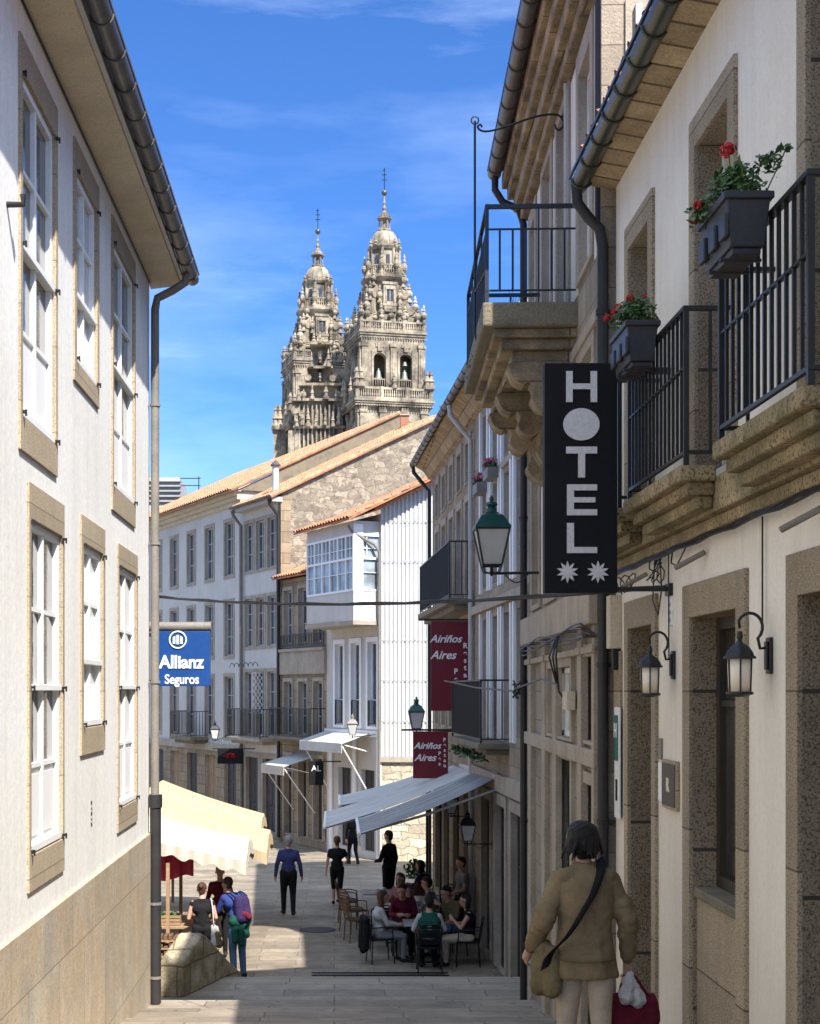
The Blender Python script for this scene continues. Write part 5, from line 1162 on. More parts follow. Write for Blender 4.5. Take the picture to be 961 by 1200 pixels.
    for q in range(4):
        f = side(q); cs = [(-15.5, 7.4), (15.5, 7.4)]; us = -w
        for (uc, hw) in cs:
            k.quad(f(us, w, p1), f(uc-hw, w, p1), f(uc-hw, w, p0), f(us, w, p0))
            base, spring = 461, 431
            k.quad(f(uc-hw, w, p1), f(uc+hw, w, p1), f(uc+hw, w, base), f(uc-hw, w, base))
            n = 12; arc = [(uc-hw*math.cos(math.pi*i/n), spring-hw*math.sin(math.pi*i/n)) for i in range(n+1)]
            for (ua, pa_), (ub, pb_) in zip(arc, arc[1:]):
                k.quad(f(ua, w, pa_), f(ub, w, pb_), f(ub, w, p0), f(ua, w, p0)); k.quad(f(ua, w, pa_), f(ub, w, pb_), f(ub, w-6, pb_), f(ua, w-6, pa_))
            for ue in (uc-hw, uc+hw): k.quad(f(ue, w, base), f(ue, w, spring), f(ue, w-6, spring), f(ue, w-6, base))
            k.quad(f(uc-hw, w, base), f(uc+hw, w, base), f(uc+hw, w-6, base), f(uc-hw, w-6, base))
            us = uc+hw
        k.quad(f(us, w, p1), f(w, w, p1), f(w, w, p0), f(us, w, p0))
    k.quad(W(-w, -w, p0), W(w, -w, p0), W(w, w, p0), W(-w, w, p0)); k.quad(W(-w, -w, p1), W(w, -w, p1), W(w, w, p1), W(-w, w, p1))
    sq(k, 5, 406, 463); bx(k, -3, 3, -31, 31, 406, 463); bx(k, -31, 31, -3, 3, 406, 463)
    bel = k.build('belfry', 'tower', t, recalc=False)
    k = MB()
    for q in range(4):
        for u in (-33.5, 0, 33.5):
            sbox(k, q, u-3, u+3, 37, 39.0, 414, 463); sbox(k, q, u-4, u+4, 37, 40, 412, 416); sbox(k, q, u-3.6, u+3.6, 37, 39.8, 457, 463)
            sbox(k, q, u-1, u+1, 39, 39.6, 418, 455)
        for uc in (-15.5, 15.5):
            f = side(q); n = 10
            pts = [f(uc-8.6*math.cos(math.pi*i/n), 37.4, 431-8.6*math.sin(math.pi*i/n)) for i in range(n+1)]
            k.tube([f(uc-8.6, 37.4, 461)]+pts+[f(uc+8.6, 37.4, 461)], .9*U, 4)
            sbox(k, q, uc-2.5, uc+2.5, 37, 39.5, 410, 421); sbox(k, q, uc-5, uc+5, 37, 38.2, 412, 416)
            for e in (-24, -7) if uc < 0 else (7, 24): sbox(k, q, e-1.3, e+1.3, 37, 38.2, 420, 462)
            for i in range(6): sbox(k, q, uc-7+i*2.6-.4, uc-7+i*2.6+.4, 35.5, 36.3, 453, 460)
            sbox(k, q, uc-7.4, uc+7.4, 35.2, 36.6, 452, 453.4)
    k.build('belfry_pilasters', 'tower', bel)
    for q in range(4):
        f = side(q)
        for uc in (-15.5, 15.5):
            c = f(uc, 31.5, 446); k = MB(); h = 12*U
            k.lathe(c-Vector((0, 0, h*.5)), [(.44*h, 0), (.40*h, .06*h), (.30*h, .25*h), (.24*h, .55*h), (.20*h, .78*h), (.08*h, .88*h), (.08*h, 1.05*h), (.02, 1.06*h)], 16); k.build('bell', 'bell', t, smooth=50)
            if uc > 0:
                k = MB(); c = f(uc, 33, 434); k.lathe(c-Vector((0, 0, .2)), [(.36, 0), (.26, .25), (.2, .5), (.02, .6)], 12); k.build('bell', 'bell', t, smooth=50)
    cornice('cornice', 40.5, 397.5, 405.2)
    balustrade(39, 386, 397.4)
    for (x, y) in ((-1, -1), (1, -1), (1, 1), (-1, 1)):
        for dx, dy, hh_ in ((0, 0, 26), (-7, 0, 24), (0, -7, 24)): pinnacle(t, W(x*(37+dx), y*(37+dy), 388), hh_*U*.92, urn_prof, .62)
    for q in range(4):
        f = side(q)
        for u in (-13, 13): pinnacle(t, f(u, 37, 388), 16*U, urn_prof, .7)
    # second stage with volutes
    k = MB(); oct_ = lambda r, py, ph=math.pi/8: [W(r*math.cos(2*math.pi*j/8+ph), r*math.sin(2*math.pi*j/8+ph), py) for j in range(8)]
    k.rings([oct_(25, 398), oct_(25, 386), oct_(23, 384), oct_(22.5, 336)]); k.build('upper_stage', 'tower', t)
    for q in range(4):
        f = side(q); k = MB(); sbox(k, q, -7.5, 7.5, 19, 24.5, 337, 397); sbox(k, q, -9, 9, 19, 25.5, 337, 340); sbox(k, q, -8.5, 8.5, 19, 25.8, 362, 365); sbox(k, q, -7, 7, 19, 27, 366, 372); k.build('window_bay', 'tower', t)
        k = MB(); sbox(k, q, -4.2, 4.2, 24.0, 24.9, 346, 359); w_ = k.build('window', 'glass', t)
        k = MB(); sbox(k, q, -5.6, -4.2, 24.4, 26, 344, 361); sbox(k, q, 4.2, 5.6, 24.4, 26, 344, 361); sbox(k, q, -5.6, 5.6, 24.4, 26.4, 343, 346); sbox(k, q, -.4, .4, 24.6, 25.3, 346, 359); k.build('frame', 'tower', w_)
        for u in (-11, 11): pinnacle(t, f(u, 27, 384), 24*U, urn_prof, .6); pinnacle(t, f(u*1.1, 24, 362), 22*U, urn_prof, .6)
    for a in range(4):    # diagonal buttresses with scrolls and urns
        ang = math.pi/4+a*math.pi/2; d = (math.cos(ang), math.sin(ang)); pr = [(20, 338), (24, 340), (27, 346), (27, 352), (31, 356), (34, 362), (34, 370), (39, 374), (42, 380), (42, 397), (20, 397)]
        k = MB(); nx, ny = -d[1]*3.4, d[0]*3.4
        A = [W(d[0]*r-nx, d[1]*r-ny, py) for r, py in pr]; k.prism(A, W(nx*2, ny*2, 0)-W(0, 0, 0)); k.build('scroll_buttress', 'tower', t)
        for r, py, h in ((25, 341, 20), (33, 360, 24), (41, 378, 26)): pinnacle(t, W(d[0]*r, d[1]*r, py), h*U, urn_prof, .7)
        for r, py, rr in ((30, 352, 4), (38, 371, 4.6)):
            k = MB(); c = W(d[0]*r, d[1]*r, py); ax = W(nx*2.6, ny*2.6, 0)-W(0, 0, 0); k.tube([c-ax*.5, c+ax*.5], rr*U, 12); k.build('scroll', 'tower', t)
    for i in range(10):
        a = 2*math.pi*(i+.5)/10; pinnacle(t, W(31*math.cos(a), 31*math.sin(a), 386), (15+4*(i % 3))*U, urn_prof, .8)
    # ledge, balustrade and drum
    k = MB(); k.rings([oct_(23, 337), oct_(26.5, 333), oct_(28, 331), oct_(28, 328), oct_(24, 327.5)]); k.build('ledge', 'tower', t)
    k = MB(); k.rings([oct_(22.5, 327.4), oct_(22.5, 324.5)], cap=True); 
    ring = oct_(22, 316); k.tube(ring, 1.0*U, 6, closed=True)
    for j in range(8):
        a, b = oct_(22, 325)[j], oct_(22, 325)[(j+1) % 8]
        for i in range(6): p = a.lerp(b, i/6); k.tube([p, p+Vector((0, 0, 9*U))], (.8 if i else 1.5)*U, 5)
    k.build('balustrade', 'tower', t)
    for j in range(8): pinnacle(t, oct_(23.5, 328)[j], 30*U, urn_prof, .45)
    k = MB(); k.rings([oct_(17, 328), oct_(16.5, 293)])
    for j in range(8): p = oct_(17.5, 326)[j]; k.tube([p, p+Vector((0, 0, 32*U))], 1.7*U, 8)
    k.rings([oct_(18.5, 296), oct_(20.5, 293), oct_(20.5, 291), oct_(17, 290.5)]); k.build('drum', 'tower', t)
    for j in range(8):
        p = oct_(19.5, 312, 0)[j]; q_ = oct_(16.3, 310, 0)[j]; k = MB(); dv = (q_-Vector((cx, cy, q_.z))).normalized(); tv = Vector((-dv.y, dv.x, 0)); c = q_+dv*.05-dv*.1
        k.hexa([c-tv*.22-dv*.1-Vector((0, 0, .8)), c+tv*.22-dv*.1-Vector((0, 0, .8)), c+tv*.22+dv*.12-Vector((0, 0, .8)), c-tv*.22+dv*.12-Vector((0, 0, .8)), c-tv*.22-dv*.1+Vector((0, 0, .8)), c+tv*.22-dv*.1+Vector((0, 0, .8)), c+tv*.22+dv*.12+Vector((0, 0, .8)), c-tv*.22+dv*.12+Vector((0, 0, .8))]); k.build('drum_window', 'glass', t)
    for j in range(8): pinnacle(t, oct_(20, 292, 0)[j] if j % 2 else oct_(20, 292)[j], 9*U, urn_prof, .8)
    base = W(0, 0, 291); r = U
    k = MB(); k.lathe(base, [(15.8*r, 0), (16*r, 3*r), (15.2*r, 8*r), (13*r, 13*r), (10*r, 17*r), (6.5*r, 19.5*r), (5.5*r, 20*r)], 24)
    for j in range(8):
        a = 2*math.pi*(j+.5)/8; k.tube([base+Vector((q*r*math.cos(a), q*r*math.sin(a), z*r)) for q, z in ((16.2, 1), (16.3, 4), (15.4, 8.2), (13.2, 13.2), (10.2, 17.2), (6.5, 19.7))], .6*r, 5)
    k.build('dome', 'tower', t, smooth=40)
    b2 = W(0, 0, 271.5)
    k = MB(); k.lathe(b2, [(8*r, 0), (8*r, 1.5*r), (4*r, 2*r), (3.6*r, 11*r), (5*r, 12.5*r), (8.8*r, 14*r), (8.8*r, 15*r), (6*r, 16*r), (5*r, 19*r), (3.2*r, 22*r), (1.6*r, 24.5*r), (2.6*r, 26*r), (2.6*r, 28*r), (1.2*r, 29*r), (1.0*r, 32*r), (1.9*r, 33.5*r), (.9*r, 35.5*r), (.7*r, 42*r)], 12)
    for j in range(6): a = j*math.pi/3; k.tube([b2+Vector((6*r*math.cos(a), 6*r*math.sin(a), z*r)) for z in (1, 13)], .8*r, 6)
    k.build('lantern', 'tower', t, smooth=35)
    for j in range(6): a = j*math.pi/3+.5; pinnacle(t, b2+Vector((7*r*math.cos(a), 7*r*math.sin(a), 0)), 5*U, urn_prof, .9)
    for j in range(6): a = j*math.pi/3+.5; pinnacle(t, b2+Vector((7*r*math.cos(a), 7*r*math.sin(a), 15*r)), 4*U, urn_prof, .8)
    top = W(0, 0, 227); k = MB(); k.ball(top+Vector((0, 0, .1)), 3.4*r, 10); k.build('ball', 'zinc', t, smooth=True)
    k = MB(); k.tube([top, top+Vector((0, 0, 30*r))], .5*r, 6)
    for z_, w_ in ((16, 3.2), (22, 2.8)): k.tube([top+Vector((-w_*r, 0, z_*r)), top+Vector((w_*r, 0, z_*r))], .5*r, 6)
    k.tube([top+Vector((1*r, 0, 28*r)), top+Vector((-2*r, 0, 27*r))], .6*r, 5); k.build('cross', 'iron', t)
    return t
tower('right and nearer of the two ornate granite bell towers, rising highest over the roofs', 58.5*190/F, 190, R(13), 1, 1)
tower('left and farther of the two ornate granite bell towers, partly behind the nearer one', -19.5*206/F, 206, R(13), 1, 2)
# ornate crest of the church front between the towers
c0 = at(368, 520, 192); t = thing('church_gable', 'dark ornate granite gable with niches, scrolls and statues between the bell towers', 'church gable', (c0.x, 192, -6))
rr = random.Random(12); k = MB()
for (x0, x1, y0, y1, d) in ((345, 402, 470, 900, 0), (352, 400, 452, 470, .5), (362, 388, 432, 452, .8), (366, 384, 404, 432, 1.2), (338, 352, 505, 900, -.4)):
    a, b = at(x0, y1, 192), at(x1, y0, 192); k.box(a.x, b.x, 192+d, 197+d, a.z, b.z)
k.build('wall', 'tower', t)
k = MB()
for (x0, x1, y0) in ((342, 404, 468), (350, 402, 450), (360, 390, 430), (364, 387, 402), (344, 404, 500)): a, b = at(x0, y0+3, 192), at(x1, y0, 192); k.box(a.x, b.x, 191.2, 197.4, a.z, b.z)
k.build('cornice', 'tower', t)
for i, (px, py) in enumerate(((348, 500), (354, 498), (361, 500), (381, 498), (390, 500), (397, 498), (356, 470), (366, 468), (382, 468), (394, 470), (365, 430), (385, 430), (375, 402), (350, 470), (402, 466), (370, 500))):
    pinnacle(t, at(px, py, 191), (13+(i % 3)*3)*U, spire_prof, .7)
for i, (px, py) in enumerate(((375, 425), (375, 447), (360, 492), (390, 492), (352, 492))):
    k = MB(); a, b = at(px-2.6, py, 191.5), at(px+2.6, py-14, 191.5); k.box(a.x, b.x, 191.6, 192.9+.2, a.z, b.z); k.build('niche_shade', 'signblack' if i % 2 else 'darkwood', t)  # near-black boxes stand in for the shade inside the niches
    pinnacle(t, at(px, py, 191.2), 11*U, urn_prof, .6)
for i, px in enumerate(range(346, 402, 5)):
    k = MB(); a, b = at(px-.9, 560, 191.3), at(px+.9, 474, 191.3); k.box(a.x, b.x, 191.5, 192.2, a.z, b.z); k.build('engaged_column', 'tower', t)
    if i % 2: k = MB(); a, b = at(px+1.2, 516, 191.3), at(px+3.8, 484+(i % 3)*4, 191.3); k.box(a.x, b.x, 191.7, 192.1, a.z, b.z); k.build('niche_shade', 'darkwood', t)  # dark box painted as a shaded recess between the columns
for i, (px, py, rr_) in enumerate(((355, 462, 4), (396, 462, 4), (361, 442, 4), (390, 443, 4), (346, 480, 5), (400, 482, 5))):
    k = MB(); c = at(px, py, 191.4); k.tube([c, c+Vector((0, 3, 0))], rr_*U, 12); k.build('scroll', 'tower', t)
# lower tower buttress group with tall pinnacles on the far left
t = thing('buttress_turret', 'slender pinnacled granite turret at the left foot of the farther bell tower', 'turret', at(328, 560, 205)); k = MB()
a, b = at(321, 900, 205), at(336, 506, 205); k.box(a.x, b.x, 203.5, 206, a.z, b.z); a, b = at(319, 506, 205), at(338, 502, 205); k.box(a.x, b.x, 203, 206.5, a.z, b.z); k.build('shaft', 'tower', t)
for px in (323, 328, 334): pinnacle(t, at(px, 503, 204), 26*U*1.08, spire_prof, .8)
# ============================================================ PARAPET, MARKET, CAFE
k = MB(); z0 = -4.75
f0, f1 = Vector((-2.40, 19.9, 0)), Vector((-2.06, 19.9, 0)); g0_, g1v = Vector((-2.1, 21.5, 0)), Vector((-1.57, 21.35, 0)); off = Vector((.28, 1.45, 0))
def pz(v, z): return Vector((v.x, v.y, z))
pk = .42
pts = [(0, -3.70), (pk, -3.44), (1, -3.93)]
L0, R0 = Vector((-2.42, 19.95, 0)), Vector((-2.07, 19.90, 0)); dv = Vector((.50, 1.5, 0))
rs = []
for q, z in ((0, -3.72), (.12, -3.62), (pk, -3.42), (.5, -3.47), (1, -3.95), (1.35, -4.25)):
    a, b = L0+dv*q, R0+dv*q; rs.append([pz(a, z0-.5), pz(b, z0-.5), pz(b, z-.02), pz(b+(a-b)*.12, z), pz(a+(b-a)*.12, z), pz(a, z-.02)])
k.rings(rs); tag(k.build('stone_parapet', 'parapet', bevel=.02), 'low lichen stained stone parapet with a sloping top at the head of the lower steps', 'parapet')
def stall(label, x0, x1, y0, y1, xr, zr, ze, mt, seed):
    t = thing('market_canopy', label, 'canopy', ((x0+x1)/2, (y0+y1)/2, -4.97), 'cream canopies of the market stalls'); k = MB(); n = 16; r_ = random.Random(seed)
    gr = []
    xs = [x0+(xr-x0)*i/6 for i in range(7)]+[xr+(x1-xr)*i/10 for i in range(1, 11)]
    for x in xs:
        row = []
        for j in range(13):
            y = y0+(y1-y0)*j/12; q = (x-xr)/(x1-xr) if x > xr else (xr-x)/(xr-x0); z = zr+(ze-zr)*q-.06*math.sin(math.pi*q)*math.sin(math.pi*j/12)-.03*math.sin(j*1.7+x)*q-.30*abs(2*j/12-1)**2.2
            row.append(Vector((x, y, z)))
        gr.append(row)
    for a, b in zip(gr, gr[1:]):
        for j in range(12): k.quad(a[j], a[j+1], b[j+1], b[j])
    k.build('canvas', mt, t, smooth=50, recalc=False)
    k = MB(); H = .20
    per = [gr[0][j] for j in range(13)]+[g[-1] for g in gr[1:]]+[gr[-1][j] for j in range(11, -1, -1)]+[g[0] for g in gr[-2:0:-1]]
    per = [p for p in per]; N = len(per); sub = []
    for i in range(N):
        for q in (0, .25, .5, .75): sub.append(per[i].lerp(per[(i+1) % N], q))
    for i in range(len(sub)):
        a, b = sub[i], sub[(i+1) % len(sub)]; ca = Vector(((x0+x1)/2, (y0+y1)/2, a.z))
        def low(p, i): o = (p-ca); o.z = 0; o.normalize(); return p+o*.03*math.sin(i*1.1)+Vector((0, 0, -H+.035*math.cos(i*.8)))
        k.quad(a, b, low(b, i+1), low(a, i))
    k.build('valance', mt, t, smooth=50, recalc=False)
    for x in (x0+.1, -2.87 if seed == 1 else xr+.1):
        for y in (y0+.1, y1-.1):
            k = MB(); k.box(x-.03, x+.03, y-.03, y+.03, -4.97, ze-.30); k.build('post', 'wood', t)
    k = MB()
    for y in (y0+.1, y1-.1): k.tube([(x0+.05, y, ze-.34), (xr, y, zr-.36), (x1-.05, y, ze-.34)], .02, 6)
    k.tube([(xr, y0+.6, zr-.14), (xr, y1-.6, zr-.14)], .02, 6); k.build('roof_frame', 'wood', t)
    return t
stall('nearest market canopy, off white canvas with a drooping valance and red cloth beneath', -4.9, -1.52, 24.9, 27.2, -3.3, -2.22, -2.66, 'creamwhite', 1)
stall('middle market canopy of yellow cream canvas reaching farthest towards the street', -5.2, -1.30, 27.9, 30.6, -3.6, -2.13, -2.84, 'cream', 2)
stall('farthest market canopy of cream canvas behind the middle one', -5.6, -1.60, 31.3, 34.2, -3.9, -2.02, -2.80, 'cream', 3)
k = MB(); r_ = random.Random(4)
for i in range(14):
    xa, xb = -3.15+.05*i, -3.15+.05*(i+1); f = lambda i: .06*math.sin(i*1.3)
    k.hexa([(xa, 25.25+f(i), -3.25-.05*math.sin(i*.4)), (xb, 25.25+f(i+1), -3.25-.05*math.sin((i+1)*.4)), (xb, 25.27+f(i+1), -3.25-.05*math.sin((i+1)*.4)), (xa, 25.27+f(i), -3.25-.05*math.sin(i*.4)), (xa, 25.22, -2.85), (xb, 25.22, -2.85), (xb, 25.23, -2.85), (xa, 25.23, -2.85)])
tag(k.build('hanging_cloth', 'redcloth', smooth=60), 'red cloth hung below the nearest market canopy', 'cloth')
t = thing('market_table', 'long wooden market table under the nearest canopy', 'table', (-3.0, 25.9, -4.97)); k = MB(); k.box(-4.6, -2.05, 25.4, 26.6, -4.17, -4.12); k.build('table_top', 'wood', t, bevel=.01)
for x in (-4.5, -2.15):
    for y in (25.5, 26.5): k = MB(); k.box(x-.035, x+.035, y-.035, y+.035, -4.97, -4.171); k.build('leg', 'wood', t)
k = MB(); k.box(-4.6, -2.1, 25.42, 26.5, -4.7, -4.67); k.build('shelf', 'wood', t)
def crate(label, x, y, z, seed, mt='fruit'):
    t = thing('market_crate', label, 'crate', (x, y, z), 'wooden crates on the market table'); k = MB()
    for q in range(3):
        zz = z+.01+q*.06; k.box(x-.24, x+.24, y-.16, y-.15, zz, zz+.045); k.box(x-.24, x+.24, y+.15, y+.16, zz, zz+.045); k.box(x-.24, x-.23, y-.149, y+.149, zz, zz+.045); k.box(x+.23, x+.24, y-.149, y+.149, zz, zz+.045)
    k.box(x-.23, x+.23, y-.149, y+.149, z, z+.012); k.build('slats', 'wood', t); k = MB(); r_ = random.Random(seed)
    for i in range(40): k.ball((x+r_.uniform(-.19, .19), y+r_.uniform(-.11, .11), z+.10+r_.uniform(0, .10)), r_.uniform(.025, .04), 5)
    k.build('goods', mt, t, smooth=True); k2 = 0
for i, (x, lb, mt_) in enumerate(((-2.35, 'rightmost', 'fruit'), (-2.95, 'second from the right', 'leafdark'), (-3.55, 'third from the right', 'brickred'), (-4.15, 'leftmost', 'fruit'))):
    crate('wooden crate of market goods, the '+lb+' on the long market table', x, 25.65, -4.119, i, mt_)
# open slatted rack beside the table
t = thing('market_rack', 'low slatted wooden rack of dark wares in front of the market table by the parapet', 'rack', (-2.9, 24.6, -4.97)); k = MB()
for i in range(6): k.box(-3.3, -2.45, 24.3, 24.7, -4.85+.13*i, -4.83+.13*i)
k.build('shelf_board', 'wood', t); k = MB()
for x in (-3.28, -2.47):
    for y in (24.3, 24.68): k.box(x-.02, x+.02, y-.02, y+.02, -4.97, -4.1)
k.build('frame', 'wood', t); k = MB(); r_ = random.Random(9)
for i in range(6):
    for j in range(9): x = -3.2+.085*j; k.box(x, x+.05+.02*r_.random(), 24.32, 24.62, -4.829+.13*i, -4.829+.13*i+r_.uniform(.03, .09))
k.build('wares', 'brown', t)
# ---- tables, chairs
def table(x, y, label, zz=-4.97, rot=0):
    t = thing('cafe_table', label, 'table', (x, y, zz), 'small grey cafe tables'); t.rotation_euler = (0, 0, rot); k = MB(); w = .36
    k.v = []; b = MB()
    def bb(kk, x0, x1, y0, y1, z0, z1): kk.box(x+x0, x+x1, y+y0, y+y1, zz+z0, zz+z1)
    bb(b, -w, w, -w, w, .715, .745); b.build('table_top', 'tabletop', t, bevel=.008)
    b = MB(); b.tube([(x, y, zz+.03), (x, y, zz+.71)], .03, 8); b.build('pedestal', 'iron', t)
    b = MB(); bb(b, -.25, .25, -.03, .03, 0, .03); bb(b, -.03, .03, -.25, .25, .001, .028); b.build('foot', 'iron', t)
    return t
def chair(x, y, rot, label, mt='iron', seatm='black', zz=-4.97):
    t = thing('cafe_chair', label, 'chair', (x, y, zz), 'cafe chairs around the tables')
    def bxx(nm, x0, x1, y0, y1, z0, z1, mt_, bv=.006): b = MB(); b.box(x+x0, x+x1, y+y0, y+y1, zz+z0, zz+z1); return b.build(nm, mt_, t, bevel=bv)
    bxx('seat', -.21, .21, -.21, .21, .43, .46, seatm)
    for sx_ in (-.19, .19):
        for sy_ in (-.19, .19):
            b = MB(); b.tube([(x+sx_, y+sy_, zz+.44), (x+sx_*1.12, y+sy_*1.12, zz)], .013, 6); b.build('leg', mt, t)
    b = MB(); b.tube([(x-.19, y-.2, zz+.44), (x-.20, y-.26, zz+.80), (x-.12, y-.28, zz+.88), (x+.12, y-.28, zz+.88), (x+.20, y-.26, zz+.80), (x+.19, y-.2, zz+.44)], .014, 6); fr_ = b.build('back_frame', mt, t)
    b = MB()
    for i in range(6): zq = .52+.055*i; b.box(x-.17, x+.17, y-.215-.06*(zq-.44)/.4-.006, y-.215-.06*(zq-.44)/.4+.006, zz+zq, zz+zq+.038)
    b.build('backrest', seatm, t)
    for sx_ in (-.2, .2):
        b = MB(); b.tube([(x+sx_, y-.23, zz+.66), (x+sx_*1.1, y+.02, zz+.67), (x+sx_*1.08, y+.17, zz+.64), (x+sx_, y+.19, zz+.44)], .012, 6); b.build('armrest', mt, t)
    t.rotation_euler = (0, 0, rot); return t
tabs = [(1.62, 26.55, 'nearest cafe table, in the middle of the seated group'), (1.25, 28.6, 'second cafe table behind the seated group, papers on it'), (.95, 30.6, 'third cafe table near the standing man in black'), (2.0, 29.6, 'cafe table close to the stone wall in deep shade'), (1.75, 32.3, 'farthest cafe table beside the seated woman in purple')]
for x, y, lb in tabs: table(x, y, lb)
cups = [(1.50, 26.45), (1.75, 26.6), (1.6, 26.75), (1.15, 28.5), (1.35, 28.7), (.9, 30.5), (1.05, 30.7), (1.95, 29.5), (1.8, 32.2)]
for i, (x, y) in enumerate(cups):
    t = thing('cup', 'small white cup on one of the shaded cafe tables', 'cup', (x, y, -4.225), 'white cups on the cafe tables'); k = MB(); z = -4.224
    k.lathe((x, y, z), [(.02, 0), (.055, .008), (.056, .012), (.018, .014), (.028, .03), (.036, .07), (.030, .068), (.002, .03)], 12); k.build('cup_body', 'cup', t, smooth=40); k = MB(); k.tube([(x+.034, y, z+.06), (x+.055, y, z+.05), (x+.05, y, z+.03), (x+.03, y, z+.025)], .005, 5); k.build('handle', 'cup', t)
k = MB(); k.box(1.05, 1.32, 28.35, 28.52, -4.222, -4.216); k.box(1.1, 1.4, 28.7, 28.85, -4.222, -4.217); tag(k.build('menu_card', 'signwhite'), 'white menu cards lying on the second cafe table', 'menu')
CH = [(.84, 26.6, -1.35, 'black chair under the long haired woman at the left end of the group', 'iron', 'black'),
      (1.68, 25.72, 0.0, 'black chair with its back to the camera under the person in the green vest', 'iron', 'black'),
      (1.30, 27.40, 3.14, 'black chair behind the nearest table under the man facing the camera', 'iron', 'black'),
      (2.42, 26.3, 1.5, 'black chair under the bare armed woman on the right of the group', 'iron', 'black'),
      (2.2, 27.3, 2.2, 'black chair under the person in the light shirt by the wall', 'iron', 'black'),
      (.45, 28.8, -1.3, 'empty pale wicker chair left of the second table', 'brown', 'brown'),
      (.40, 30.0, -1.0, 'empty pale wicker chair farther up the left side of the tables', 'brown', 'brown'),
      (.85, 27.95, .2, 'empty dark chair standing between the first and second tables', 'iron', 'black'),
      (1.95, 28.7, .4, 'empty wicker chair beside the wall side table', 'brown', 'brown'),
      (2.35, 30.4, 2.6, 'empty wicker chair against the stone wall behind the wall side table', 'brown', 'brown'),
      (1.6, 30.9, .9, 'empty wicker chair right of the third table', 'brown', 'brown'),
      (1.9, 31.5, 0.1, 'chair under the woman in purple', 'brown', 'brown'),
      (.3, 31.3, -1.6, 'farthest empty pale wicker chair on the left of the terrace', 'brown', 'brown')]
for c in CH: chair(*c)
t = thing('potted_shrub', 'leafy shrub in a clay pot at the far end of the terrace', 'potted plant', (1.95, 35.2, -5.08)); k = MB(); k.lathe((1.95, 35.2, -5.1), [(.12, 0), (.2, .35), (.22, .36), (.22, .4), (.02, .38)], 14); k.build('pot', 'brickred', t); k = MB(); leafy(k, (1.95, 35.2, -4.55), (.32, .32, .5), 260, .05, seed=99); k.build('leaves', 'leaf', t)
k = MB(); k.tube([(1.95, 35.2, -4.75), (1.95, 35.2, -4.3)], .02, 5); k.build('stem', 'wood', t)
# ============================================================ PEOPLE
def V3(*a): return Vector(a)
def remesh(mb, voxel, smooth=6, disp=None):
    me = bpy.data.meshes.new('tmp'); me.from_pydata([tuple(v) for v in mb.v], [], mb.f)
    bm = bmesh.new(); bm.from_mesh(me); bmesh.ops.recalc_face_normals(bm, faces=bm.faces[:]); bm.to_mesh(me); bm.free()
    o = bpy.data.objects.new('tmp', me); COL.objects.link(o)
    r = o.modifiers.new('r', 'REMESH'); r.mode = 'VOXEL'; r.voxel_size = voxel; r.use_smooth_shade = True
    s = o.modifiers.new('s', 'SMOOTH'); s.factor = .5; s.iterations = smooth
    if disp:
        tx = bpy.data.textures.new('folds', 'CLOUDS'); tx.noise_scale = disp[0]; tx.noise_depth = 2
        d = o.modifiers.new('d', 'DISPLACE'); d.texture = tx; d.strength = disp[1]; d.mid_level = .5; d.texture_coords = 'LOCAL'
    bpy.context.view_layer.update(); dg = bpy.context.evaluated_depsgraph_get()
    out = bpy.data.meshes.new_from_object(o.evaluated_get(dg)); bpy.data.objects.remove(o); return out
def finish(me, name, parent, mats, xf, prims=None):
    me.materials.clear()
    for q in mats: me.materials.append(m[q])
    if prims is not None and len(mats) > 1:
        nf = len(me.polygons); c = np.empty(nf*3); me.polygons.foreach_get('center', c); c = c.reshape(-1, 3)
        best = np.full(nf, 1e9); mi = np.zeros(nf, dtype=np.int32)
        for (a, b, ra, rb, mt) in prims:
            a = np.array(a); b = np.array(b); ab = b-a; L = max(ab.dot(ab), 1e-9); t = np.clip(((c-a)@ab)/L, 0, 1)
            d = np.linalg.norm(c-(a+t[:, None]*ab), axis=1)-(ra+(rb-ra)*t); k = d < best; best[k] = d[k]; mi[k] = mt
        me.polygons.foreach_set('material_index', mi)
    me.transform(xf); add_uv(me); me.polygons.foreach_set('use_smooth', [True]*len(me.polygons))
    o = bpy.data.objects.new(name, me); COL.objects.link(o); o.parent = parent; return o
STAND = dict(pel=V3(0, 0, .95), ch=V3(0, 0, 1.30), nk=V3(0, .0, 1.49), hd=V3(0, .02, 1.635), sl=V3(-.172, 0, 1.40), sr=V3(.172, 0, 1.40),
    el=V3(-.245, -.02, 1.13), er=V3(.245, -.02, 1.13), wl=V3(-.26, .06, .88), wr=V3(.26, .06, .88), hl=V3(-.09, 0, .90), hr=V3(.09, 0, .90),
    kl=V3(-.10, .02, .50), kr=V3(.10, .02, .50), al=V3(-.10, -.02, .09), ar=V3(.10, -.02, .09))
SIT = dict(pel=V3(0, -.02, .53), ch=V3(0, -.03, .90), nk=V3(0, .0, 1.08), hd=V3(0, .05, 1.23), sl=V3(-.172, -.02, 1.00), sr=V3(.172, -.02, 1.00),
    el=V3(-.24, .08, .76), er=V3(.24, .08, .76), wl=V3(-.14, .32, .78), wr=V3(.14, .32, .78), hl=V3(-.09, 0, .52), hr=V3(.09, 0, .52),
    kl=V3(-.12, .44, .50), kr=V3(.12, .44, .50), al=V3(-.12, .42, .09), ar=V3(.12, .42, .09))
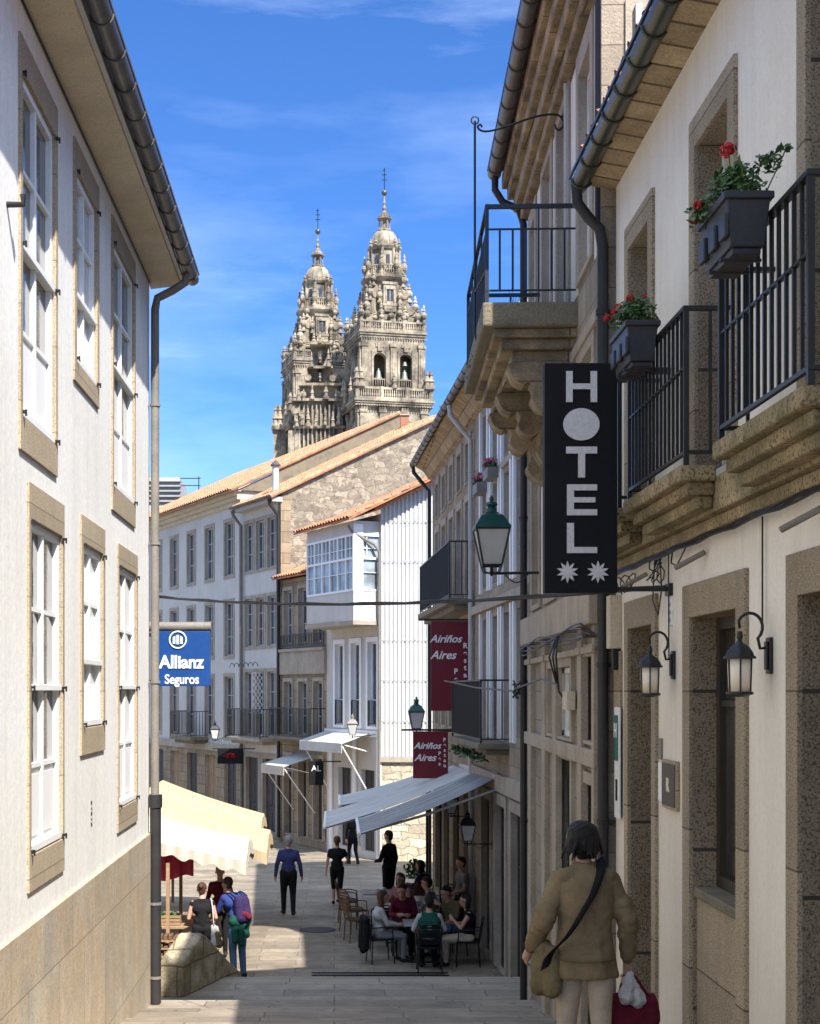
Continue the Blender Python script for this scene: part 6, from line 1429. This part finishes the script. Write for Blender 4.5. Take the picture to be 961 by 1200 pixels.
def person(label, x, y, z, head, h, base, J, top='navy', bottom='black', skin='skin', shoe='shoe', hair='hairblack', sleeve='long', legs='long', hairstyle='short', look=(0, 1, 0), voxel=.013, build=1.0, hands=False, group=None, neckline=True, buildhair=True):
    j = dict(base); j.update({k: V3(*v) if not isinstance(v, Vector) else v for k, v in J.items()})
    t = thing('person', label, 'person', (x, y, z), group); t.rotation_euler = (0, 0, head)
    mats = [top, bottom, skin, shoe]; T, B, S, SH = 0, 1, 2, 3
    pr = []
    def c(a, b, ra, rb, mt): pr.append((j[a] if isinstance(a, str) else a, j[b] if isinstance(b, str) else b, ra*build if mt != S else ra, rb*build if mt != S else rb, mt))
    lat = (j['sr']-j['sl']).normalized(); lh = (j['hr']-j['hl']).normalized(); up = (j['ch']-j['pel']).normalized()
    c(j['pel']-lh*.075, j['pel']+lh*.075, .112, .112, B); c(j['pel']+up*.13-lat*.05, j['pel']+up*.13+lat*.05, .105, .105, T)
    c(j['ch']-lat*.075, j['ch']+lat*.075, .120, .120, T); c(j['pel']+up*.08, 'ch', .115, .125, T)
    c(j['sl']+(-up*.015), j['sr']-up*.015, .062, .062, T); c('ch', j['nk']-up*.06, .12, .075, T)
    for q in 'lr': c(j['nk']-up*.055, j['s'+q]+(j['nk']-j['s'+q])*.25-up*.02, .055, .060, T)
    c(j['nk']-up*.05, j['hd']-Vector((0, 0, .05)), .062, .056, S)
    lk = Vector(look).normalized(); hd = j['hd']; sd = lk.cross(Vector((0, 0, 1))).normalized()
    c(hd-lk*.012+V3(0, 0, .03), hd+lk*.022+V3(0, 0, .035), .087, .083, S); c(hd+lk*.03-V3(0, 0, .045), hd+lk*.055-V3(0, 0, .075), .055, .034, S)
    c(hd+lk*.092+V3(0, 0, .005), hd+lk*.112-V3(0, 0, .018), .010, .014, S)
    c(hd+lk*.09-V3(0, 0, .052), hd+lk*.094-V3(0, 0, .052), .014, .012, S)
    for s in (-1, 1): c(hd+sd*s*.088+V3(0, 0, .012), hd+sd*s*.094-lk*.012-V3(0, 0, .02), .017, .010, S)
    sm = T if sleeve == 'long' else S
    for q in 'lr':
        mid = j['s'+q].lerp(j['e'+q], .45)
        if sleeve == 'none': c('s'+q, 'e'+q, .050, .038, S)
        elif sleeve == 'short': c('s'+q, mid, .060, .056, T); c(mid, 'e'+q, .044, .038, S)
        else: c('s'+q, 'e'+q, .058, .047, T)
        c('e'+q, 'w'+q, .046 if sm == T else .038, .036 if sm == T else .027, sm)
        d = (j['w'+q]-j['e'+q]).normalized(); w = j['w'+q]; s = -1 if q == 'l' else 1
        tip = w+d*.085; c(w, tip, .030, .030, S)
        side = lat*(-s); fd = d.cross(side).normalized(); 
        for i in range(4):
            o = fd*(i-1.5)*.019; L = (.070, .085, .078, .058)[i]; p1 = tip+o+d*L*.55+side*.008; c(tip+o*.9, p1, .0105, .010, S); c(p1, p1+d*L*.4+side*.028, .010, .009, S)
        th = w+d*.03-fd*.022 if fd.y < 0 else w+d*.03+fd*.022; tf = (-fd if fd.y < 0 else fd); c(th, th+tf*.025+d*.035, .013, .011, S); c(th+tf*.025+d*.035, th+tf*.028+d*.065+side*.01, .011, .009, S)
        km = j['h'+q].lerp(j['k'+q], .85)
        c('h'+q, 'k'+q, .098, .066, B)
        if legs == 'long': c('k'+q, 'a'+q, .064, .048, B)
        elif legs == 'knee': c('k'+q, j['k'+q].lerp(j['a'+q], .15), .066, .062, B); c(j['k'+q].lerp(j['a'+q], .1), j['a'+q], .054, .036, S)
        f = j.get('f'+q); f = f if f is not None else j['a'+q]+V3(s*.03, .15, -.045)
        c(j['a'+q]-V3(0, .03, .035), f, .045, .036, SH)
    if legs == 'skirt':
        for i in range(5): pass
    k = MB()
    for a, b, ra, rb, mt in pr: k.capsule(a, b, ra, rb, 10 if ra < .02 else 14)
    s = h/1.75; xf = Matrix.Scale(s, 4)
    finish(remesh(k, voxel, 2 if voxel > .01 else 5), 'body', t, mats, xf, pr)
    if buildhair:
        k = MB(); bk = -lk
        k.capsule(hd+bk*.022+V3(0, 0, .058), hd+lk*.005+V3(0, 0, .068), .092, .085, 16); k.capsule(hd+bk*.045+V3(0, 0, .02), hd+bk*.05-V3(0, 0, .03), .078, .060, 14)
        if hairstyle in ('long', 'bob'):
            L = .30 if hairstyle == 'long' else .12
            for s_ in (-1, -.5, 0, .5, 1): k.capsule(hd+bk*.045+sd*s_*.06+V3(0, 0, .04), hd+bk*(.055 if abs(s_) < 1 else .03)+sd*s_*.075-V3(0, 0, L), .055, .04, 12)
        if hairstyle == 'locks':
            r_ = random.Random(3)
            for i in range(110):
                a = r_.uniform(0, 2*math.pi); dr_ = (sd*math.cos(a)+lk*math.sin(a)); 
                if dr_.dot(lk) > .55: continue
                z0_ = r_.uniform(.02, .11); rad = .108*math.sqrt(max(.05, 1-(z0_/.15)**2)); st_ = hd+dr_*(rad-.012)+V3(0, 0, z0_)-lk*.02
                L = r_.uniform(.07, .15); k.capsule(st_, st_+dr_*r_.uniform(.0, .042)+V3(0, 0, -L)+sd*r_.uniform(-.02, .02), .016, .006, 8)
            for s_ in (-1, -.4, .4, 1): k.capsule(hd+bk*.06+sd*s_*.05+V3(0, 0, .03), hd+bk*.058+sd*s_*.045-V3(0, 0, .075), .045, .026, 12)
        if hairstyle == 'bun': k.capsule(hd+bk*.11+V3(0, 0, .07), hd+bk*.12+V3(0, 0, .05), .045, .04, 12)
        if hairstyle == 'tail':
            k.capsule(hd+bk*.10+V3(0, 0, .05), hd+bk*.13-V3(0, 0, .12), .03, .018, 10)
        finish(remesh(k, voxel*.9, 3, (.03, .012)), 'hair', t, [hair], xf)
    # eyes and mouth
    k = MB()
    for s_ in (-1, 1): k.ball(hd+lk*.093+sd*s_*.032+V3(0, 0, .018), .011, 6)
    me = bpy.data.meshes.new('eyes'); me.from_pydata([tuple(v) for v in k.v], [], k.f); finish(me, 'eyes', t, ['signblack'], xf)
    k = MB(); k.capsule(hd+lk*.101+sd*.018-V3(0, 0, .050), hd+lk*.101-sd*.018-V3(0, 0, .050), .006, .006, 8); me = bpy.data.meshes.new('mouth'); me.from_pydata([tuple(v) for v in k.v], [], k.f); finish(me, 'mouth', t, ['pink'], xf)
    t['_s'] = s; return t, j, s
def garment(t, s, prims, mt, name, voxel=.012, disp=(.06, .012), sm=5):
    k = MB()
    for a, b, ra, rb in prims: k.capsule(V3(*a), V3(*b), ra, rb, 14)
    return finish(remesh(k, voxel, sm, disp), name, t, [mt], Matrix.Scale(s, 4))
def item(name, label, cat, loc, rz, s, prims, mt, voxel=.012, disp=(.06, .01)):
    t = thing(name, label, cat, loc); t.rotation_euler = (0, 0, rz); garment(t, s, prims, mt, 'bag_body', voxel, disp); return t
# ---- woman in khaki jacket, near camera
wx, wy = 1.50, 8.7; wz = gz(wy); ws = 1.66
J = dict(hd=(-.015, .035, 1.625), nk=(0, .01, 1.49), el=(-.27, -.05, 1.15), wl=(-.325, .10, .955), er=(.27, -.03, 1.13), wr=(.285, .05, .89),
    kl=(-.10, .07, .50), al=(-.10, .02, .10), kr=(.10, -.02, .50), ar=(.10, -.17, .14))
t, j, s = person('woman seen from behind in a khaki jacket and beige trousers with a black shoulder strap', wx, wy, wz, 0.04, ws, STAND, J, top='khaki', bottom='beige', hair='hairblack', hairstyle='locks', look=(-.45, 1, -.12), voxel=.0075)
# jacket: lofted body with flared hem plus sleeves
k = MB(); rs = []
for z, rx, ry, cy in ((.79, .208, .150, .0), (.81, .210, .152, .0), (.90, .200, .145, .0), (1.0, .182, .132, -.005), (1.10, .172, .125, -.005), (1.2, .180, .130, -.01), (1.30, .192, .132, -.01), (1.38, .190, .120, -.01), (1.43, .16, .100, -.005), (1.465, .115, .08, 0), (1.50, .078, .072, .005), (1.515, .07, .066, .008)):
    ring = []
    for q in range(40):
        a = 2*math.pi*q/40; fold = 1+.04*math.sin(a*7+z*5)*max(0, (1.2-z)/.4)+.02*math.sin(a*4-z*7)+.006*math.sin(a*11+z*9); ring.append(V3(rx*fold*math.cos(a)*(abs(math.cos(a))**-.12 if abs(math.cos(a)) > .1 else 1), cy+ry*fold*math.sin(a), z))
    rs.append(ring)
k.rings(rs)
for a, b, ra, rb in ((j['sl']+V3(.02, 0, 0), j['el'], .070, .062), (j['el'], j['wl'].lerp(j['el'], .12), .062, .050), (j['sr']-V3(.02, 0, 0), j['er'], .070, .062), (j['er'], j['wr'].lerp(j['er'], .12), .062, .050)): k.capsule(a, b, ra, rb, 18)
for q in 'lr':
    for i, f_ in enumerate((.08, .3, .5, .68, .82)): k.capsule(j['e'+q].lerp(j['w'+q], f_)+V3(.004*(-1)**i, 0, 0), j['e'+q].lerp(j['w'+q], f_+.03), .068-.02*f_, .066-.02*f_, 16)
    for i, f_ in enumerate((.55, .75, .9)): k.capsule(j['s'+q].lerp(j['e'+q], f_)+V3(.005*(-1)**i, -.004, 0), j['s'+q].lerp(j['e'+q], f_+.03), .070, .068, 16)
k.capsule((-.13, -.035, 1.43), (.13, -.035, 1.43), .055, .055, 16)
finish(remesh(k, .0075, 2, (.10, .020)), 'jacket', t, ['khaki'], Matrix.Scale(s, 4))
k = MB()
seam = [V3(-.17, -.118, 1.40), V3(0, -.15, 1.375), V3(.17, -.118, 1.40)]
k.tube([V3(.19*math.cos(a), -.01-.155*math.sin(a), .915) for a in [math.pi*(.12+.76*i/14) for i in range(15)]], .006, 6)
me = bpy.data.meshes.new('s'); me.from_pydata([tuple(v) for v in k.v], [], k.f); finish(me, 'waist_seam', t, ['olive'], Matrix.Scale(s, 4))
# shoulder bag with strap
tb = thing('shoulder_bag', 'olive shoulder bag with a wide black strap across the back of the woman in khaki', 'bag', (wx, wy, wz)); tb.rotation_euler = (0, 0, .04)
garment(tb, s, [((-.245, .02, .97), (-.235, .03, .73), .05, .068), ((-.20, -.04, .95), (-.215, -.05, .72), .045, .06), ((-.27, .05, .95), (-.28, .05, .72), .05, .06)], 'olive', 'bag_body', .01, (.08, .03))
k = MB(); st = [(.085, .02, 1.525), (.088, -.075, 1.50), (.065, -.128, 1.44), (.02, -.163, 1.34), (-.04, -.175, 1.24), (-.10, -.176, 1.14), (-.16, -.155, 1.05), (-.21, -.115, .99), (-.245, -.075, .93), (-.262, -.062, .86)]
sp = smoothpts([V3(*p) for p in st], 4); w_ = Vector((.75, .0, .5)).normalized()*.036; rs = []
for p in sp: rs.append([p-w_+V3(0, -.012, 0), p+w_+V3(0, -.012, 0), p+w_+V3(0, .002, 0), p-w_+V3(0, .002, 0)])
k.rings(rs); me = bpy.data.meshes.new('s'); me.from_pydata([tuple(v) for v in k.v], [], k.f); finish(me, 'strap', tb, ['black'], Matrix.Scale(s, 4))
# burgundy tote and white bag in the right hand
tb = thing('tote_bag', 'burgundy tote bag held low in the right hand of the woman in khaki', 'bag', (wx, wy, wz)); k = MB(); rs = []
for z, rx, ry in ((.34, .13, .05), (.36, .155, .062), (.50, .165, .07), (.62, .15, .055), (.665, .13, .032)):
    rs.append([V3(.335+rx*math.copysign(abs(math.cos(a))**.6, math.cos(a)), .10+ry*math.copysign(abs(math.sin(a))**.7, math.sin(a)), z) for a in [2*math.pi*q/28 for q in range(28)]])
k.rings(rs); finish(remesh(k, .009, 2, (.07, .022)), 'bag_body', tb, ['darkred'], Matrix.Scale(s, 4))
k = MB()
for dy in (-.03, .03): k.tube(smoothpts([V3(.245, .10+dy, .66), V3(.265, .10+dy*.6, .75), V3(.295, .09, .815), V3(.345, .10+dy*.6, .76), V3(.42, .10+dy, .65)], 4), .008, 6)
me = bpy.data.meshes.new('s'); me.from_pydata([tuple(v) for v in k.v], [], k.f); finish(me, 'handle', tb, ['darkred'], Matrix.Scale(s, 4))
tb = thing('plastic_bag', 'crumpled white plastic bag carried above the burgundy tote', 'bag', (wx, wy, wz))
garment(tb, s, [((.29, .02, .80), (.27, .02, .66), .02, .055), ((.31, .03, .76), (.34, .03, .64), .02, .055)], 'whitec', 'bag_body', .008, (.05, .04))
# ---- the others
def P_(label, px, Yp, head, h, base, J, z=None, **kw):
    return person(label, (px-VX)*Yp/F, Yp, gz(Yp) if z is None else z, head, h, base, J, **kw)
walkL = dict(kl=(-.10, .12, .52), al=(-.10, .10, .12), kr=(.10, .05, .50), ar=(.10, -.16, .13), wl=(-.27, -.06, .90), wr=(.28, .14, .92))
P_('man in a blue sweater and dark trousers walking away in the sun', 338, 32.0, .06, 1.76, STAND, dict(walkL, el=(-.255, -.03, 1.13), er=(.255, .0, 1.13), wl=(-.28, .02, .90), wr=(.29, .06, .90)), top='navy', bottom='black', hair='hairgrey', voxel=.015, build=1.08)
P_('person in black walking away in the shade left of the cafe tables', 395, 34.0, -.1, 1.62, STAND, dict(walkL, er=(.27, .08, 1.18), wr=(.22, .26, 1.1), ar=(.05, -.28, .22), kr=(.08, -.02, .48)), top='black', bottom='black', hair='hairbrown', voxel=.015, sleeve='short', legs='knee')
P_('man in black standing under the cafe awning by the sunlit wall', 456, 33.5, .9, 1.78, STAND, dict(wl=(-.16, .24, 1.08), el=(-.25, .06, 1.12)), top='black', bottom='black', voxel=.015, build=1.1)
P_('distant person in dark clothes beside the white gallery house', 414, 45.2, .4, 1.65, STAND, walkL, top='black', bottom='black', voxel=.018)
# market shoppers
t, j, s = P_('woman in a black tank top with her hair tied up, facing the market table', 237, 24.95, .15, 1.66, STAND, dict(hd=(.0, .05, 1.62), wl=(-.2, .26, 1.05), wr=(.2, .26, 1.02)), top='black', bottom='black', hair='hairbrown', hairstyle='bun', sleeve='none', look=(.2, 1, -.3), voxel=.012)
tb = thing('cloth_bag', 'white and green cloth bag hanging from the shoulder of the woman in the tank top', 'bag', t.location); tb.rotation_euler = t.rotation_euler
garment(tb, s, [((.20, -.10, .98), (.22, -.10, .68), .05, .085), ((.24, -.06, .95), (.28, -.06, .70), .05, .08)], 'whitec', 'bag_body', .012, (.1, .02)); garment(tb, s, [((.26, -.14, .86), (.30, -.13, .66), .05, .07)], 'olive', 'pocket', .012, (.1, .02))
k = MB(); k.tube(smoothpts([V3(.15, .05, 1.47), V3(.16, -.06, 1.46), V3(.18, -.13, 1.30), V3(.20, -.14, 1.0)], 4), .012, 6); me = bpy.data.meshes.new('s'); me.from_pydata([tuple(v) for v in k.v], [], k.f); finish(me, 'strap', tb, ['whitec'], Matrix.Scale(s, 4))
t, j, s = P_('person in a blue top and jeans bending to the stall with a purple backpack', 279, 25.1, .75, 1.80, STAND, dict(pel=(0, -.03, .95), ch=(0, .10, 1.27), nk=(0, .20, 1.43), hd=(0, .29, 1.53), sl=(-.18, .15, 1.36), sr=(.18, .15, 1.36), el=(-.22, .28, 1.12), er=(.22, .28, 1.12), wl=(-.12, .48, 1.10), wr=(.12, .48, 1.10)), top='blue', bottom='denim', hair='hairbrown', look=(0, .8, -.6), voxel=.012, build=1.05)
tb = thing('backpack', 'purple and navy backpack on the person in jeans at the market', 'backpack', t.location); tb.rotation_euler = t.rotation_euler
garment(tb, s, [((-.06, -.09, 1.32), (-.06, -.14, 1.04), .085, .10), ((.06, -.09, 1.32), (.06, -.14, 1.04), .085, .10)], 'purple', 'bag_body', .012, (.08, .015)); garment(tb, s, [((-.05, -.20, 1.12), (.05, -.21, 1.06), .05, .06)], 'darkred', 'pocket', .012)
k = MB()
for sx_ in (-.13, .13): k.tube(smoothpts([V3(sx_, -.08, 1.38), V3(sx_, .10, 1.44), V3(sx_, .25, 1.32), V3(sx_, .16, 1.1), V3(sx_, -.06, 1.0)], 4), .014, 6)
me = bpy.data.meshes.new('s'); me.from_pydata([tuple(v) for v in k.v], [], k.f); finish(me, 'strap', tb, ['black'], Matrix.Scale(s, 4))
tb = thing('tied_jacket', 'green jacket tied round the waist of the person in jeans', 'jacket', t.location); tb.rotation_euler = t.rotation_euler
garment(tb, s, [((-.10, -.06, .98), (.10, -.06, .98), .12, .12), ((-.12, -.08, .95), (-.14, -.10, .66), .07, .06), ((-.02, -.12, .95), (-.03, -.13, .60), .06, .05), ((.12, -.06, .95), (.13, -.07, .72), .06, .05)], 'green', 'cloth', .013, (.08, .03))
P_('market seller in a dark red top standing behind the market table', 258, 27.2, 3.0, 1.68, STAND, dict(wl=(-.2, .26, 1.0), wr=(.2, .26, 1.0)), top='darkred', bottom='black', hair='hairbrown', voxel=.015)
# seated group
zc = -4.97
person('long haired woman in a white top seated at the left end of the group', .84, 26.6, zc, -1.35, 1.68, SIT, dict(wl=(-.1, .36, .70), wr=(.12, .34, .72)), top='whitec', bottom='grey', hair='hairbrown', hairstyle='long', voxel=.013)
tb = thing('draped_coat', 'black coat hung over the chair of the long haired woman', 'coat', (.84, 26.6, zc)); tb.rotation_euler = (0, 0, -1.35)
garment(tb, .95, [((-.2, -.30, .86), (.2, -.30, .86), .05, .05), ((-.16, -.32, .84), (-.18, -.33, .30), .06, .07), ((0, -.33, .84), (0, -.34, .25), .06, .07), ((.16, -.32, .84), (.18, -.33, .32), .06, .07)], 'black', 'cloth', .013, (.08, .02))
person('person in a green vest seated with their back to the camera', 1.68, 25.72, zc, 0, 1.72, SIT, dict(el=(-.28, .02, .76), er=(.28, .02, .76), wl=(-.26, .22, .70), wr=(.26, .22, .70)), top='whitec', bottom='black', hair='hairblack', voxel=.013)
tb = bpy.data.objects[-1] if False else None
t = [o for o in COL.objects if o.get('label', '').startswith('person in a green vest')][0]
garment(t, 1.72/1.75, [((-.08, -.03, .72), (.08, -.03, .72), .125, .125), ((-.08, -.03, .90), (.08, -.03, .90), .135, .135), ((-.09, -.02, .99), (.09, -.02, .99), .085, .085)], 'green', 'vest', .013, (.08, .01))
person('dark haired man in a dark red shirt seated facing the camera', 1.30, 27.40, zc, 3.14, 1.76, SIT, dict(hd=(.03, .12, 1.20), wl=(-.1, .38, .80), wr=(.12, .36, .80)), top='darkred', bottom='black', hair='hairblack', look=(.3, 1, -.35), voxel=.013)
person('bare armed woman seated on the right of the cafe group facing left', 2.42, 26.3, zc, 1.5, 1.66, SIT, dict(wl=(-.1, .26, .86), wr=(.1, .30, .80), el=(-.22, .14, .74)), top='black', bottom='beige', hair='hairblack', hairstyle='bob', sleeve='none', voxel=.013)
person('person in an olive shirt leaning on the nearest table from the wall side', 2.2, 27.3, zc, 2.2, 1.74, SIT, dict(hd=(0, .14, 1.18), nk=(0, .08, 1.05), ch=(0, .02, .88), wl=(-.05, .30, .98), wr=(.1, .36, .78)), top='olive', bottom='denim', hair='hairblack', look=(0, 1, -.3), voxel=.013)
person('woman in purple seated at the farthest cafe table', 1.9, 31.5, -4.97, 1.0, 1.66, SIT, {}, top='purple', bottom='black', hair='hairblack', hairstyle='bob', voxel=.015)
person('man in a grey top seated at the second table in deep shade', 1.85, 28.35, zc, 1.2, 1.72, SIT, {}, top='grey', bottom='black', hair='hairblack', voxel=.015)
person('woman in a pink top seated beyond the second table', 1.35, 29.5, zc, 2.6, 1.64, SIT, {}, top='pink', bottom='black', hair='hairbrown', hairstyle='bob', voxel=.015)
P_('waiter in a grey top standing in deep shade by the cafe door', 541, 28.8, 1.9, 1.66, STAND, dict(wl=(-.15, .25, 1.05), el=(-.25, .05, 1.12)), top='grey', bottom='black', sleeve='short', voxel=.015)
SKYTINT = (.185, .325, .53); SKYFILL = (3.0, 2.25, 1.55); SKYSTR = .15; SUNSTR = 3.9; EXPO = 1.42; CLOC = (3.1, 1.7, .36)  # overhead sky, out of frame, made brighter and warmer as added fill light
# ============================================================ SKY, SUN, CAMERA
w = bpy.data.worlds.new('World'); scene.world = w; w.use_nodes = True; nt = w.node_tree
bg = nt.nodes['Background']; sky = nt.nodes.new('ShaderNodeTexSky'); sky.sky_type = 'NISHITA'; sky.sun_disc = False
d = Vector((SX, SY, SZ)).normalized()
sky.sun_elevation = math.asin(d.z); sky.sun_rotation = math.atan2(d.x, d.y)
sky.air_density = 1.0; sky.dust_density = .25; sky.ozone_density = 3.0; sky.altitude = 300
tc = nt.nodes.new('ShaderNodeTexCoord')
mp = nt.nodes.new('ShaderNodeMapping'); mp.inputs['Scale'].default_value = (2.0, 2.0, 11); mp.inputs['Rotation'].default_value = (0, R(-7), 0); mp.inputs['Location'].default_value = CLOC; nt.links.new(tc.outputs['Generated'], mp.inputs['Vector'])
n1 = noise(nt, mp.outputs[0], 1.6, 7, .6)
n2 = noise(nt, mapping(nt, tc.outputs['Generated'], (.9, .9, 3.0)), 2.3, 3, .5)
f = mathn(nt, 'MULTIPLY', ramp(nt, n1, .54, .86), ramp(nt, n2, .42, .66), clamp=True)
f = mathn(nt, 'MULTIPLY', f, .36)
sz = nt.nodes.new('ShaderNodeSeparateXYZ'); nt.links.new(tc.outputs['Generated'], sz.inputs[0])
n3 = noise(nt, mapping(nt, tc.outputs['Generated'], (1.5, 1.5, 5.5)), 1.9, 6, .55)
f = mathn(nt, 'MULTIPLY_ADD', ramp(nt, n3, .40, .72), .17, f, clamp=True)
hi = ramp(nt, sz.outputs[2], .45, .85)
tint = mixc(nt, 1.0, sky.outputs[0], mixc(nt, hi, SKYTINT, SKYFILL), 'MULTIPLY')
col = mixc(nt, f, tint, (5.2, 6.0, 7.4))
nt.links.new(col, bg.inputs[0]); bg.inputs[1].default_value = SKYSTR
ld = bpy.data.lights.new('sun', 'SUN'); ld.energy = SUNSTR; ld.angle = R(.53); ld.color = (1, .95, .88)
lo = bpy.data.objects.new('sun', ld); COL.objects.link(lo); lo.rotation_euler = d.to_track_quat('Z', 'Y').to_euler(); lo.location = (20, -30, 60)
cam = bpy.data.cameras.new('camera'); co = bpy.data.objects.new('camera', cam); COL.objects.link(co)
co.location = (0, 0, 0); co.rotation_euler = (R(90), 0, 0)
cam.sensor_fit = 'VERTICAL'; cam.sensor_height = 36; cam.sensor_width = 28.83; cam.lens = 36*F/1200
cam.shift_x = (480.5-VX)/1200; cam.shift_y = (VY-600)/1200; cam.clip_start = .05; cam.clip_end = 6000
scene.camera = co
scene.view_settings.view_transform = 'Standard'; scene.view_settings.look = 'None'; scene.view_settings.exposure = EXPO; scene.view_settings.gamma = 1
scene.render.engine = 'CYCLES'
